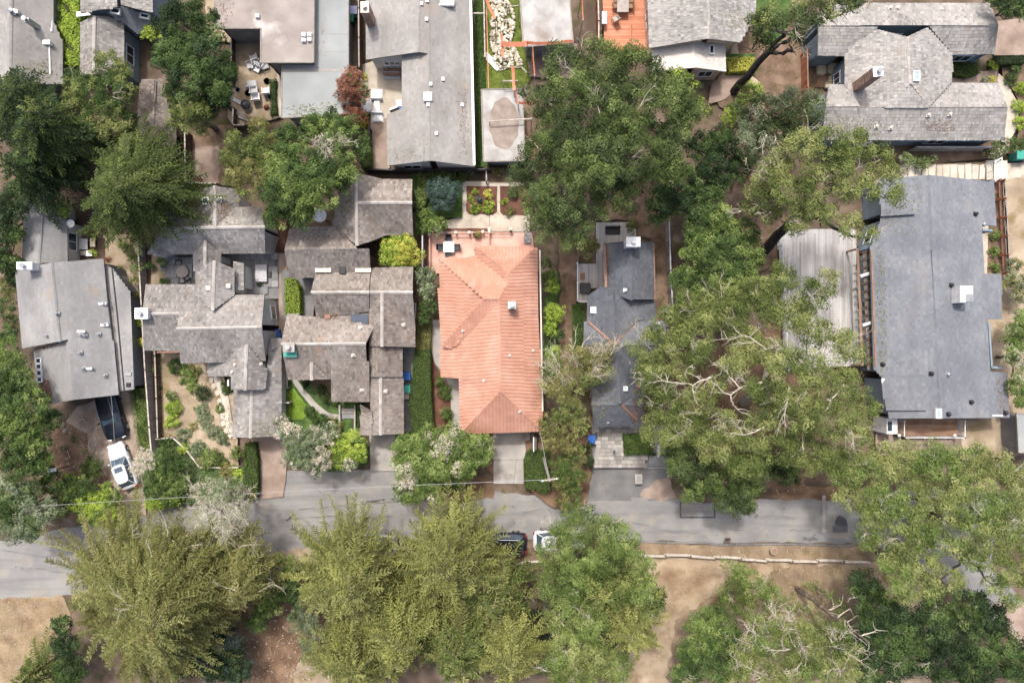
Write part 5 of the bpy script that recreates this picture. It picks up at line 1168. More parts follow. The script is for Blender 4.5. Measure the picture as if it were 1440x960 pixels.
tt = table('white square table with four black chairs on the pink terrace', 631, 347, .95, .95, m_white, z=.04)
hub = MB().cyl((0, 0, .74), .06, .08, 10); hub.build('parasol_hole', m_metal, tt, world=False)
for du, dv, rz, w_ in ((0, -11.5, math.pi, 'above'), (0, 12, 0, 'below'), (-11.5, 1, -math.pi / 2, 'left of'), (11.5, 1, math.pi / 2, 'right of')): chair('black chair directly %s the white square table on the pink terrace' % w_, 631 + du, 347 + dv, rz, z=.04, group='chairs round the terrace table')
def lounger(label, u, v, rz, m, pm, w=1.0, L=1.1):
    r = thing('outdoor_sofa', label, 'sofa', (0, 0, 0), 'patio seating'); MB().box((0, 0, .2), (w, L, .3), 0, .03).build('frame', m, r, world=False)
    MB().box((0, .04, .4), (w * .86, L * .84, .14), 0, .05).build('cushion', pm, r, world=False); MB().box((0, -L / 2 + .08, .58), (w, .16, .42), 0, .05).build('backrest', pm, r, world=False)
    x, y, _ = P(u, v, .4); r.location = (x, y, 0); r.rotation_euler = (0, 0, rz); return r
lounger('white square armchair at the top of the white patio row', 530, 133, 0, m_white, m_white, 1.0, .95)
lounger('white narrow bench in the middle of the white patio row', 530, 149, 0, m_white, m_white, .6, 1.15)
lounger('white square armchair at the bottom of the white patio row', 531, 165, math.pi, m_white, m_white, .95, .85)
lounger('grey long sofa beside the red bush on the beige patio', 516, 149, -math.pi / 2, m_wgrey, m_cloth, 1.35, .9)
for i, u in enumerate((544, 552, 559)): chair('%s of the three pale chairs below the glazed door' % ('leftmost', 'middle', 'rightmost')[i], u, 108, math.pi, m_cloth, s=.9, group='chairs by the glazed door')
table('long dark table behind the three pale chairs', 552, 101, 1.6, .6, m_deckb)
tb = table('white-topped barbecue counter against the grey house wall', 561, 145, .5, .55, m_white, .9); MB().box((0, -.5, .8), (.45, .4, .1)).build('side_shelf', m_blue, tb, world=False)
# glazed lean-to
gx = thing('glazed_door', 'white framed glazed lean-to under the pale grey roof', 'glazed door', P(548, 88)); b = MB()
a0, a1 = P(539, 82, 2.4), P(563, 82, 2.4); c0, c1 = P(541, 92, 1.6), P(563, 92, 1.6)
for t in (0, .33, .66, 1): b.tube([tuple(np.array(a0) * (1 - t) + np.array(a1) * t), tuple(np.array(c0) * (1 - t) + np.array(c1) * t)], .05, 4)
for t in (0, .5, 1): b.tube([tuple(np.array(a0) * (1 - t) + np.array(c0) * t), tuple(np.array(a1) * (1 - t) + np.array(c1) * t)], .05, 4)
for q in (a0, a1, c0, c1): b.tube([q, (q[0], q[1], 0)], .04, 4)
b.build('frame', m_white, gx); obj('pane', [a0, a1, c1, c0, tuple(np.array(a0) - [0, 0, .02]), tuple(np.array(a1) - [0, 0, .02]), tuple(np.array(c1) - [0, 0, .02]), tuple(np.array(c0) - [0, 0, .02])], [(0, 1, 2, 3), (7, 6, 5, 4), (0, 4, 5, 1), (1, 5, 6, 2), (2, 6, 7, 3), (3, 7, 4, 0)], m_glass, gx)
# cluttered yard
for i, (u, v, rz, l) in enumerate([(358, 82, .4, 'white chair topmost of the heap below the brown flat roof'), (352, 92, 1.9, 'pale grey chair lowest on the left of the heap'), (367, 90, -.7, 'white chair turned sideways in the heap'), (373, 93, -1.2, 'grey armchair nearest the roof edge in the heap'), (362, 97, 2.6, 'small grey chair at the bottom of the heap')]):
    chair(l, u, v, rz, m_cloth if i % 2 else m_white, group='chairs heaped in the yard', s=1.15)
lounger('grey slatted bench in the middle of the cluttered yard', 354, 119, .1, m_wgrey, m_cloth, 1.0, .7)
chair('white chair with dark cushion second in the yard row', 358, 128, .1, m_white, s=1.2); chair('white chair lowest in the yard row', 361, 138, .1, m_white, s=1.3); chair('white upright chair by the green strip of the yard', 375, 129, .1, m_white, s=1.2)
def pot(label, u, v, r, m, leaf=None, h=.4, name='plant_pot', cat='plant pot'):
    x, y, _ = P(u, v, h); t = thing(name, label, cat, (x, y, 0), 'pots and planters'); MB().lathe((0, 0, 0), [(r * .7, 0), (r, h), (r * .92, h + .02), (r * .85, h - .05)], 12).build('pot', m, t, world=False)
    MB().cyl((0, 0, h - .1), r * .85, .05, 12).build('soil', m_mulch, t, world=False)
    if leaf:
        c = np.array([[x, y, h + r * .5]]); a = clump_leaves(np.repeat(c, 3, 0) + rng.normal(0, r * .3, (3, 3)), np.full(3, r * .9), np.array([.4, .5, .6]), 500, .06); leafmesh('plant', *a[:3], lf[leaf], t, a[3], kind='stuff')
    return t
pot('round black pot at the right of the yard', 375, 114, .28, m_black); pot('round black pot beside the white chairs of the yard', 348, 131, .25, m_black); pot('blue round pot at the end of the yard green strip', 381, 136, .26, m_blue); pot('orange-red pot with red plant below the yard chairs', 374, 151, .22, m_terrap, 'red'); pot('grey round pot near the trellis', 334, 126, .22, m_cloth)
pot('pale pot with spiky yellow plant by the red bush', 512, 110, .3, m_white, 'yel'); pot('pot with spiky yellow rosette below the grey sofa', 512, 175, .4, m_terrap, 'yel'); pot('pot with green plant below the grey sofa', 512, 164, .35, m_terrap, 'lime')
pot('pot of yellow-orange foliage at the terrace railing', 671, 329, .4, m_terrap, 'olive', h=.5)
t = thing('barbecue', 'dark covered oval barbecue tipped by the trellis of the yard', 'barbecue', P(345, 147)); x, y, _ = P(345, 147, .8); MB().lathe((x, y, .5), [(.2, 0), (.42, .25), (.4, .4), (.15, .55)], 14).build('lid', m_black, t)
for a in (0, 2.1, 4.2): MB().tube([(x, y, .55), (x + .35 * math.cos(a), y + .35 * math.sin(a), 0)], .02, 4).build('leg', m_metal, t)
t = thing('folding_chair', 'folded silver deck chair beside the dark barbecue', 'chair', P(332, 142)); x, y, _ = P(333, 142, .4); MB().box((x, y, .4), (.85, .3, .05), -.5).build('seat', m_cloth, t)
for q in (-.3, .3): MB().tube([(x + q, y - .15, .4), (x + q, y - .2, 0)], .02, 4).build('leg', m_metal, t)
t = thing('pallet_rack', 'leaning pale slatted rack in the corner of the yard', 'rack', P(338, 163))
for i in range(6): x, y, _ = P(333 + i * 2.2, 160 + i * .9, .5); MB().box((x, y, .5), (.1, .9, .06), .6).build('slat', m_wgrey, t)
for q in (-.3, .3): x, y, _ = P(338, 162, .3); MB().box((x + q, y, .24), (.06, .06, .46)).build('leg', m_wgrey, t)
# second cottage yards
table('round grey table with four chairs on the left paved yard', 256, 382, 1.05, 1.05, m_wgrey, round_=True)
for u, v, rz, l in ((252, 371, math.pi - .2, 'dark chair above the round grey table'), (263, 391, .6, 'dark chair lower right of the round grey table'), (257, 394, 0, 'dark chair directly below the round grey table')): chair(l, u, v, rz, m_black)
t = thing('spa_tub', 'rectangular grey-covered spa tub on the right paved yard', 'hot tub', P(367, 385)); x, y, _ = P(367, 384, .85); MB().box((x, y, .4), (.95, 1.45, .8), 0, .04).build('tub', m_wgrey, t); MB().box((x, y, .84), (1.0, 1.5, .08), 0, .03).build('cover', m_cloth, t); MB().box((x + .65, y - .1, .45), (.3, .5, .5)).build('pump', m_black, t)
pot('dark pot below the covered spa tub', 366, 400, .3, m_black, 'dark')
t = thing('spa_tub', 'square black-covered tub on the grey deck', 'hot tub', P(823, 405)); x, y, _ = P(823, 405, .9); MB().box((x, y, .45), (.85, .85, .8), 0, .04).build('tub', m_wdark, t); MB().box((x, y, .87), (.9, .9, .08), 0, .03).build('cover', m_black, t)
t = thing('dark_sofa', 'dark lounge seat half under the pine at the end of the grey deck', 'sofa', P(860, 325)); x, y, _ = P(862, 324, .5); MB().box((x, y, .25), (1.3, .7, .4), 0, .05).build('seat', m_black, t); MB().box((x, y + .3, .5), (1.3, .15, .4), 0, .04).build('backrest', m_black, t)
t = thing('doormat', 'small brown mat on the grey deck above the covered tub', 'mat', P(819, 389)); x, y, _ = P(819, 389, .3); MB().box((x, y, .37), (.4, .6, .02)).build('mat', m_deckb, t)
# dish and tables of the left patio
def dish(label, u, v, r, z, m=m_white):
    x, y, _ = P(u, v, z); t = thing('satellite_dish', label, 'satellite dish', (x, y, 0)); MB().cyl((x, y, 0), .05, z, 8).build('pole', m_metal, t)
    MB().lathe((x, y, z), [(r * .2, 0), (r * .7, .08), (r, .25), (r * .97, .26), (r * .6, .12), (r * .1, .05)], 20).build('dish', m, t); MB().tube([(x, y, z + .05), (x + r * .5, y, z + .5)], .02, 4).build('feed_arm', m_metal, t)
dish('round white satellite dish by the small grey gabled outbuilding', 102, 315, .34, 2.6); dish('large pale dish under the oak beside the brown shake roofs', 451, 304, .55, 2.6)
for u, v, w, d, m, l in ((117, 343, .75, .95, m_cloth, 'grey rectangular table nearest the outbuilding'), (130, 341, .45, .75, m_beigecl, 'narrow beige table with red plant'), (125, 356, .55, .5, m_white, 'white square table beside the potted yellow-green plant'), (116, 356, .4, .4, m_wgrey, 'small grey crate-like table in the dark patio')): table(l, u, v, w, d, m)
pot('yellow-green potted plant on the small dark patio', 134, 355, .35, m_terrap, 'lime'); pot('potted plant with orange leaves at the top of the small dark patio', 130, 330, .3, m_terrap, 'olive'); pot('orange-brown square planter above the grey house roof corner', 153, 365, .28, m_terrap, 'red')
for i, (u, v, r_) in enumerate(((170, 389, .3), (173, 402, .34), (174, 413, .3), (172, 424, .26), (176, 460, .3), (175, 470, .28))): pot('%s black tub from the top in the side strip of the grey house' % ('first', 'second', 'third', 'fourth', 'fifth', 'sixth and last')[i], u, v, r_, m_black, 'dark' if i % 2 else None, h=.5)
t = thing('gas_meter', 'small dark meter box at the foot of the grey lean-to', 'meter', P(181, 541)); x, y, _ = P(181, 541, 2.6); MB().box((x, y, 2.62), (.35, .35, .18), 0, .02).build('meter_box', m_black, t); MB().box((x, y + .9, 2.62), (.5, .3, .14), 0, .02).build('pipe_box', m_metal, t)
# chairs of the top right patio
for u, v, rx, ry, l in ((1156, 97, .42, .50, 'beige rounded patio chair nearest the blue-grey wall'), (1173, 96, .52, .42, 'beige rounded patio chair under the dark eave'), (1175, 111, .52, .40, 'cream rounded patio chair lowest but one of the four'), (1169, 119, .5, .3, 'cream rounded seat lowest on the corner patio')):
    x, y, _ = P(u, v, .5); t = thing('patio_chair', l, 'chair', (x, y, 0), 'beige patio chairs'); q = MB()
    ring = [(rx * math.copysign(abs(math.cos(a)) ** .6, math.cos(a)), ry * math.copysign(abs(math.sin(a)) ** .6, math.sin(a))) for a in np.linspace(0, 5.9, 14)]
    q.prism(ring, .12, .42); q.prism([(a * .88, b_ * .88) for a, b_ in ring], .42, .5); q.prism([(a * .7, b_ * .7) for a, b_ in ring], .5, .54); q.build('cushion', m_beigecl, t, world=False)
    MB().box((0, ry * .8, .45), (rx * 1.5, .14, .45), 0, .05).build('backrest', m_beigecl, t, world=False)
    for sx in (-1, 1): MB().box((sx * rx * .6, 0, .07), (.08, ry, .14)).build('leg', m_wdark, t, world=False)
sheet_p = deckp = None
def deck(name, label, poly, z, m, pw=.15, along='v', rail=None, cat='deck'):
    c = np.mean([P(u, v, z) for u, v in poly], 0); t = thing(name, label, cat, (float(c[0]), float(c[1]), 0)); pts = [P(u, v, z)[:2] for u, v in poly]; b = MB()
    i = 0 if along == 'v' else 1; lo = min(p[i] for p in pts); hi = max(p[i] for p in pts); x = lo + .01
    while x < hi - .02:
        m_ = x + pw / 2; xs = []
        for k in range(len(pts)):
            a, d = pts[k], pts[k - 1]
            if (a[i] > m_) != (d[i] > m_): xs.append(a[1 - i] + (d[1 - i] - a[1 - i]) * (m_ - a[i]) / (d[i] - a[i]))
        xs.sort()
        for q in range(0, len(xs) - 1, 2):
            s = xs[q]
            while s < xs[q + 1] - .05:
                e = min(xs[q + 1], s + rnd.uniform(2.4, 4.2)); b.t = min(1, max(0, rnd.gauss(.5, .22)))
                c_ = (m_, (s + e) / 2, z - .02) if i == 0 else ((s + e) / 2, m_, z - .02); dd = (pw - .012, e - s - .006, .035)
                b.box(c_, dd if i == 0 else (dd[1], dd[0], dd[2])); s = e
        x += pw
    b.build('boards', m, t, kind='stuff')
    b = MB(); n = len(pts); ar = sum(pts[k][0] * pts[(k + 1) % n][1] - pts[(k + 1) % n][0] * pts[k][1] for k in range(n)); cc = np.mean(pts, 0)
    b.prism([tuple(cc + (np.array(p) - cc) * .985) for p in pts], 0, z - .045); b.build('substructure', m_wdark, t)
    if rail:
        rp = [np.array(P(u, v, z)) for u, v in rail[0]]; rm = rail[1]; hr = .95
        for a, d in zip(rp[:-1], rp[1:]):
            L = np.linalg.norm(d - a); k = max(1, int(L / 1.4)); MB().tube([(a[0], a[1], z + hr), (d[0], d[1], z + hr)], .045, 4).build('handrail', rm, t)
            b = MB(); nb = int(L / .16)
            for j in range(nb): q = a + (d - a) * (j + .5) / nb; b.box((q[0], q[1], z + hr / 2), (.025, .025, hr))
            b.build('balusters', rm, t, kind='stuff')
            for j in range(k + 1): q = a + (d - a) * j / k; MB().box((q[0], q[1], z + hr / 2 + .03), (.1, .1, hr + .08)).build('post', rm, t)
    return t
deck('deck', 'orange stained timber deck with a table and chairs', [(846, -30), (911, -30), (914, 69), (900, 72), (850, 70)], .5, m_decko, .15, 'h')
deck('deck_step', 'narrow raised orange board walk on the orange deck', [(886, 34), (889, 34), (889, 66), (886, 66)], .56, m_decko, .12, 'v')
deck('deck', 'pale grey plank deck around the dark slate house corner', [(811, 371), (838, 371), (838, 313), (895, 312), (895, 338), (850, 342), (852, 404), (827, 406), (826, 425), (811, 425)], .35, m_deckg, .14, 'v', rail=([(811, 371), (811, 425), (826, 425)], m_white))
deck('deck', 'large pale grey plank deck between the pines and the big blue-grey house', [(1093, 322), (1203, 322), (1212, 514), (1103, 520)], .6, m_deckg, .16, 'v', rail=([(1093, 322), (1103, 520)], m_white))
deck('balcony', 'brown plank balcony below the big blue-grey house roof', [(1262, 585), (1347, 585), (1347, 614), (1262, 614)], 1.2, m_deckb, .15, 'h', rail=([(1263, 590), (1263, 613), (1347, 613), (1347, 590)], m_white), cat='balcony')
deck('patio_deck', 'small brown corner deck with beige rounded chairs', [(1136, 78), (1190, 76), (1190, 124), (1136, 122)], .1, m_deckb, .15, 'v')
t = table('grey rectangular table on the orange deck', 876, 5, 1.0, 1.5, m_wgrey, z=.5)
for i, (u, v, rz) in enumerate(((866, -2, -1.57), (866, 8, -1.57), (886, -2, 1.57), (886, 8, 1.57))): chair('brown chair at the %s of the deck table' % ('upper left', 'lower left', 'upper right', 'lower right')[i], u, v, rz, m_deckb, z=.5, group='chairs round the deck table')
chair('weathered chair alone below the deck table', 866, 27, .6, m_wgrey, z=.5)
lounger('red-brown bench along the house side of the orange deck', 905, 15, 1.57, m_wred, m_wred, 1.6, .5); t = table('light grey slim cabinet at the left edge of the orange deck', 850, 25, .45, 1.1, m_cloth, .8, z=.4)
pot('two small terracotta pots at the foot of the orange deck', 900, 60, .2, m_terrap)
deck('roof_bridge', 'timber pergola floor beside the big blue-grey house', [(1206, 345), (1226, 345), (1232, 515), (1212, 515)], .2, m_wdark, .3, 'h', cat='walkway')
t = thing('pergola', 'dark slatted glazed strip with white cross beams beside the big roof', 'pergola', P(1217, 430))
for i in range(15):
    v = 354 + i * 11.2; a = P(1209 + i * .45, v + 1.5, 2.4); d = P(1224 + i * .45, v - 1.5, 2.4); MB().tube([a, d], .07, 4).build('beam', m_wdark, t)
    g = [P(1213 + i * .45, v + 2, 2.3), P(1223.5 + i * .45, v, 2.3), P(1224 + i * .45, v + 7.5, 2.3), P(1213.5 + i * .45, v + 9.5, 2.3)]; MB().prism([p[:2] for p in g], 2.28, 2.31).build('pane', mat('smoked_pane', [H('5d5650'), H('746b63')], rough=.3), t)
for v in (386, 455): a = P(1208 + (v - 350) * .045, v + 2.5, 2.6); d = P(1224 + (v - 350) * .045, v - 2.5, 2.6); MB().tube([a, d], .13, 4).build('white_beam', m_white, t)
a = P(1206, 350, 2.5); d = P(1213, 514, 2.5); MB().tube([a, d], .12, 4).build('edge_beam', m_deckb, t)
for q in (a, d): MB().box((q[0], q[1], 1.2), (.14, .14, 2.4)).build('post', m_deckb, t)
t = thing('bay_window', 'white bay with one dark window left of the brown balcony', 'bay window', P(1255, 600)); x0, y0, _ = P(1247, 588, 2.2); x1, y1, _ = P(1262, 610, 2.2)
MB().box(((x0 + x1) / 2, (y0 + y1) / 2, 1.1), (x1 - x0, y0 - y1, 2.2)).build('bay', m_white, t); MB().box(((x0 + x1) / 2 - .2, (y0 + y1) / 2, 2.21), (.35, .8, .06)).build('window', m_glass, t)
for u in (1264, 1342): x, y, _ = P(u, 612, 2.3); MB().lathe((x, y, 2.15), [(.1, 0), (.14, .12), (.05, .25)], 10).build('globe_lamp', m_white, t) if False else None
for i, (u, v) in enumerate(((1264, 612), (1342, 612))): x, y, _ = P(u, v, 2.3); t = thing('post_lamp', 'white globe lamp on the %s corner post of the brown balcony' % ('left', 'right')[i], 'lamp', (x, y, 2.23), 'balcony lamps'); MB().lathe((0, 0, 0), [(.04, 0), (.13, .08), (.14, .16), (.06, .26)], 10).build('globe', m_white, t, world=False)
t = thing('staircase', 'narrow grey steps at the right end of the brown balcony', 'steps', P(1343, 603))
for i in range(7): x, y, _ = P(1341, 592 + i * 3.4, 1.1 - i * .16); MB().box((x + .25, y, (1.15 - i * .16) / 2), (.6, .22, 1.15 - i * .16)).build('step', m_slate, t)
# steps: entrance of the brown house and of the dark house
t = thing('front_steps', 'grey front steps leading up to the brown shake house', 'steps', P(492, 590))
for i in range(5): x0, y0, _ = P(483, 603 - i * 7.5); x1, y1, _ = P(500, 610 - i * 7.5); MB().box(((x0 + x1) / 2, (y0 + y1) / 2, .07 + i * .07), (x1 - x0, y0 - y1 - .02, .14 + .14 * i)).build('step', m_slate if i % 2 else m_conc, t)
for u in (481, 502): a, d = P(u, 606), P(u, 568); MB().box((a[0], (a[1] + d[1]) / 2, .45), (.14, abs(a[1] - d[1]), .9)).build('side_wall', m_wgrey, t)
t = thing('entrance_steps', 'grey stone steps right of the paver courtyard', 'steps', P(920, 650)); MB().box(((P(904, 0)[0] + P(938, 0)[0]) / 2, (P(0, 640)[1] + P(0, 658)[1]) / 2, .08), (P(938, 0)[0] - P(904, 0)[0], P(0, 640)[1] - P(0, 658)[1], .16)).build('landing', m_conc, t)
for i in range(4): a, d = P(908 + i * 3, 654 - i * 3.4), P(938, 639); MB().box(((a[0] + d[0]) / 2, (a[1] + d[1]) / 2, .15 + .08 * i), (d[0] - a[0], d[1] - a[1], .16 + .16 * i)).build('step', m_slate, t)
a, d = P(921, 624), P(925, 640); MB().box(((a[0] + d[0]) / 2, (a[1] + d[1]) / 2, .5), (d[0] - a[0], a[1] - d[1], 1.0)).build('newel_wall', m_cloth, t)
MB().tube([P(904, 638.5, .5), P(925, 638.5, .5)], .04, 4).build('handrail', m_black, t)
# grates, covers
def cover_(label, u, v, w, d, m, fm=None, cat='utility cover', round_=False):
    x, y, _ = P(u, v); z = .004 * LAYER[0]; t = thing('utility_cover', label, cat, (x, y, 0)); b = MB()
    if round_: b.cyl((x, y, z), w / 2, .03, 18)
    else: b.box((x, y, z), (w, d, .04))
    b.build('surround', fm or m_conc, t); b = MB()
    if round_: b.cyl((x, y, z), w * .4, .045, 18)
    else:
        for i in range(4):
            for j in range(3): b.box((x + (j - 1) * w * .2, y + (i - 1.5) * d * .17, z + .01), (w * .17, d * .14, .04))
    b.build('lid', m, t)
cover_('rectangular grate in a pale frame on the driveway apron', 896, 671, .62, .85, m_slate); cover_('small dark grate set in the courtyard pavers', 862, 634, .32, .45, m_black, m_slate); cover_('round brown manhole on the dirt verge', 1084, 771, .62, .62, m_deckb, m_wgrey, round_=True); cover_('small dark utility box lid at the road edge', 1020, 755, .5, .3, m_black, m_wdark)

# ================================================================ FENCES AND RAILS
def fence(label, pts, h=1.7, m=m_wgrey, cap=None, bw=.14, name='board_fence', boards=True, cat='fence', th=.03, z0=0):
    Pt = [np.array(P(u, v, h)) for u, v in pts]; t = thing(name, label, cat, (float(Pt[0][0]), float(Pt[0][1]), 0)); b = MB()
    for a, d in zip(Pt[:-1], Pt[1:]):
        L = np.linalg.norm(d - a); e = (d - a) / L; rz = math.atan2(e[1], e[0]); n = max(1, int(L / bw)); k = max(1, round(L / 2.2))
        if boards:
            for j in range(n): q = a + e * (j + .5) * L / n; b.t = rnd.random(); b.box((q[0], q[1], z0 + (h - z0) / 2 + rnd.uniform(-.02, .02)), (L / n - .008, th, h - z0), rz)
        for j in range(k): q0 = a + e * (j * L / k); q1 = a + e * ((j + 1) * L / k - .02); MB().box(((q0[0] + q1[0]) / 2, (q0[1] + q1[1]) / 2, h + .035), (L / k - .02, .11, .05), rz).build('top_rail', cap or m, t)
        for j in range(k + 1): q = a + e * min(L, j * L / k); MB().box((q[0], q[1], h / 2 + .02), (.11, .11, h + .1), rz).build('post', m, t)
    if boards: b.build('boards', m, t, kind='stuff')
    return t
fence('weathered board fence between the gravel drive and the second front garden', [(194, 340), (199, 430), (204, 520), (210, 600), (213, 636)], 1.5, m_wgrey, m_log)
fence('dark board fence on the garden side of the narrow passage', [(211, 410), (218, 500), (220, 560), (222, 616)], 1.2, m_wdark, m_wgrey)
fence('low pale front fence of the second garden', [(220, 617), (243, 615), (262, 632), (281, 657), (335, 657)], .8, m_log, m_log)
fence('timber side fence below the olive-yellow bush at the dirt yard', [(260, 185), (261, 262)], 1.6, m_wdark, m_log)
fence('timber back fence above the second cottage', [(261, 257), (305, 258)], 1.7, m_wdark, m_log)
fence('fence with pale rail in the corner of the cluttered yard', [(328, 152), (327, 176), (345, 176)], 1.2, m_wdark, m_log)
fence('fence strip along the left of the cluttered yard', [(325, 48), (325, 118)], 1.2, m_wdark, m_wgrey)
fence('dark fence behind the pale grey house', [(515, 238), (600, 240), (668, 238), (690, 238)], 1.5, m_barkd, m_black)
fence('dark lattice fence behind the flat roofed garage', [(684, 233), (684, 255)], 1.2, m_wdark, m_wgrey, boards=False)
fence('grey fence left of the terracotta tiled house', [(594, 326), (594, 385)], 1.6, m_wgrey, m_cloth)
fence('pale topped long fence right of the dark slate house', [(941, 312), (943, 380), (946, 435)], 1.7, m_wgrey, m_cloth)
fence('timber fence right of the dirt yard by the big oak', [(668, 20), (669, 225)], .9, m_wdark, m_wgrey, boards=False) if False else None
fence('dark fence beside the orange deck and yellow hedge', [(840, -30), (842, 30), (842, 55)], 1.6, m_wred, m_log)
fence('grey fence below the light grey shake house', [(1289, 207), (1394, 207)], 1.6, m_wgrey, m_cloth)
fence('fence at the left of the corner patio', [(1135, 70), (1136, 122)], 1.5, m_wred, m_deckb)
fence('short post fence below the stone path', [(402, 475), (404, 545)], 1.2, m_wgrey, m_wgrey, boards=False)
fence('small gate fence between long roof and bright lawn', [(397, 566), (406, 566)], 1.5, m_log, m_log)
fence('low dark fence under the green oak beside the lounger', [(519, 180), (519, 205)], 1.4, m_black, m_black)
fence('fence beside the brick chimney house', [(504, -30), (505, 95)], 1.6, m_wdark, m_wgrey)
t = thing('garden_gate', 'white arched garden gate at the end of the stone slabs', 'gate', P(1406, 240)); a, d = np.array(P(1400, 226, 1.9)), np.array(P(1400, 255, 1.9))
for q in (a, d, np.array(P(1409, 222, 1.9)), np.array(P(1409, 250, 1.9))): MB().box((q[0], q[1], .95), (.1, .1, 1.9)).build('post', m_white, t)
for k in range(6): f = k / 5; q0 = np.array(P(1400, 227 + 27 * f, 2.0)); q1 = np.array(P(1409, 222 + 27 * f, 2.0)); MB().tube([tuple(q0), tuple(q1)], .045, 4).build('slat', m_white, t)
for u0, v0, v1 in ((1400, 226, 255), (1409, 221, 250)): MB().tube([P(u0, v0, 2.05), P(u0, v1, 2.05)], .05, 4).build('top_rail', m_white, t)
# red timber retaining trellis on the right
t = thing('retaining_fence', 'long red timber trellis fence along the bare slope', 'fence', P(1412, 320)); n = 5
Rr = lambda f, du, z: P(1406 + du + f * 6.5, 252 + f * 132, z)
for du, z, m in ((-1.5, .5, m_wred), (1.2, .9, m_wred), (4.5, 1.3, m_wgrey), (8, 1.6, m_wgrey)): MB().tube([Rr(0, du, z), Rr(1, du, z)], .05, 4).build('rail', m, t)
b = MB()
for i in range(58): f = (i + .5) / 58; q = Rr(f, 2.0, 1.1); q2 = Rr(f, 8, 1.55); b.tube([q, q2], .035, 4)
b.build('slats', m_wdark, t, kind='stuff')
for i in range(n + 1):
    for du, h in ((1.2, 1.0), (8, 1.7)): q = Rr(i / n, du, h); MB().box((q[0], q[1], h / 2), (.12, .12, h)).build('post', m_wred, t)
# terrace railing
t = thing('terrace_railing', 'pink railing with white post caps around the terrace', 'railing', P(660, 326))
rl = [(604, 385), (604, 330), (622, 327), (641, 327), (660, 327), (679, 326), (688, 326), (688, 345)]
for (a, d) in zip(rl[:-1], rl[1:]):
    A, D = np.array(P(*a, .95)), np.array(P(*d, .95)); MB().tube([tuple(A), tuple(D)], .05, 4).build('handrail', m_pinkt, t); MB().tube([tuple(A - [0, 0, .6]), tuple(D - [0, 0, .6])], .03, 4).build('lower_rail', m_pinkt, t)
for a in rl[:-1]: x, y, _ = P(*a, .9); w = MB().box((x, y, .5), (.16, .16, 1.0)).build('post', m_pinkt, t); MB().box((x, y, 1.04), (.24, .24, .08), 0, .02).build('post_cap', m_cream, w)
t = thing('terrace_gate', 'fine barred railing right of the terrace gate posts', 'railing', P(705, 326)); b = MB()
for i in range(15): x, y, _ = P(690 + i * 1.9, 324, .9); b.box((x, y, .5), (.025, .025, .9))
b.build('balusters', m_pinkt, t, kind='stuff')
for v in (322, 327): MB().tube([P(689, v, .95), P(718, v, .95)], .03, 4).build('rail', m_pinkt, t)
for a in ((688, 322), (718, 322)): x, y, _ = P(*a, .9); w = MB().box((x, y, .5), (.18, .18, 1.0)).build('post', m_pinkt, t); MB().box((x, y, 1.04), (.26, .26, .08), 0, .02).build('post_cap', m_cream, w)
# garage front posts of the tiled house
t = thing('carport_posts', 'white door leaf beside the garage drive of the tiled house', 'garage door', P(750, 620)); a, d = P(750, 612, 1.2), P(750, 632, 1.2)
MB().box((a[0], (a[1] + d[1]) / 2, 1.2), (.08, abs(a[1] - d[1]), 2.2)).build('door_leaf', m_white, t); MB().box((a[0] + .2, (a[1] + d[1]) / 2, 1.0), (.05, abs(a[1] - d[1]) * .9, 1.8)).build('frame', m_wgrey, t)
# pale logs along the verge
t = thing('log_rail_fence', 'pale timber log rail fence along the dirt verge below the road', 'fence', P(1050, 785))
lg = [(884, 780), (903, 781), (936, 781.5), (971, 781.5), (1006, 784), (1042, 785.5), (1079, 788), (1114, 788.5), (1151, 789), (1186, 789), (1222, 790)]
for i, (a, d) in enumerate(zip(lg[:-1], lg[1:])):
    z = .55; A, D = np.array(P(*a, z)), np.array(P(*d, z)); e = (D - A) / np.linalg.norm(D - A); s_ = np.array([0, (-1) ** i * .05, 0])
    limb(bb := MB(), A - e * .12 + s_, D + e * .12 + s_, .10, .085, 4, .006, 7); bb.build('rail', m_log, t)
    limb(bb := MB(), A - e * .1 + s_ - [0, 0, .28], D + e * .1 + s_ - [0, .03, .28], .09, .08, 4, .01, 6); bb.build('rail', m_log, t)
    if i: MB().box((A[0], A[1] - .02, .35), (.17, .2, .72), rnd.uniform(-.3, .3), .03).build('post', m_bark, t)
t = thing('log_rail_fence', 'short pale log rail between the black vehicle and the pine', 'fence', P(740, 791))
for a, d in (((725, 793), (741, 790)), ((743, 790), (760, 789))): limb(bb := MB(), P(*a, .5), P(*d, .5), .12, .11, 3, .01, 7); bb.build('rail', m_log, t)
x, y, _ = P(742, 790); MB().box((x, y, .3), (.15, .15, .6)).build('post', m_bark, t)
# asphalt berm along the lower road edge
bm_ = [(880, 759), (910, 762), (950, 763), (990, 763), (1010, 766), (1060, 765), (1120, 765), (1180, 767), (1205, 766)]
b = MB()
for a, d in zip(bm_[:-1], bm_[1:]): b.tube([P(*a, .05), P(*d, .05)], .10, 6)
tag(b.build('road_edge_berm', m_road2), kind='structure')
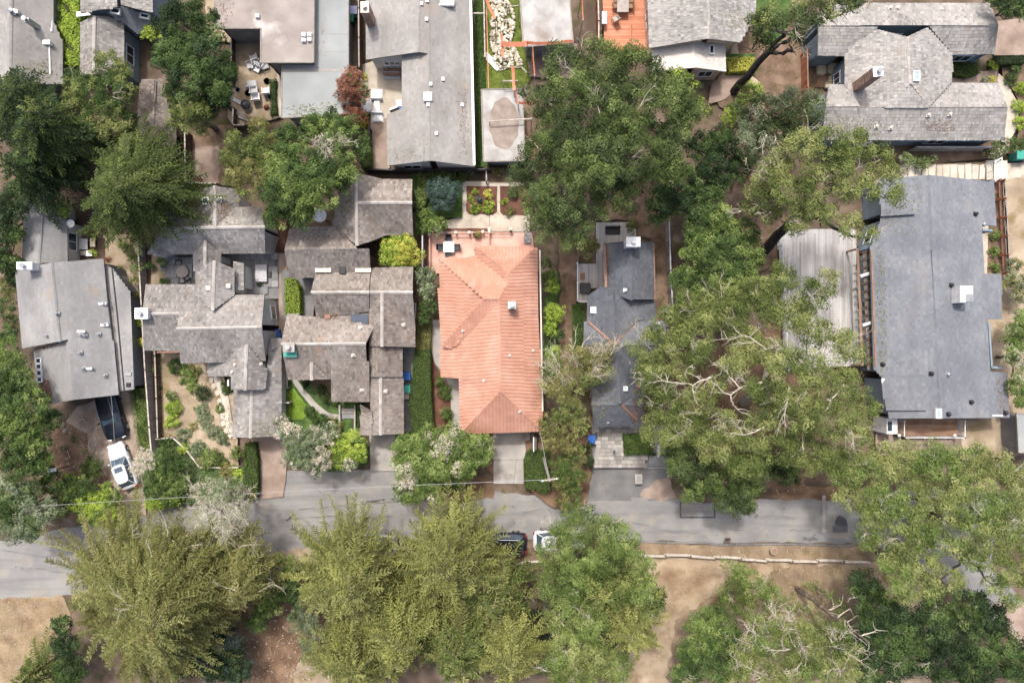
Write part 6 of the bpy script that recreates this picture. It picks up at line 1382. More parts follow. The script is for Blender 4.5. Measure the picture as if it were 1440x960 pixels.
# retaining edge, white timber edging and poles with orange netting in the stone garden
t = thing('garden_edging_wall', 'white bent timber edging at the foot of the stone bed', 'edging', P(700, 98))
for i, (a, d, w) in enumerate((((682, 79), (702, 100), .55), ((702, 100), (711, 98), .3), ((711, 98), (733, 97), .12), ((733, 97), (741, 105), .12))):
    A, D = np.array(P(*a)), np.array(P(*d)); L = np.linalg.norm(D - A); MB().box(((A[0] + D[0]) / 2, (A[1] + D[1]) / 2, .22), (L, w, .44), math.atan2((D - A)[1], (D - A)[0])).build('board', m_white if i == 0 else m_cream, t)
fence('thin pale fence between the grass strip and the stone bed', [(680, -20), (682, 80)], .9, m_log, m_log, boards=False)
def netting(label, a, d, z, w, drop=.5, pole=True):
    A, D = np.array(P(*a, z)), np.array(P(*d, z)); t = thing('orange_netting', label, 'netting', (float(A[0]), float(A[1]), 0), 'orange netting and tape'); n = 14; V = []
    e = (D - A) / np.linalg.norm(D - A); w *= .6; drop *= .35; s_ = np.array([-e[1], e[0], 0]) * w / 2; F_ = []
    for i in range(n + 1):
        f = i / n; q = A + (D - A) * f - np.array([0, 0, .25 * math.sin(math.pi * f)]); j = rnd.uniform(-.3, .3); V += [q + s_ * (1 + j), q - s_ * (1 - j) - np.array([0, 0, drop])]
    F_ = [(2 * i, 2 * i + 1, 2 * i + 3, 2 * i + 2) for i in range(n)]; o = obj('net', V, F_, m_orange, t); md = o.modifiers.new('thick', 'SOLIDIFY'); md.thickness = .01
    if pole:
        for q in (A, D): MB().tube([(q[0], q[1], 0), tuple(q)], .04, 5).build('pole', m_log, t)
netting('wide orange netting from the stone bed towards the flat white roof', (706, 61), (742, 60), 4.2, .55); netting('thin faded orange netting across the foot of the flat white roof', (742, 60), (806, 57), 4.2, .3); netting('orange netting hanging down over the white stones', (705, 47), (707, 80), 4.0, .35); netting('orange netting above the flat roofed garage', (721, 92), (723, 126), 4.0, .38); netting('pinkish orange tape running across the garage roof', (725, 126), (729, 146), 4.2, .18); netting('faded orange netting right of the garage roof', (729, 144), (756, 141), 4.2, .3); netting('thin orange tape hanging below the flat white roof', (749, 66), (752, 106), 3.6, .14); netting('long orange tape down the left of the stone bed', (684, 10), (687, 124), 2.2, .12, .1); netting('pink-orange tape at the top of the stone bed', (681, -10), (696, 26), 4.0, .35); netting('orange ribbon at the red deck fence', (819, -10), (820, 28), 4.0, .12)
def beam(label, a, d, z, r=.06, m=m_log):
    t = thing('timber_prop', label, 'timber pole', P(*a), 'loose timber poles'); MB().tube([P(*a, z), P(*d, z)], r, 5).build('pole', m, t)
    for q in (a, d): x, y, _ = P(*q, z); MB().tube([(x, y, 0), (x, y, z)], .04, 5).build('prop', m, t)
beam('pale timber pole lying across the stained garage roof', (688, 171), (748, 167), 3.2); beam('short pale timber pole across the grass strip', (666, 19), (682, 19), 2.6); beam('short white timber pole above the garage roof', (707, 114), (728, 114), 3.6); beam('thin pale pole left of the flat white roof', (713, 10), (729, 8), 3.2, .04)
t = thing('ladder', 'small pale ladder hung on the wall below the flat white roof', 'ladder', P(768, 82)); 
for u in (763, 773): MB().tube([P(u, 74, 2.2), P(u + .5, 87, .8)], .04, 4).build('stile', m_log, t)
for i in range(4): MB().tube([P(763, 75 + i * 3.6, 2.1 - .38 * i), P(773, 75 + i * 3.6, 2.1 - .38 * i)], .03, 4).build('rung', m_log, t)
# poles and wires
def pole(label, u, v, zt, base=None, arm=True, r=.13, name='utility_pole', cat='utility pole'):
    x, y, _ = P(u, v, zt); t = thing(name, label, cat, (x, y, 0)); MB().tube([(x, y, -.05), (x, y, zt)], [r, r * .7], 10).build('pole', m_wgrey, t)
    if arm:
        MB().box((x, y, zt - .25), (1.3, .1, .12), .15).build('crossarm', m_wgrey, t)
        for q in (-.5, 0, .5): MB().lathe((x + q, y + q * .15, zt - .18), [(.05, 0), (.07, .08), (.03, .16)], 8).build('insulator', m_white, t)
    return (x, y, zt)
def wire(label, a, d, sag=.5, r=.025, n=14):
    t = thing('overhead_wire', label, 'wire', (float(a[0]), float(a[1]), 0)); a, d = np.array(a), np.array(d)
    MB().tube([tuple(a + (d - a) * i / n - np.array([0, 0, sag * 4 * (i / n) * (1 - i / n)])) for i in range(n + 1)], r, 5).build('cable', m_steel, t)
m_steel2 = 0
p1 = pole('timber utility pole with crossarm by the drive of the tiled house', 773, 675, 10.5); p0 = pole('utility pole standing in the dark shrubs on the left roadside', 52, 712, 5.2, arm=False)
wire('long pale overhead wire crossing above the road', (p0[0], p0[1], 5.1), (p1[0], p1[1], 10.3), .7, .016); a = (P(160, 706, 5.5)); d = P(156, 556, 4.9); wire('thin service wire above the parked cars', a, d, .3, .012)
wire('thin service wire to the tiled house', (p1[0], p1[1], 10.2), P(758, 600, 3.6), .3, .02)
x, y, _ = P(72, 661, 4.2); t = thing('street_lamp', 'lamp with pale head above the dark shrubs at the left', 'street lamp', P(96, 656)); xb, yb, _ = P(96, 655); MB().tube([(xb, yb, 0), (xb, yb, 3.9), ((x + xb) / 2, (y + yb) / 2, 4.25), (x, y, 4.2)], .05, 8).build('pole', m_wdark, t); MB().box((x, y, 4.18), (.75, .3, .16), .2, .05).build('lamp_head', m_white, t)
# logs and stumps
t = thing('dead_trunk', 'long grey dead trunk reaching over the brown leaf litter', 'dead tree', P(1120, 825)); limb(bb := MB(), P(1120, 826, 0), P(1222, 903, 9), .22, .07, 8, .012, 8); bb.build('trunk', m_bark, t); bb = MB()
for f in (.45, .6, .7, .8, .9): q = np.array(P(1120, 826, 0)) * (1 - f) + np.array(P(1222, 903, 9)) * f; twig_tree(bb, q, (rng.normal(), rng.normal(), .2), 1.3, .06, 1)
bb.build('bare_branch', m_barkp, t, kind='stuff')
t = thing('tree_stump', 'dark broken stump at the road edge between the conifer boughs', 'stump', P(577, 765)); MB().lathe((*P(577, 765)[:2], 0), [(.22, 0), (.18, .3), (.1, .34)], 9).build('trunk', m_barkd, t); MB().tube([P(578, 764, .3), P(581, 760, .6)], .05, 5).build('snag', m_barkd, t)
for i, (u, v, l) in enumerate(((90, 597, 'pale small boulder on the shaded soil by the gravel drive'), (92, 606, 'second pale small boulder just below on the shaded soil'))): t = obj('boulder', *(lambda b: (b.V, b.F))(MB().lathe(P(u, v), [(.22, 0), (.18, .14), (.07, .2)], 7)), m_stonew); tag(t, l, 'boulder', 'boulders on the soil')
# ================================================================ TREES AND SHRUBS
# --- upper left
conifer('redwood_tree', 'dark green conifer mass at the left edge beside the pale roof', 'tree', 40, 155, 84, 12, 'dark', 4, 260, leaf2='cypg', base=(110, 220))
conifer('conifer_tree', 'dark conifer tip over the lower edge of the pale roof at top left', 'tree', 25, 122, 56, 11, 'dark', 5, 150, leaf2='cypd', base=(60, 170))
conifer('conifer_tree', 'dark conifer filling the far left edge below the pale roof', 'tree', 0, 225, 62, 10, 'dark', 3, 150, leaf2='oak')
tree('olive_green_tree', 'olive green broad tree over the brown gable roof', 'tree', [(120, 130, 34, 7.5), (150, 95, 30, 7), (156, 130, 31, 8), (164, 165, 22, 7), (130, 170, 30, 7), (100, 110, 18, 6), (174, 100, 14, 6.5)], 'oak', 'fluffy', mix=('pinel', .45), bare=14, bare_L=1.0, bare_r=.035)
conifer('cypress_tree', 'large feathery dark cypress above the small grey gabled outbuilding', 'tree', 160, 264, 103, 12.5, 'cypd', 4, 430, leaf2='cypg', base=(235, 275), size=.07)
tree('oak_tree', 'dark green oak beside the flat brown roof', 'tree', [(250, 28, 38, 8), (285, 35, 22, 7), (240, 75, 32, 8), (285, 75, 36, 9), (262, 105, 36, 9), (300, 110, 34, 8.5), (318, 100, 18, 7), (225, 75, 18, 7)], 'oak', 'oak', mix=('dark', .3))
tree('oak_tree', 'small dark tree between the oak and the dirt strip', 'tree', [(305, 135, 22, 6), (285, 150, 24, 6), (300, 20, 12, 4)], 'dark', 'oak')
tree('acacia_tree', 'yellow-olive bushy tree over the brown shed', 'tree', [(244, 130, 18, 7.5), (264, 148, 22, 8), (278, 150, 18, 7.5), (256, 168, 20, 6.5), (280, 172, 20, 6), (248, 152, 16, 7)], 'cypg', 'fluffy', mix=('pinel', .5))
shrub('yellow_green_shrub', 'yellow-green shrub beside the blue-grey dormer slope', 210, 43, 15, 3.2, 'lime')
tree('olive_tree', 'olive-coloured round tree below the cluttered yard', 'tree', [(335, 215, 34, 8), (365, 205, 26, 7.5), (345, 245, 36, 8), (325, 190, 12, 5), (362, 178, 16, 5.5), (375, 240, 22, 8)], 'cypg', 'fluffy', mix=('olive', .45))
tree('green_oak_tree', 'bright green broad oak beside the olive-coloured tree', 'tree', [(400, 190, 24, 6.5), (440, 172, 24, 6), (480, 185, 26, 6), (420, 225, 38, 8.5), (465, 225, 36, 8), (395, 265, 36, 8.5), (440, 265, 38, 8.5), (385, 300, 22, 7), (420, 300, 24, 7.5), (480, 255, 18, 6.5), (505, 205, 16, 5), (465, 165, 14, 5), (395, 230, 26, 8), (378, 262, 20, 7.5)], 'oak', 'oak', mix=('oakb', .4), dens=1.0)
t = tree('lichen_patch_tree', 'pale twiggy bare patch in the middle of the green oak', 'tree', [(456, 202, 17, 8.2), (478, 195, 12, 7.8)], 'pale', 'sparse', bare=30, bare_L=1.1, bare_r=.05, mix=('sage', .4))
hedge('lime_hedge', 'tall lime-yellow hedge beside the pale grey roof', [(82, -30), (108, -30), (112, 40), (111, 92), (86, 90), (80, 60)], 2.6, 'lime', per=380, size=.075, rough=.3)
tree('edge_shrub', 'dark leafy shrub hugging the left edge beside the grey outbuilding', 'shrub', [(22, 330, 12, 3.5), (5, 300, 20, 5), (2, 365, 22, 4.5), (18, 390, 14, 3.4), (8, 470, 16, 3.5)], 'oak', 'oak', tall=False, mix=('dark', .3))
tree('dark_shrub', 'dark tree between the big cypress and the outbuilding roof at the left edge', 'tree', [(15, 290, 26, 6), (0, 330, 26, 5.5), (12, 370, 20, 4), (25, 265, 22, 5), (50, 255, 16, 4)], 'oak', 'oak', mix=('dark', .5))
tree('lime_shrub', 'lime green shrub at the corner of the outbuilding roof', 'shrub', [(86, 292, 15, 3.6), (75, 262, 12, 3.4), (60, 262, 10, 3.2)], 'lime', 'shrub', tall=False, mix=('oakb', .5))
tree('mixed_shrub', 'olive shrub with grey tints left of the grey house', 'shrub', [(10, 400, 18, 3.2), (5, 430, 18, 3), (14, 455, 16, 2.8)], 'olive', 'fluffy', tall=False, mix=('oak', .5))
tree('red_leaved_tree', 'round red-leaved bush beside the smooth grey flat roof', 'bush', [(489, 122, 23, 4.6), (507, 130, 16, 4.2), (494, 108, 18, 4.4)], 'red', 'shrub', dens=1.1, mix=('oak', .12))
shrub('red_leaved_tree', 'smaller darker red-leaved bush below the round one', 496, 160, 20, 3.6, 'red', cat='bush')
hedge('yard_hedge', 'narrow green planting strip in the cluttered yard', [(378, 112), (387, 110), (387, 140), (389, 160), (379, 162), (380, 136)], .8, 'oak', cat='planting strip')
hedge('tall_green_strip', 'leafy green planting between the pale grey house and the brown shake roofs', [(506, 185), (516, 182), (519, 232), (508, 236), (500, 210)], 2.2, 'oakb', rough=.3, cat='shrubs')
# --- centre top
tree('monterey_pine', 'huge dark green pine above the dark slate house', 'tree', [(800, 95, 42, 12), (850, 85, 44, 13), (895, 95, 40, 13.5), (770, 150, 34, 11), (830, 150, 52, 14), (890, 150, 48, 14), (945, 135, 34, 12), (965, 160, 26, 11), (760, 215, 36, 11), (790, 270, 48, 12), (840, 220, 50, 14), (890, 210, 46, 13), (935, 225, 42, 12), (770, 300, 44, 10.5), (810, 320, 34, 10), (950, 185, 30, 11), (735, 255, 24, 9), (865, 270, 40, 11), (800, 195, 40, 13), (740, 130, 14, 9)], 'pine', 'pine', base=(835, 290), mix=('pined', .5), bare=22, bare_L=1.6, bare_r=.05, trunk_r=.5)
tree('yellowed_pine', 'yellow-green pine crown beside the cream shingled wing', 'tree', [(948, 112, 24, 11), (975, 130, 22, 10.5), (965, 165, 24, 10.5), (985, 155, 18, 10)], 'cypg', 'pine', mix=('lime', .15))
tree('dark_oak', 'deep green round tree right of the huge pine', 'tree', [(960, 260, 36, 7.5), (985, 290, 30, 7), (935, 285, 30, 7), (1000, 230, 28, 7.5), (1020, 200, 30, 7.5), (985, 205, 24, 7.5), (1015, 250, 22, 6.5), (1000, 268, 24, 6.5), (1040, 235, 22, 6.5)], 'oak', 'oak', mix=('dark', .5))
tree('grey_green_pine', 'grey-green pine between the leaning trunk and the corner patio', 'tree', [(1080, 150, 28, 9), (1115, 145, 30, 10), (1145, 150, 26, 10), (1095, 190, 32, 9), (1060, 185, 26, 8), (1125, 185, 28, 9), (1060, 215, 22, 7.5), (1048, 160, 18, 7)], 'pined', 'pine', mix=('sage', .35), bare=10, bare_L=1.2)
tree('lime_undergrowth', 'bright green undergrowth at the foot of the leaning trunk', 'shrub', [(1060, 130, 18, 3), (1040, 145, 14, 2.6), (1048, 118, 12, 2.4), (1030, 160, 16, 2.6)], 'oakb', 'shrub', tall=False, mix=('lime', .4))
hedge('yellow_flowering_hedge', 'orange-yellow flowering hedge beside the cream shingled wing', [(1022, 81), (1062, 80), (1058, 98), (1026, 100)], 1.2, 'yel', per=380)
tree('leaning_pine', 'pine with a long black leaning trunk at the top edge', 'tree', [(1090, 20, 26, 15), (1120, 25, 28, 16), (1150, 8, 30, 16), (1185, 5, 22, 15.5), (1070, 55, 20, 13), (1068, 28, 18, 14), (1205, 0, 16, 15), (1130, 55, 14, 14)], 'pined', 'pine', base=(1030, 131), bm=m_barkd, mix=('pinel', .3), bare=16, bare_L=1.8, dens=1.0, trunk_r=.3)
tree('leaning_pine', 'light olive pine leaning over the big blue-grey roof with pale crooked branches', 'tree', [(1075, 265, 28, 10), (1095, 230, 30, 12), (1130, 205, 30, 13), (1170, 200, 30, 13.5), (1210, 205, 28, 13), (1240, 225, 26, 12.5), (1110, 270, 30, 12), (1150, 250, 30, 13), (1190, 255, 30, 13), (1225, 265, 24, 12.5), (1262, 272, 20, 12), (1125, 310, 24, 11), (1165, 300, 22, 12), (1200, 320, 22, 12), (1225, 330, 14, 11.5), (1085, 300, 18, 9.5), (1255, 245, 18, 12), (1180, 225, 24, 13.2), (1145, 285, 24, 12), (1060, 290, 20, 9)], 'pinel', 'pine', base=(1068, 358), bm=m_barkd, mix=('cypg', .4), bare=60, bare_L=1.5, bare_r=.05, dens=.95, trunk_r=.4)
tree('dark_green_tree', 'dense mid green tree left of the large pale deck', 'tree', [(985, 345, 32, 7), (1020, 335, 34, 7), (1050, 360, 32, 7), (1005, 385, 38, 7.5), (1045, 405, 36, 7.5), (970, 395, 28, 6.5), (985, 430, 34, 7), (1012, 308, 26, 6.8), (982, 312, 26, 6.8), (1052, 325, 22, 6.5)], 'oakb', 'oak', base=(1010, 400), mix=('oak', .55))
# --- terrace garden
tree('blue_green_bush', 'round blue-green clipped bush above the pink terrace', 'bush', [(622, 270, 26, 3.2)], 'blue', 'shrub', tall=False, dens=1.3)
hedge('square_hedge', 'low square clipped hedge round the blue-green bush', [(604, 275), (647, 262), (648, 303), (606, 304)], .6, 'hedge')
hedge('green_hedge', 'light green shrubs above the blue-green bush', [(588, 240), (640, 236), (640, 250), (605, 262), (592, 300), (586, 290)], 1.2, 'oakb', rough=.3)
tree('bright_shrub', 'bright leafy shrub left of the pale garden paving', 'shrub', [(597, 302, 12, 2.4), (612, 316, 15, 2.6), (598, 318, 12, 2.2), (622, 314, 10, 1.8), (590, 285, 9, 2)], 'oakb', 'shrub', tall=False)
for u, v, r_, z, lf_, l in ((668, 270, 6, .6, 'lime', 'small lime clipped ball at the upper left of the mulch bed'), (663, 280, 5.5, .55, 'lime', 'lime clipped ball at the left side of the mulch bed'), (674, 281, 6.5, .7, 'blue', 'blue-green clipped ball in the centre of the mulch bed'), (687, 273, 8, .8, 'yel', 'yellow clipped ball at the upper right of the mulch bed'), (667, 292, 9, .8, 'lime', 'wide lime clipped ball at the lower left of the mulch bed'), (686, 291, 11, .9, 'lime', 'widest lime clipped ball at the lower right of the mulch bed'),
                    (721, 271, 9, 1.0, 'oak', 'green ball in the bed beside the big pine'), (709, 284, 6, .7, 'lime', 'lime ball in the bed beside the big pine'), (716, 296, 8, .8, 'olive', 'olive ball at the bottom of the bed beside the big pine'), (662, 238, 8, .9, 'sage', 'spiky grey-green clump at the back fence of the garden'), (700, 242, 8, .8, 'olive', 'olive clump under the garage end fence'), (717, 245, 9, .9, 'sage', 'grey-green clump under the garage end fence'), (650, 248, 8, .8, 'hedge', 'dark green clump at the top left of the pale paving')):
    shrub('clipped_shrub', l, u, v, r_, z, lf_, group='clipped balls of the terrace garden')
tree('grey_green_shrub', 'grey-green shrub between the brown shake roof and the tiled house', 'shrub', [(598, 388, 17, 3), (600, 410, 15, 3), (600, 432, 15, 2.8), (594, 448, 10, 2.4)], 'oak', 'shrub', tall=False, mix=('sage', .5))
shrub('yellow_shrub', 'large bright yellow-green round bush beside the brown shake roofs', 558, 352, 31, 3.6, 'yel', lobes=[(552, 352, 24, 3.4), (570, 352, 24, 3.5), (560, 345, 20, 3.6), (560, 362, 18, 3.2)], mix=('lime', .45))
hedge('light_green_hedge', 'narrow bright green clipped hedge left of the brown shake house', [(399, 391), (411, 390), (420, 402), (421, 440), (400, 442)], 1.6, 'lime')
hedge('olive_hedge', 'short olive hedge at the top of the long clipped hedge', [(588, 448), (606, 448), (605, 492), (584, 492)], 1.0, 'olive', rough=.15)
hedge('clipped_hedge', 'long flat clipped green hedge beside the tiled house', [(583, 494), (604, 490), (606, 560), (609, 615), (580, 618), (575, 570)], 1.5, 'hedge')
for u, v, r_, l in ((624, 552, 12, 'round dark green shrub at the concrete path of the tiled house'), (628, 582, 11, 'second dark green shrub below on the red mulch'), (617, 536, 8, 'smallest dark green shrub at the top of the red mulch')): shrub('round_shrub', l, u, v, r_, 1.1, 'hedge', group='shrubs on the red mulch bed')
for i, (u, v, r_, lf_, l) in enumerate(((768, 370, 10, 'oak', 'dark green shrub under the pine beside the tiled roof'), (775, 390, 14, 'oakb', 'green shrub second down the row right of the tiled roof'), (776, 402, 12, 'lime', 'lime green shrub in the middle of the row right of the tiled roof'), (780, 440, 16, 'lime', 'widest lime green shrub of the row right of the tiled roof'), (773, 462, 12, 'lime', 'lime shrub just below the widest one right of the tiled roof'), (778, 497, 13, 'lime', 'lowest lime shrub of the row right of the tiled roof'), (788, 470, 9, 'oak', 'small green shrub by the brown side path'))): shrub('row_shrub', l, u, v, r_, 2.2, lf_, group='shrub row beside the tiled house')
# --- right
tree('spreading_cypress', 'great spreading cypress with bare pale branches right of the dark slate house', 'tree',
     [(915, 490, 34, 9), (940, 455, 32, 9), (975, 430, 30, 9.5), (1015, 420, 32, 10), (1060, 420, 34, 10.5), (1100, 400, 32, 10.5), (1140, 420, 30, 11), (1165, 395, 22, 10), (1115, 445, 32, 11), (1150, 470, 30, 11), (1185, 480, 26, 11), (1205, 500, 20, 11), (920, 530, 32, 9), (940, 570, 34, 9),
      (930, 610, 34, 8.5), (970, 600, 34, 9), (1010, 625, 36, 9), (985, 470, 28, 10), (1060, 490, 30, 10.5), (1105, 505, 34, 11.5), (1145, 520, 34, 11.5), (1185, 540, 32, 11.5), (1215, 570, 28, 11), (1090, 560, 34, 11), (1130, 575, 36, 11.5), (1175, 590, 34, 11.5), (1210, 610, 26, 10.5), (1060, 610, 36, 10),
      (1105, 630, 34, 10), (1150, 640, 32, 10), (960, 520, 22, 9.5), (1010, 540, 18, 10), (1195, 650, 26, 9), (1050, 650, 32, 9), (1085, 440, 24, 10.8), (1030, 515, 22, 10), (995, 570, 22, 9.5), (1035, 460, 24, 10), (1020, 590, 18, 9.5), (1065, 545, 20, 10.5), (985, 500, 20, 10), (955, 490, 24, 9.5), (1000, 447, 26, 9.8), (1130, 610, 24, 10.4), (1045, 500, 22, 10.2), (975, 555, 22, 9.5), (1085, 585, 22, 10.2)],
     'pinel', 'pine', base=(1045, 565), mix=('cypg', .4), bare=140, bare_L=1.4, bare_r=.045, dens=1.0, trunk_r=.36, bare_at=[(1085, 540, 10.3, 175, 3.2, 0.10), (1078, 492, 10.5, 145, 2.1, 0.08), (1105, 515, 10.9, 95, 1.9, 0.08), (1110, 545, 10.9, 250, 1.9, 0.07), (1170, 560, 11.3, 40, 1.6, 0.06), (1180, 590, 11.1, 340, 1.6, 0.05), (1075, 600, 10.0, 230, 1.7, 0.07), (1150, 505, 11.1, 60, 1.5, 0.05), (960, 540, 9.7, 170, 1.5, 0.06), (1000, 530, 9.9, 200, 1.5, 0.08)], bm=m_barkp)
tree('green_pine_lower', 'darker green tree hanging over the road below the spreading cypress', 'tree', [(960, 650, 30, 6.5), (990, 670, 34, 6.5), (1030, 690, 34, 6.5), (1060, 665, 34, 6.5), (1045, 708, 26, 6), (1090, 650, 28, 6), (975, 690, 20, 5.5), (1110, 665, 22, 5)], 'pined', 'oak', base=(1040, 655), mix=('pine', .5))
tree('spreading_cypress', 'wide light green cypress over the bend of the road at the right edge', 'tree',
     [(1190, 655, 34, 8.5), (1235, 665, 36, 9), (1280, 655, 36, 9), (1325, 660, 36, 9.5), (1370, 655, 34, 9.5), (1410, 660, 32, 9.5), (1445, 680, 34, 9.5), (1200, 700, 26, 8), (1245, 715, 34, 9), (1290, 705, 34, 9.5), (1340, 715, 34, 10), (1390, 710, 34, 10), (1430, 735, 34, 10), (1225, 755, 24, 8.5), (1270, 760, 32, 9),
      (1300, 800, 34, 9.5), (1255, 790, 24, 8.5), (1320, 755, 24, 9), (1400, 770, 34, 10), (1435, 800, 32, 10), (1370, 745, 26, 9.5), (1375, 790, 18, 9.5), (1270, 830, 26, 9), (1320, 640, 24, 9), (1250, 640, 26, 8.5), (1310, 835, 24, 8.5), (1425, 845, 16, 9), (1300, 745, 26, 9), (1352, 772, 22, 9), (1345, 815, 18, 8.5), (1405, 735, 24, 9.5), (1425, 700, 24, 9.5), (1350, 690, 26, 9.5), (1400, 820, 20, 9), (1230, 725, 22, 8.5)],
     'pinel', 'pine', base=(1290, 720), mix=('oakb', .4), bare=44, bare_L=1.4, bare_r=.045, dens=.95, trunk_r=.45)
tree('oak_tree', 'dark green oak thicket at the lower right below the road bend', 'tree', [(1220, 830, 28, 6), (1240, 865, 34, 7), (1225, 905, 34, 7), (1270, 880, 36, 7), (1280, 925, 38, 7.5), (1320, 880, 36, 7.5), (1330, 930, 38, 7.5), (1365, 860, 34, 7.5), (1385, 905, 38, 7.5), (1425, 930, 38, 7.5), (1240, 945, 34, 7), (1375, 950, 34, 7), (1400, 870, 26, 7)], 'oak', 'oak', mix=('dark', .5), bare=14, bare_L=1.4, bare_r=.04)
tree('pale_branched_tree', 'olive tree with chalky pale bare limbs at the bottom edge', 'tree', [(1075, 900, 34, 7.5), (1110, 880, 26, 7.5), (1130, 915, 38, 8), (1170, 905, 34, 7.5), (1080, 945, 36, 7.5), (1130, 955, 36, 8), (1180, 950, 34, 7.5), (1040, 935, 26, 7), (1200, 920, 20, 7)], 'pinel', 'pine', mix=('oakb', .35), base=(1120, 930), bare=80, bare_L=1.9, bare_r=.07, dens=.9, bm=m_barkp)
tree('oak_tree', 'green tree beside the pale-branched tree at the bottom edge', 'tree', [(990, 880, 26, 6), (1020, 895, 28, 6.5), (985, 920, 32, 6.5), (1020, 940, 34, 6.5), (965, 950, 24, 6), (1010, 860, 16, 5)], 'oakb', 'oak', mix=('oak', .5), bare=10, bare_L=1.4, bare_r=.04)
tree('low_pine', 'low olive green pine standing on the dry bank below the log fence', 'tree', [(1035, 805, 22, 4.5), (1060, 825, 28, 5), (1030, 840, 24, 4.8), (1085, 835, 20, 4.6), (1050, 855, 22, 4.6), (1085, 855, 14, 4)], 'cypg', 'pine', mix=('oakb', .4), bare=14, bare_L=1.4, bare_r=.045)
tree('sapling', 'small green saplings beside the dead grey trunk', 'sapling', [(1142, 820, 12, 3), (1165, 835, 12, 3), (1180, 855, 14, 3)], 'oakb', 'sparse')
tree('thin_scrub', 'thin scrub under the dead grey trunk', 'shrub', [(1140, 872, 26, 3.2), (1175, 890, 24, 3.4), (1110, 850, 16, 3)], 'oakb', 'sparse', tall=False, bare=12, bare_L=1.2, bare_r=.04)
tree('right_edge_oak', 'bright green shrubby tree at the right edge below the bare slope', 'tree', [(1428, 470, 20, 4), (1440, 500, 22, 4.5), (1432, 540, 18, 4), (1440, 560, 16, 3.6), (1440, 450, 16, 4)], 'oakb', 'oak', mix=('pale', .15), bare=10, bare_L=1.0, bare_r=.035)
tree('right_edge_shrub', 'olive shrub at the foot of the red timber trellis', 'shrub', [(1430, 372, 12, 2.2), (1436, 395, 16, 2.6), (1420, 395, 11, 2.2), (1440, 415, 14, 2.4)], 'sage', 'shrub', tall=False, mix=('olive', .4))
for u, v, l in ((1401, 330, 'topmost round green shrub inside the red trellis'), (1400, 353, 'middle round green shrub inside the red trellis'), (1401, 376, 'lowest round green shrub inside the red trellis')): shrub('round_shrub', l, u, v, 8.5, .9, 'oakb', group='shrubs inside the red trellis')
for u, v, r_, lf_, l in ((1399, 92, 8.5, 'lime', 'yellow-green clipped ball by the house notch'), (1396, 111, 6.5, 'yel', 'bright yellow clipped ball at the curved path'), (1437, 123, 10, 'lime', 'uppermost of the three yellow-green balls at the right edge'), (1436, 149, 11, 'lime', 'middle one of the three yellow-green balls at the right edge'), (1437, 172, 11, 'lime', 'lowest of the three yellow-green balls at the right edge'), (1388, 110, 6, 'sage', 'grey-green tuft left of the bright yellow ball'), (1424, 110, 10, 'oak', 'dark green mound right of the curved path'), (1430, 96, 9, 'oak', 'dark green mound above the others near the right edge')):
    shrub('clipped_ball', l, u, v, r_, 1.0, lf_, group='clipped balls by the grey shake house')
hedge('courtyard_hedge', 'dark leafy hedge in the notch of the light grey shake house', [(1340, 80), (1378, 80), (1380, 102), (1362, 108), (1341, 104)], 1.0, 'hedge')
hedge('dark_hedge', 'dark straight hedge above the clipped balls at the right edge', [(1400, 79), (1445, 77), (1445, 88), (1402, 90)], 1.2, 'dark')
tree('dark_tree', 'dark tree in the top right corner', 'tree', [(1425, 5, 22, 6), (1445, 15, 16, 6), (1405, -5, 16, 5.5)], 'dark', 'oak', mix=('oak', .5))
tree('white_flowered_shrub', 'dark shrub with pale flowers above the teal bin', 'shrub', [(1405, 210, 13, 1.8), (1425, 203, 13, 1.8), (1438, 202, 10, 1.6), (1390, 214, 8, 1.4)], 'oak', 'shrub', tall=False, mix=('pale', .15))
tree('yellow_green_shrub', 'yellow-green shrubs beside the start of the stone path', 'shrub', [(1278, 224, 12, 2), (1300, 228, 12, 1.6), (1315, 222, 7, 1.4)], 'oakb', 'shrub', tall=False, mix=('sage', .4))
# --- middle: in front of the dark slate house and its neighbour
tree('pale_branched_bush', 'olive bush with chalky bare twigs between tiled and slate houses', 'tree', [(780, 520, 24, 6), (812, 505, 26, 6.5), (845, 505, 24, 6.5), (795, 545, 26, 6.5), (830, 530, 22, 6.5), (855, 490, 14, 6), (770, 545, 14, 5.5), (848, 530, 12, 6)], 'olive', 'pine', base=(805, 560), mix=('cypg', .35), bare=110, bare_L=1.6, bare_r=.055, dens=.8)
tree('brown_olive_tree', 'brownish olive dense tree beside the tiled house corner', 'tree', [(780, 600, 24, 5.5), (800, 575, 24, 6), (775, 622, 18, 5), (815, 600, 18, 5.5), (800, 625, 18, 5)], 'olive', 'shrub', mix=('cypg', .45), dens=.8)
hedge('dark_clipped_hedge', 'flat dark green clipped hedge right of the tiled house drive', [(741, 637), (748, 633), (772, 635), (774, 690), (768, 694), (738, 686), (737, 650)], 1.5, 'hedge', rough=.08)
tree('hedge_tree', 'green rounded shrub mass at the roadside right of the dark clipped hedge', 'tree', [(795, 655, 22, 4), (812, 640, 16, 4), (800, 680, 22, 4), (800, 708, 20, 4), (785, 670, 14, 3.8), (815, 670, 14, 4)], 'hedge', 'shrub', mix=('olive', .25), dens=.75)
tree('dark_side_shrub', 'dark green shrub beside the blue bin of the paver courtyard', 'shrub', [(828, 650, 10, 1.8), (824, 630, 10, 1.8), (826, 600, 9, 2)], 'dark', 'shrub', tall=False)
hedge('courtyard_planting', 'dark green planter hedge in the paver courtyard', [(877, 612), (917, 609), (918, 639), (879, 640)], 1.1, 'hedge', rough=.15, size=.06)
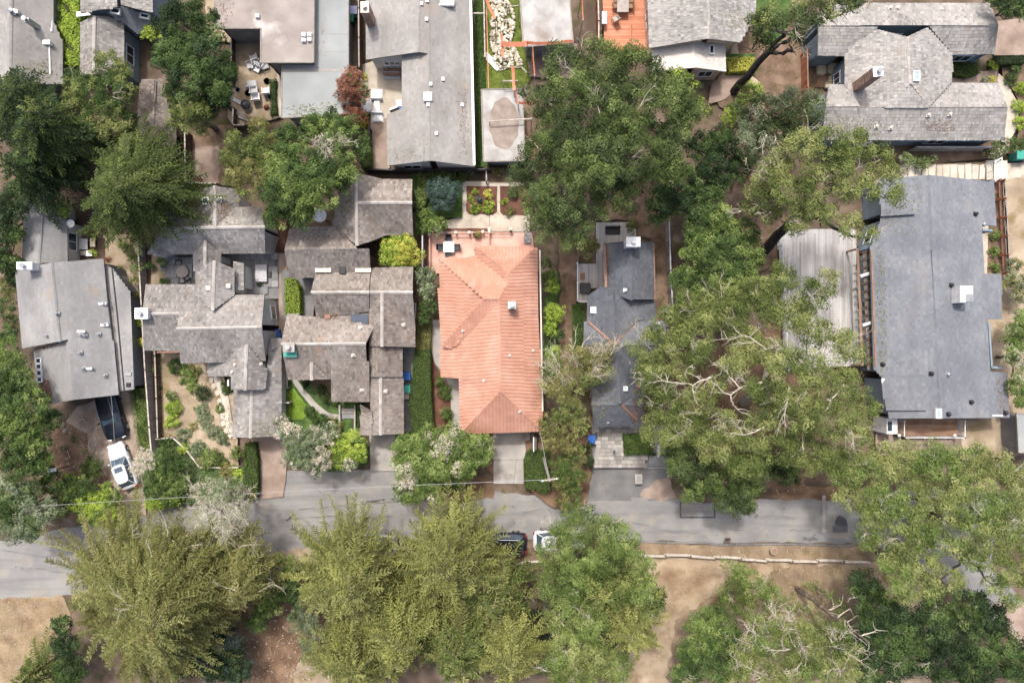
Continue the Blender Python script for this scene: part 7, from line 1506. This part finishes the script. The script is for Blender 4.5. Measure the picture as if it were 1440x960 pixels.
tree('light_green_tree', 'light green tree with cream blossom left of the tiled house drive', 'tree', [(572, 630, 26, 5), (600, 622, 24, 5), (630, 620, 26, 5.5), (662, 630, 26, 5), (680, 640, 16, 4.5), (580, 660, 26, 5), (615, 655, 28, 5.5), (650, 658, 24, 5), (575, 690, 24, 4.5), (608, 690, 20, 4.5), (560, 650, 16, 4.5), (682, 622, 14, 4)], 'oakb', 'oak', mix=('pale', .14), bare=16, bare_L=1.0, bare_r=.035)
shrub('cream_blossom', 'patch of cream blossom low in the light green roadside tree', 570, 678, 14, 4.9, 'white', cat='blossom', mix=('pale', .3))
shrub('cream_blossom', 'smaller cream blossom patch by the tiled house drive', 645, 662, 11, 5.7, 'white', cat='blossom', sp='sparse')
tree('pale_green_tree', 'pale grey-green blossoming tree in front of the brown shake house', 'tree', [(405, 612, 20, 4.5), (430, 625, 26, 5), (412, 645, 22, 4.8), (445, 650, 22, 4.6), (460, 610, 18, 4), (395, 595, 12, 3.6), (490, 655, 12, 3.6)], 'sage', 'shrub', mix=('white', .28), dens=.85)
tree('lime_green_shrub', 'vivid lime shrub beside the pale blossoming tree', 'shrub', [(470, 630, 24, 3.4), (495, 625, 22, 3.4), (505, 640, 14, 3.2), (455, 652, 14, 3), (480, 650, 14, 3.2)], 'lime', 'shrub', tall=False, mix=('oakb', .4))
shrub('dark_shrub', 'dark shrub beside the brown house front path', 452, 596, 16, 2.2, 'oak'); shrub('flowering_shrub', 'beige flowering shrub beside the front steps', 468, 600, 13, 1.6, 'olive'); shrub('small_shrub', 'small dark shrub below the brown cottage dormer', 428, 537, 8, 1.0, 'dark')
tree('bed_planting', 'green plants along the curved front path', 'shrub', [(458, 560, 10, 1.2), (470, 565, 8, 1.0), (452, 548, 8, 1.0), (435, 580, 10, 1.0)], 'oak', 'shrub', tall=False)
hedge('step_planting', 'narrow planting right of the front steps', [(502, 566), (506, 566), (510, 606), (503, 608)], 1.0, 'hedge')
# --- second cottage garden
gs = [(246, 516, 14, 1.0, 'oak', 'green clump at the roof eave of the second garden'), (262, 528, 16, 1.1, 'oakb', 'wide green clump in the upper part of the second garden'), (272, 520, 10, .9, 'olive', 'olive clump with orange flowers in the second garden'), (270, 543, 12, 1.0, 'oakb', 'bright green clump left of the dark ball'), (284, 553, 12, 1.3, 'dark', 'dark green ball in the centre of the second garden'), (240, 556, 9, 1.1, 'hedge', 'dark green ball above the yellow-green bushes'), (241, 574, 14, 1.2, 'lime', 'upper yellow-green bush of the second garden'), (240, 592, 12, 1.2, 'lime', 'lower yellow-green bush of the second garden'),
      (218, 522, 7, .8, 'oakb', 'small tuft at the fence of the second garden'), (222, 545, 6, .7, 'oak', 'tiny tuft lower at the fence of the second garden'), (284, 578, 13, .9, 'sage', 'upper grey-green clump of the second garden'), (288, 592, 12, .8, 'sage', 'lower grey-green clump of the second garden'), (298, 606, 12, .8, 'sage', 'grey-green clump beside the flagstone walk'), (258, 612, 13, .8, 'sage', 'pale sage clump near the front fence'), (270, 600, 8, .8, 'olive', 'olive tuft between the sage clumps'), (310, 575, 8, .7, 'oakb', 'green tuft left of the flagstone walk'), (318, 545, 11, 1.0, 'hedge', 'dark planting right of the flagstone walk top'),
      (277, 632, 14, 1.2, 'sage', 'sage bush behind the low pale front fence'), (291, 645, 17, 1.6, 'oakb', 'largest yellowish bush inside the low front fence'), (308, 648, 11, 1.1, 'hedge', 'dark green bush right of the yellowish bush'), (313, 617, 12, .8, 'sage', 'sage clump at the end of the flagstone walk'), (332, 637, 11, 1.4, 'oakb', 'light green bush left of the vertical hedge'), (256, 632, 8, 1.0, 'lime', 'small lime bush outside the corner of the low front fence'),
      (232, 626, 14, 1.2, 'oak', 'green bush outside the low front fence'), (318, 662, 14, 1.2, 'olive', 'grey-olive bush in front of the low fence'), (333, 667, 11, 1.2, 'lime', 'bush with orange flowers in front of the low fence'), (197, 453, 9, 1.6, 'lime', 'lime shrub in the strip between the two grey houses'), (200, 480, 9, 1.5, 'yel', 'yellow shrub in the strip between the two grey houses'), (228, 367, 9, 1.4, 'oak', 'dark shrub at the upper left of the left paved yard'), (230, 395, 8, 1.1, 'oak', 'dark shrub at the lower left of the left paved yard'), (209, 374, 8, 1.2, 'oak', 'small green shrub on the dark side passage')]
for u, v, r_, z, lf_, l in gs: shrub('garden_shrub', l, u, v, r_, z, lf_, group='garden shrubs of the second cottage')
hedge('vertical_hedge', 'deep green hedge beside the aggregate driveway', [(343, 624), (357, 622), (361, 650), (361, 696), (350, 706), (342, 690)], 1.1, 'hedge', rough=.15)
tree('patio_vine', 'light green climbing shrubs along the brick strip', 'shrub', [(178, 350, 10, 2), (186, 362, 10, 1.8), (190, 378, 10, 1.8), (170, 342, 9, 1.8), (187, 395, 8, 1.6), (192, 415, 7, 1.4), (165, 380, 7, 1)], 'oakb', 'shrub', tall=False, mix=('olive', .3))
hedge('side_hedge', 'rough green hedge right of the gravel drive', [(190, 548), (204, 546), (210, 590), (212, 636), (200, 632), (192, 600)], 1.0, 'oakb', rough=.25)
# --- left side roadside
tree('green_oak_tree', 'large bright green tree left of the grey asphalt-shingled house', 'tree', [(8, 498, 26, 6.5), (14, 530, 28, 7), (5, 550, 34, 7.5), (35, 570, 34, 7), (15, 610, 38, 7.5), (45, 620, 30, 6.5), (70, 590, 18, 5.5), (20, 650, 30, 6.5), (50, 650, 24, 6), (0, 590, 30, 7)], 'oak', 'oak', mix=('oakb', .4), base=(5, 570))
tree('grey_green_tree', 'grey-green tree over the road at the left edge', 'tree', [(20, 720, 32, 6), (45, 735, 22, 5.5), (15, 750, 20, 5), (0, 700, 34, 6.5), (65, 718, 18, 5), (40, 752, 14, 4.5), (35, 695, 24, 5.5)], 'sage', 'oak', mix=('oak', .4), bare=10, bare_L=1.2, bare_r=.04)
tree('roadside_thicket', 'dark green roadside thicket with lime tips', 'thicket', [(70, 680, 22, 4), (95, 690, 22, 3.6), (60, 665, 20, 4), (105, 705, 20, 3.2), (85, 712, 20, 3.4), (120, 690, 18, 3)], 'oak', 'shrub', tall=False, mix=('lime', .18), dens=.8)
tree('lime_shrub', 'lime yellow roadside shrub beside the left road bend', 'shrub', [(140, 725, 22, 3.4), (157, 732, 15, 3), (150, 705, 20, 3), (118, 705, 20, 3), (100, 680, 18, 3), (125, 722, 18, 3), (135, 705, 14, 2.6), (150, 685, 10, 2.2), (120, 725, 14, 2.6)], 'lime', 'shrub', tall=False, mix=('oakb', .4))
shrub('round_green_shrub', 'round dark green shrub at the corner of the shaded soil', 126, 659, 17, 2.0, 'hedge'); shrub('spiky_plant', 'small spiky plant on the shaded soil', 118, 636, 9, .7, 'olive', sp='sparse'); shrub('small_shrub', 'little green shrub on the shaded soil', 88, 632, 9, .7, 'oak', sp='sparse'); shrub('small_shrub', 'little shrub by the edge of the shaded soil', 104, 618, 7, .7, 'oak', sp='sparse')
tree('white_blossom_tree', 'small creamy white blossoming tree beside the white hatchback', 'tree', [(200, 648, 17, 3.2), (192, 660, 13, 3), (208, 640, 11, 3)], 'white', 'bloom', bare=10, bare_L=.9, bare_r=.03, dens=1.1)
tree('green_shrub', 'big dark green shrub right of the white blossoming tree', 'shrub', [(228, 645, 20, 2.8), (245, 655, 16, 2.6), (222, 672, 20, 2.6), (248, 680, 18, 2.4), (212, 690, 14, 2.2), (235, 700, 14, 2)], 'oak', 'shrub', tall=False, mix=('oakb', .4), dens=.8)
tree('lime_hedge', 'lime clipped bush at the road edge below the green shrub', 'hedge', [(212, 710, 11, 1.6), (228, 708, 12, 1.6), (246, 705, 10, 1.5)], 'lime', 'shrub', tall=False)
tree('silver_grey_tree', 'silver grey twiggy tree on the roadside', 'tree', [(285, 692, 24, 8), (312, 695, 26, 8.5), (335, 695, 18, 8), (300, 722, 28, 8.6), (330, 722, 20, 8.4), (312, 745, 20, 8.2), (285, 715, 18, 8)], 'pale', 'bloom', bare=50, bare_L=1.5, bare_r=.035, mix=('sage', .35), dens=.75)
# --- bottom conifers
conifer('cypress_tree', 'broad olive cypress covering the bottom left of the road', 'tree', 220, 880, 152, 13, 'cyp', 5, 800, leaf2='olive', bare=10, base=(240, 800), size=.07, spread=.55)
tree('cypress_fringe', 'loose olive boughs at the upper edge of the broad cypress', 'tree', [(180, 768, 26, 7), (215, 765, 26, 7), (150, 790, 24, 7), (250, 765, 28, 7.5), (110, 815, 18, 6.5), (120, 850, 24, 6.5), (290, 775, 26, 7)], 'cyp', 'pine', mix=('olive', .4), bare=12, dens=.8)
conifer('cypress_tree', 'tan olive cypress between the broad one and the dirt gap', 'tree', 342, 842, 74, 10, 'olive', 4, 240, leaf2='cyp', bare=4, base=(350, 760))
conifer('cypress_tree', 'olive green cypress with the upright tip beside the dirt gap', 'tree', 495, 845, 100, 12.5, 'cyp', 4, 400, leaf2='cyy', base=(500, 770))
conifer('cypress_tree', 'tall yellow-green cypress nearest the black vehicle', 'tree', 626, 814, 94, 13, 'cyp', 4, 440, leaf2='cyy', base=(645, 750))
conifer('cypress_tree', 'yellow-tipped cypress at the bottom edge left of the star-shaped one', 'tree', 560, 915, 95, 12, 'cyy', 4, 330, leaf2='cyp', base=(565, 830))
conifer('cypress_tree', 'star-shaped yellow cypress tip at the bottom centre', 'tree', 718, 945, 72, 10.5, 'cyy', 5, 170, leaf2='cyp', base=(720, 860), spread=.35)
conifer('cypress_tree', 'dark green cypress behind the star-shaped tip', 'tree', 690, 860, 72, 9, 'cypg', 3, 180, leaf2='cyp', base=(700, 800))
conifer('cypress_tree', 'olive cypress at the bottom edge right of the dirt gap', 'tree', 500, 950, 78, 11, 'cyp', 4, 240, leaf2='cyy', base=(505, 880))
conifer('cypress_tree', 'green cypress at the bottom edge behind the yellow-tipped one', 'tree', 640, 930, 78, 10.5, 'cypg', 4, 240, leaf2='cyp', base=(645, 860))
conifer('cypress_tree', 'small olive conifer in the bottom left corner', 'tree', 22, 965, 42, 6, 'cypg', 2, 110, leaf2='cyp')
conifer('fir_tree', 'yellow fronded conifer at the right end of the lower trees', 'tree', 885, 905, 62, 11, 'cyy', 5, 130, leaf2='cyp', base=(875, 830), spread=.35)
conifer('fir_tree', 'olive conifer fronds above the yellow fronded one', 'tree', 850, 845, 70, 10, 'cypg', 4, 200, leaf2='cyy', base=(850, 800))
tree('light_green_pine', 'light green pine hiding the white car', 'tree', [(786, 750, 22, 7.5), (820, 740, 32, 8), (855, 745, 28, 8), (880, 765, 24, 8), (775, 780, 26, 7.5), (810, 785, 34, 8.5), (850, 785, 34, 8.5), (895, 790, 26, 8), (780, 820, 28, 8), (820, 830, 30, 8), (900, 830, 26, 8), (910, 860, 22, 7.5)], 'oakb', 'pine', base=(815, 770), mix=('cypg', .35), bare=20, bare_L=1.3, bare_r=.045)
tree('light_green_pine', 'light green pine at the bottom edge left of the yellow fronds', 'tree', [(790, 870, 32, 8.5), (830, 880, 32, 8.5), (800, 915, 34, 8.5), (840, 925, 32, 8.5), (780, 945, 30, 8), (820, 950, 30, 8.5), (870, 945, 26, 8)], 'pinel', 'pine', base=(810, 850), mix=('oakb', .4), bare=18, bare_L=1.3, bare_r=.045)
tree('green_shrub', 'dark green shrub at the corner of the dry bank', 'shrub', [(905, 815, 18, 3.4), (920, 850, 18, 3.2), (925, 835, 12, 3)], 'oak', 'oak', tall=False)
tree('sage_undergrowth', 'grey-green undergrowth beside the dirt gap', 'shrub', [(425, 870, 26, 4), (440, 900, 26, 4), (420, 840, 18, 3.6), (455, 925, 22, 4), (445, 845, 20, 4)], 'sage', 'fluffy', tall=False, mix=('oak', .3))
tree('green_undergrowth', 'green undergrowth above the dirt gap', 'shrub', [(375, 850, 24, 3.8), (400, 830, 24, 4), (360, 875, 18, 3.4), (395, 800, 22, 4)], 'oakb', 'oak', tall=False, mix=('oak', .5))
tree('dark_undergrowth', 'dark green undergrowth left of the dirt gap at the bottom edge', 'shrub', [(315, 915, 28, 3.8), (330, 945, 26, 3.6), (295, 940, 26, 3.8)], 'dark', 'oak', tall=False, mix=('blue', .3))
tree('dark_undergrowth', 'dark green undergrowth beneath the broad cypress near the dry field', 'shrub', [(85, 880, 18, 4), (88, 910, 22, 4), (95, 945, 26, 4)], 'oak', 'oak', tall=False, mix=('dark', .4))
tree('cypress_edge', 'loose yellow-olive boughs over the black vehicle', 'tree', [(650, 740, 16, 8), (620, 745, 20, 8)], 'cyp', 'pine', mix=('cyy', .4), dens=.7)
tree('green_underwood', 'green thicket under the pines above the slate roof', 'shrub', [(890, 320, 12, 2.4), (830, 345, 16, 3), (800, 335, 18, 3)], 'olive', 'oak', tall=False)
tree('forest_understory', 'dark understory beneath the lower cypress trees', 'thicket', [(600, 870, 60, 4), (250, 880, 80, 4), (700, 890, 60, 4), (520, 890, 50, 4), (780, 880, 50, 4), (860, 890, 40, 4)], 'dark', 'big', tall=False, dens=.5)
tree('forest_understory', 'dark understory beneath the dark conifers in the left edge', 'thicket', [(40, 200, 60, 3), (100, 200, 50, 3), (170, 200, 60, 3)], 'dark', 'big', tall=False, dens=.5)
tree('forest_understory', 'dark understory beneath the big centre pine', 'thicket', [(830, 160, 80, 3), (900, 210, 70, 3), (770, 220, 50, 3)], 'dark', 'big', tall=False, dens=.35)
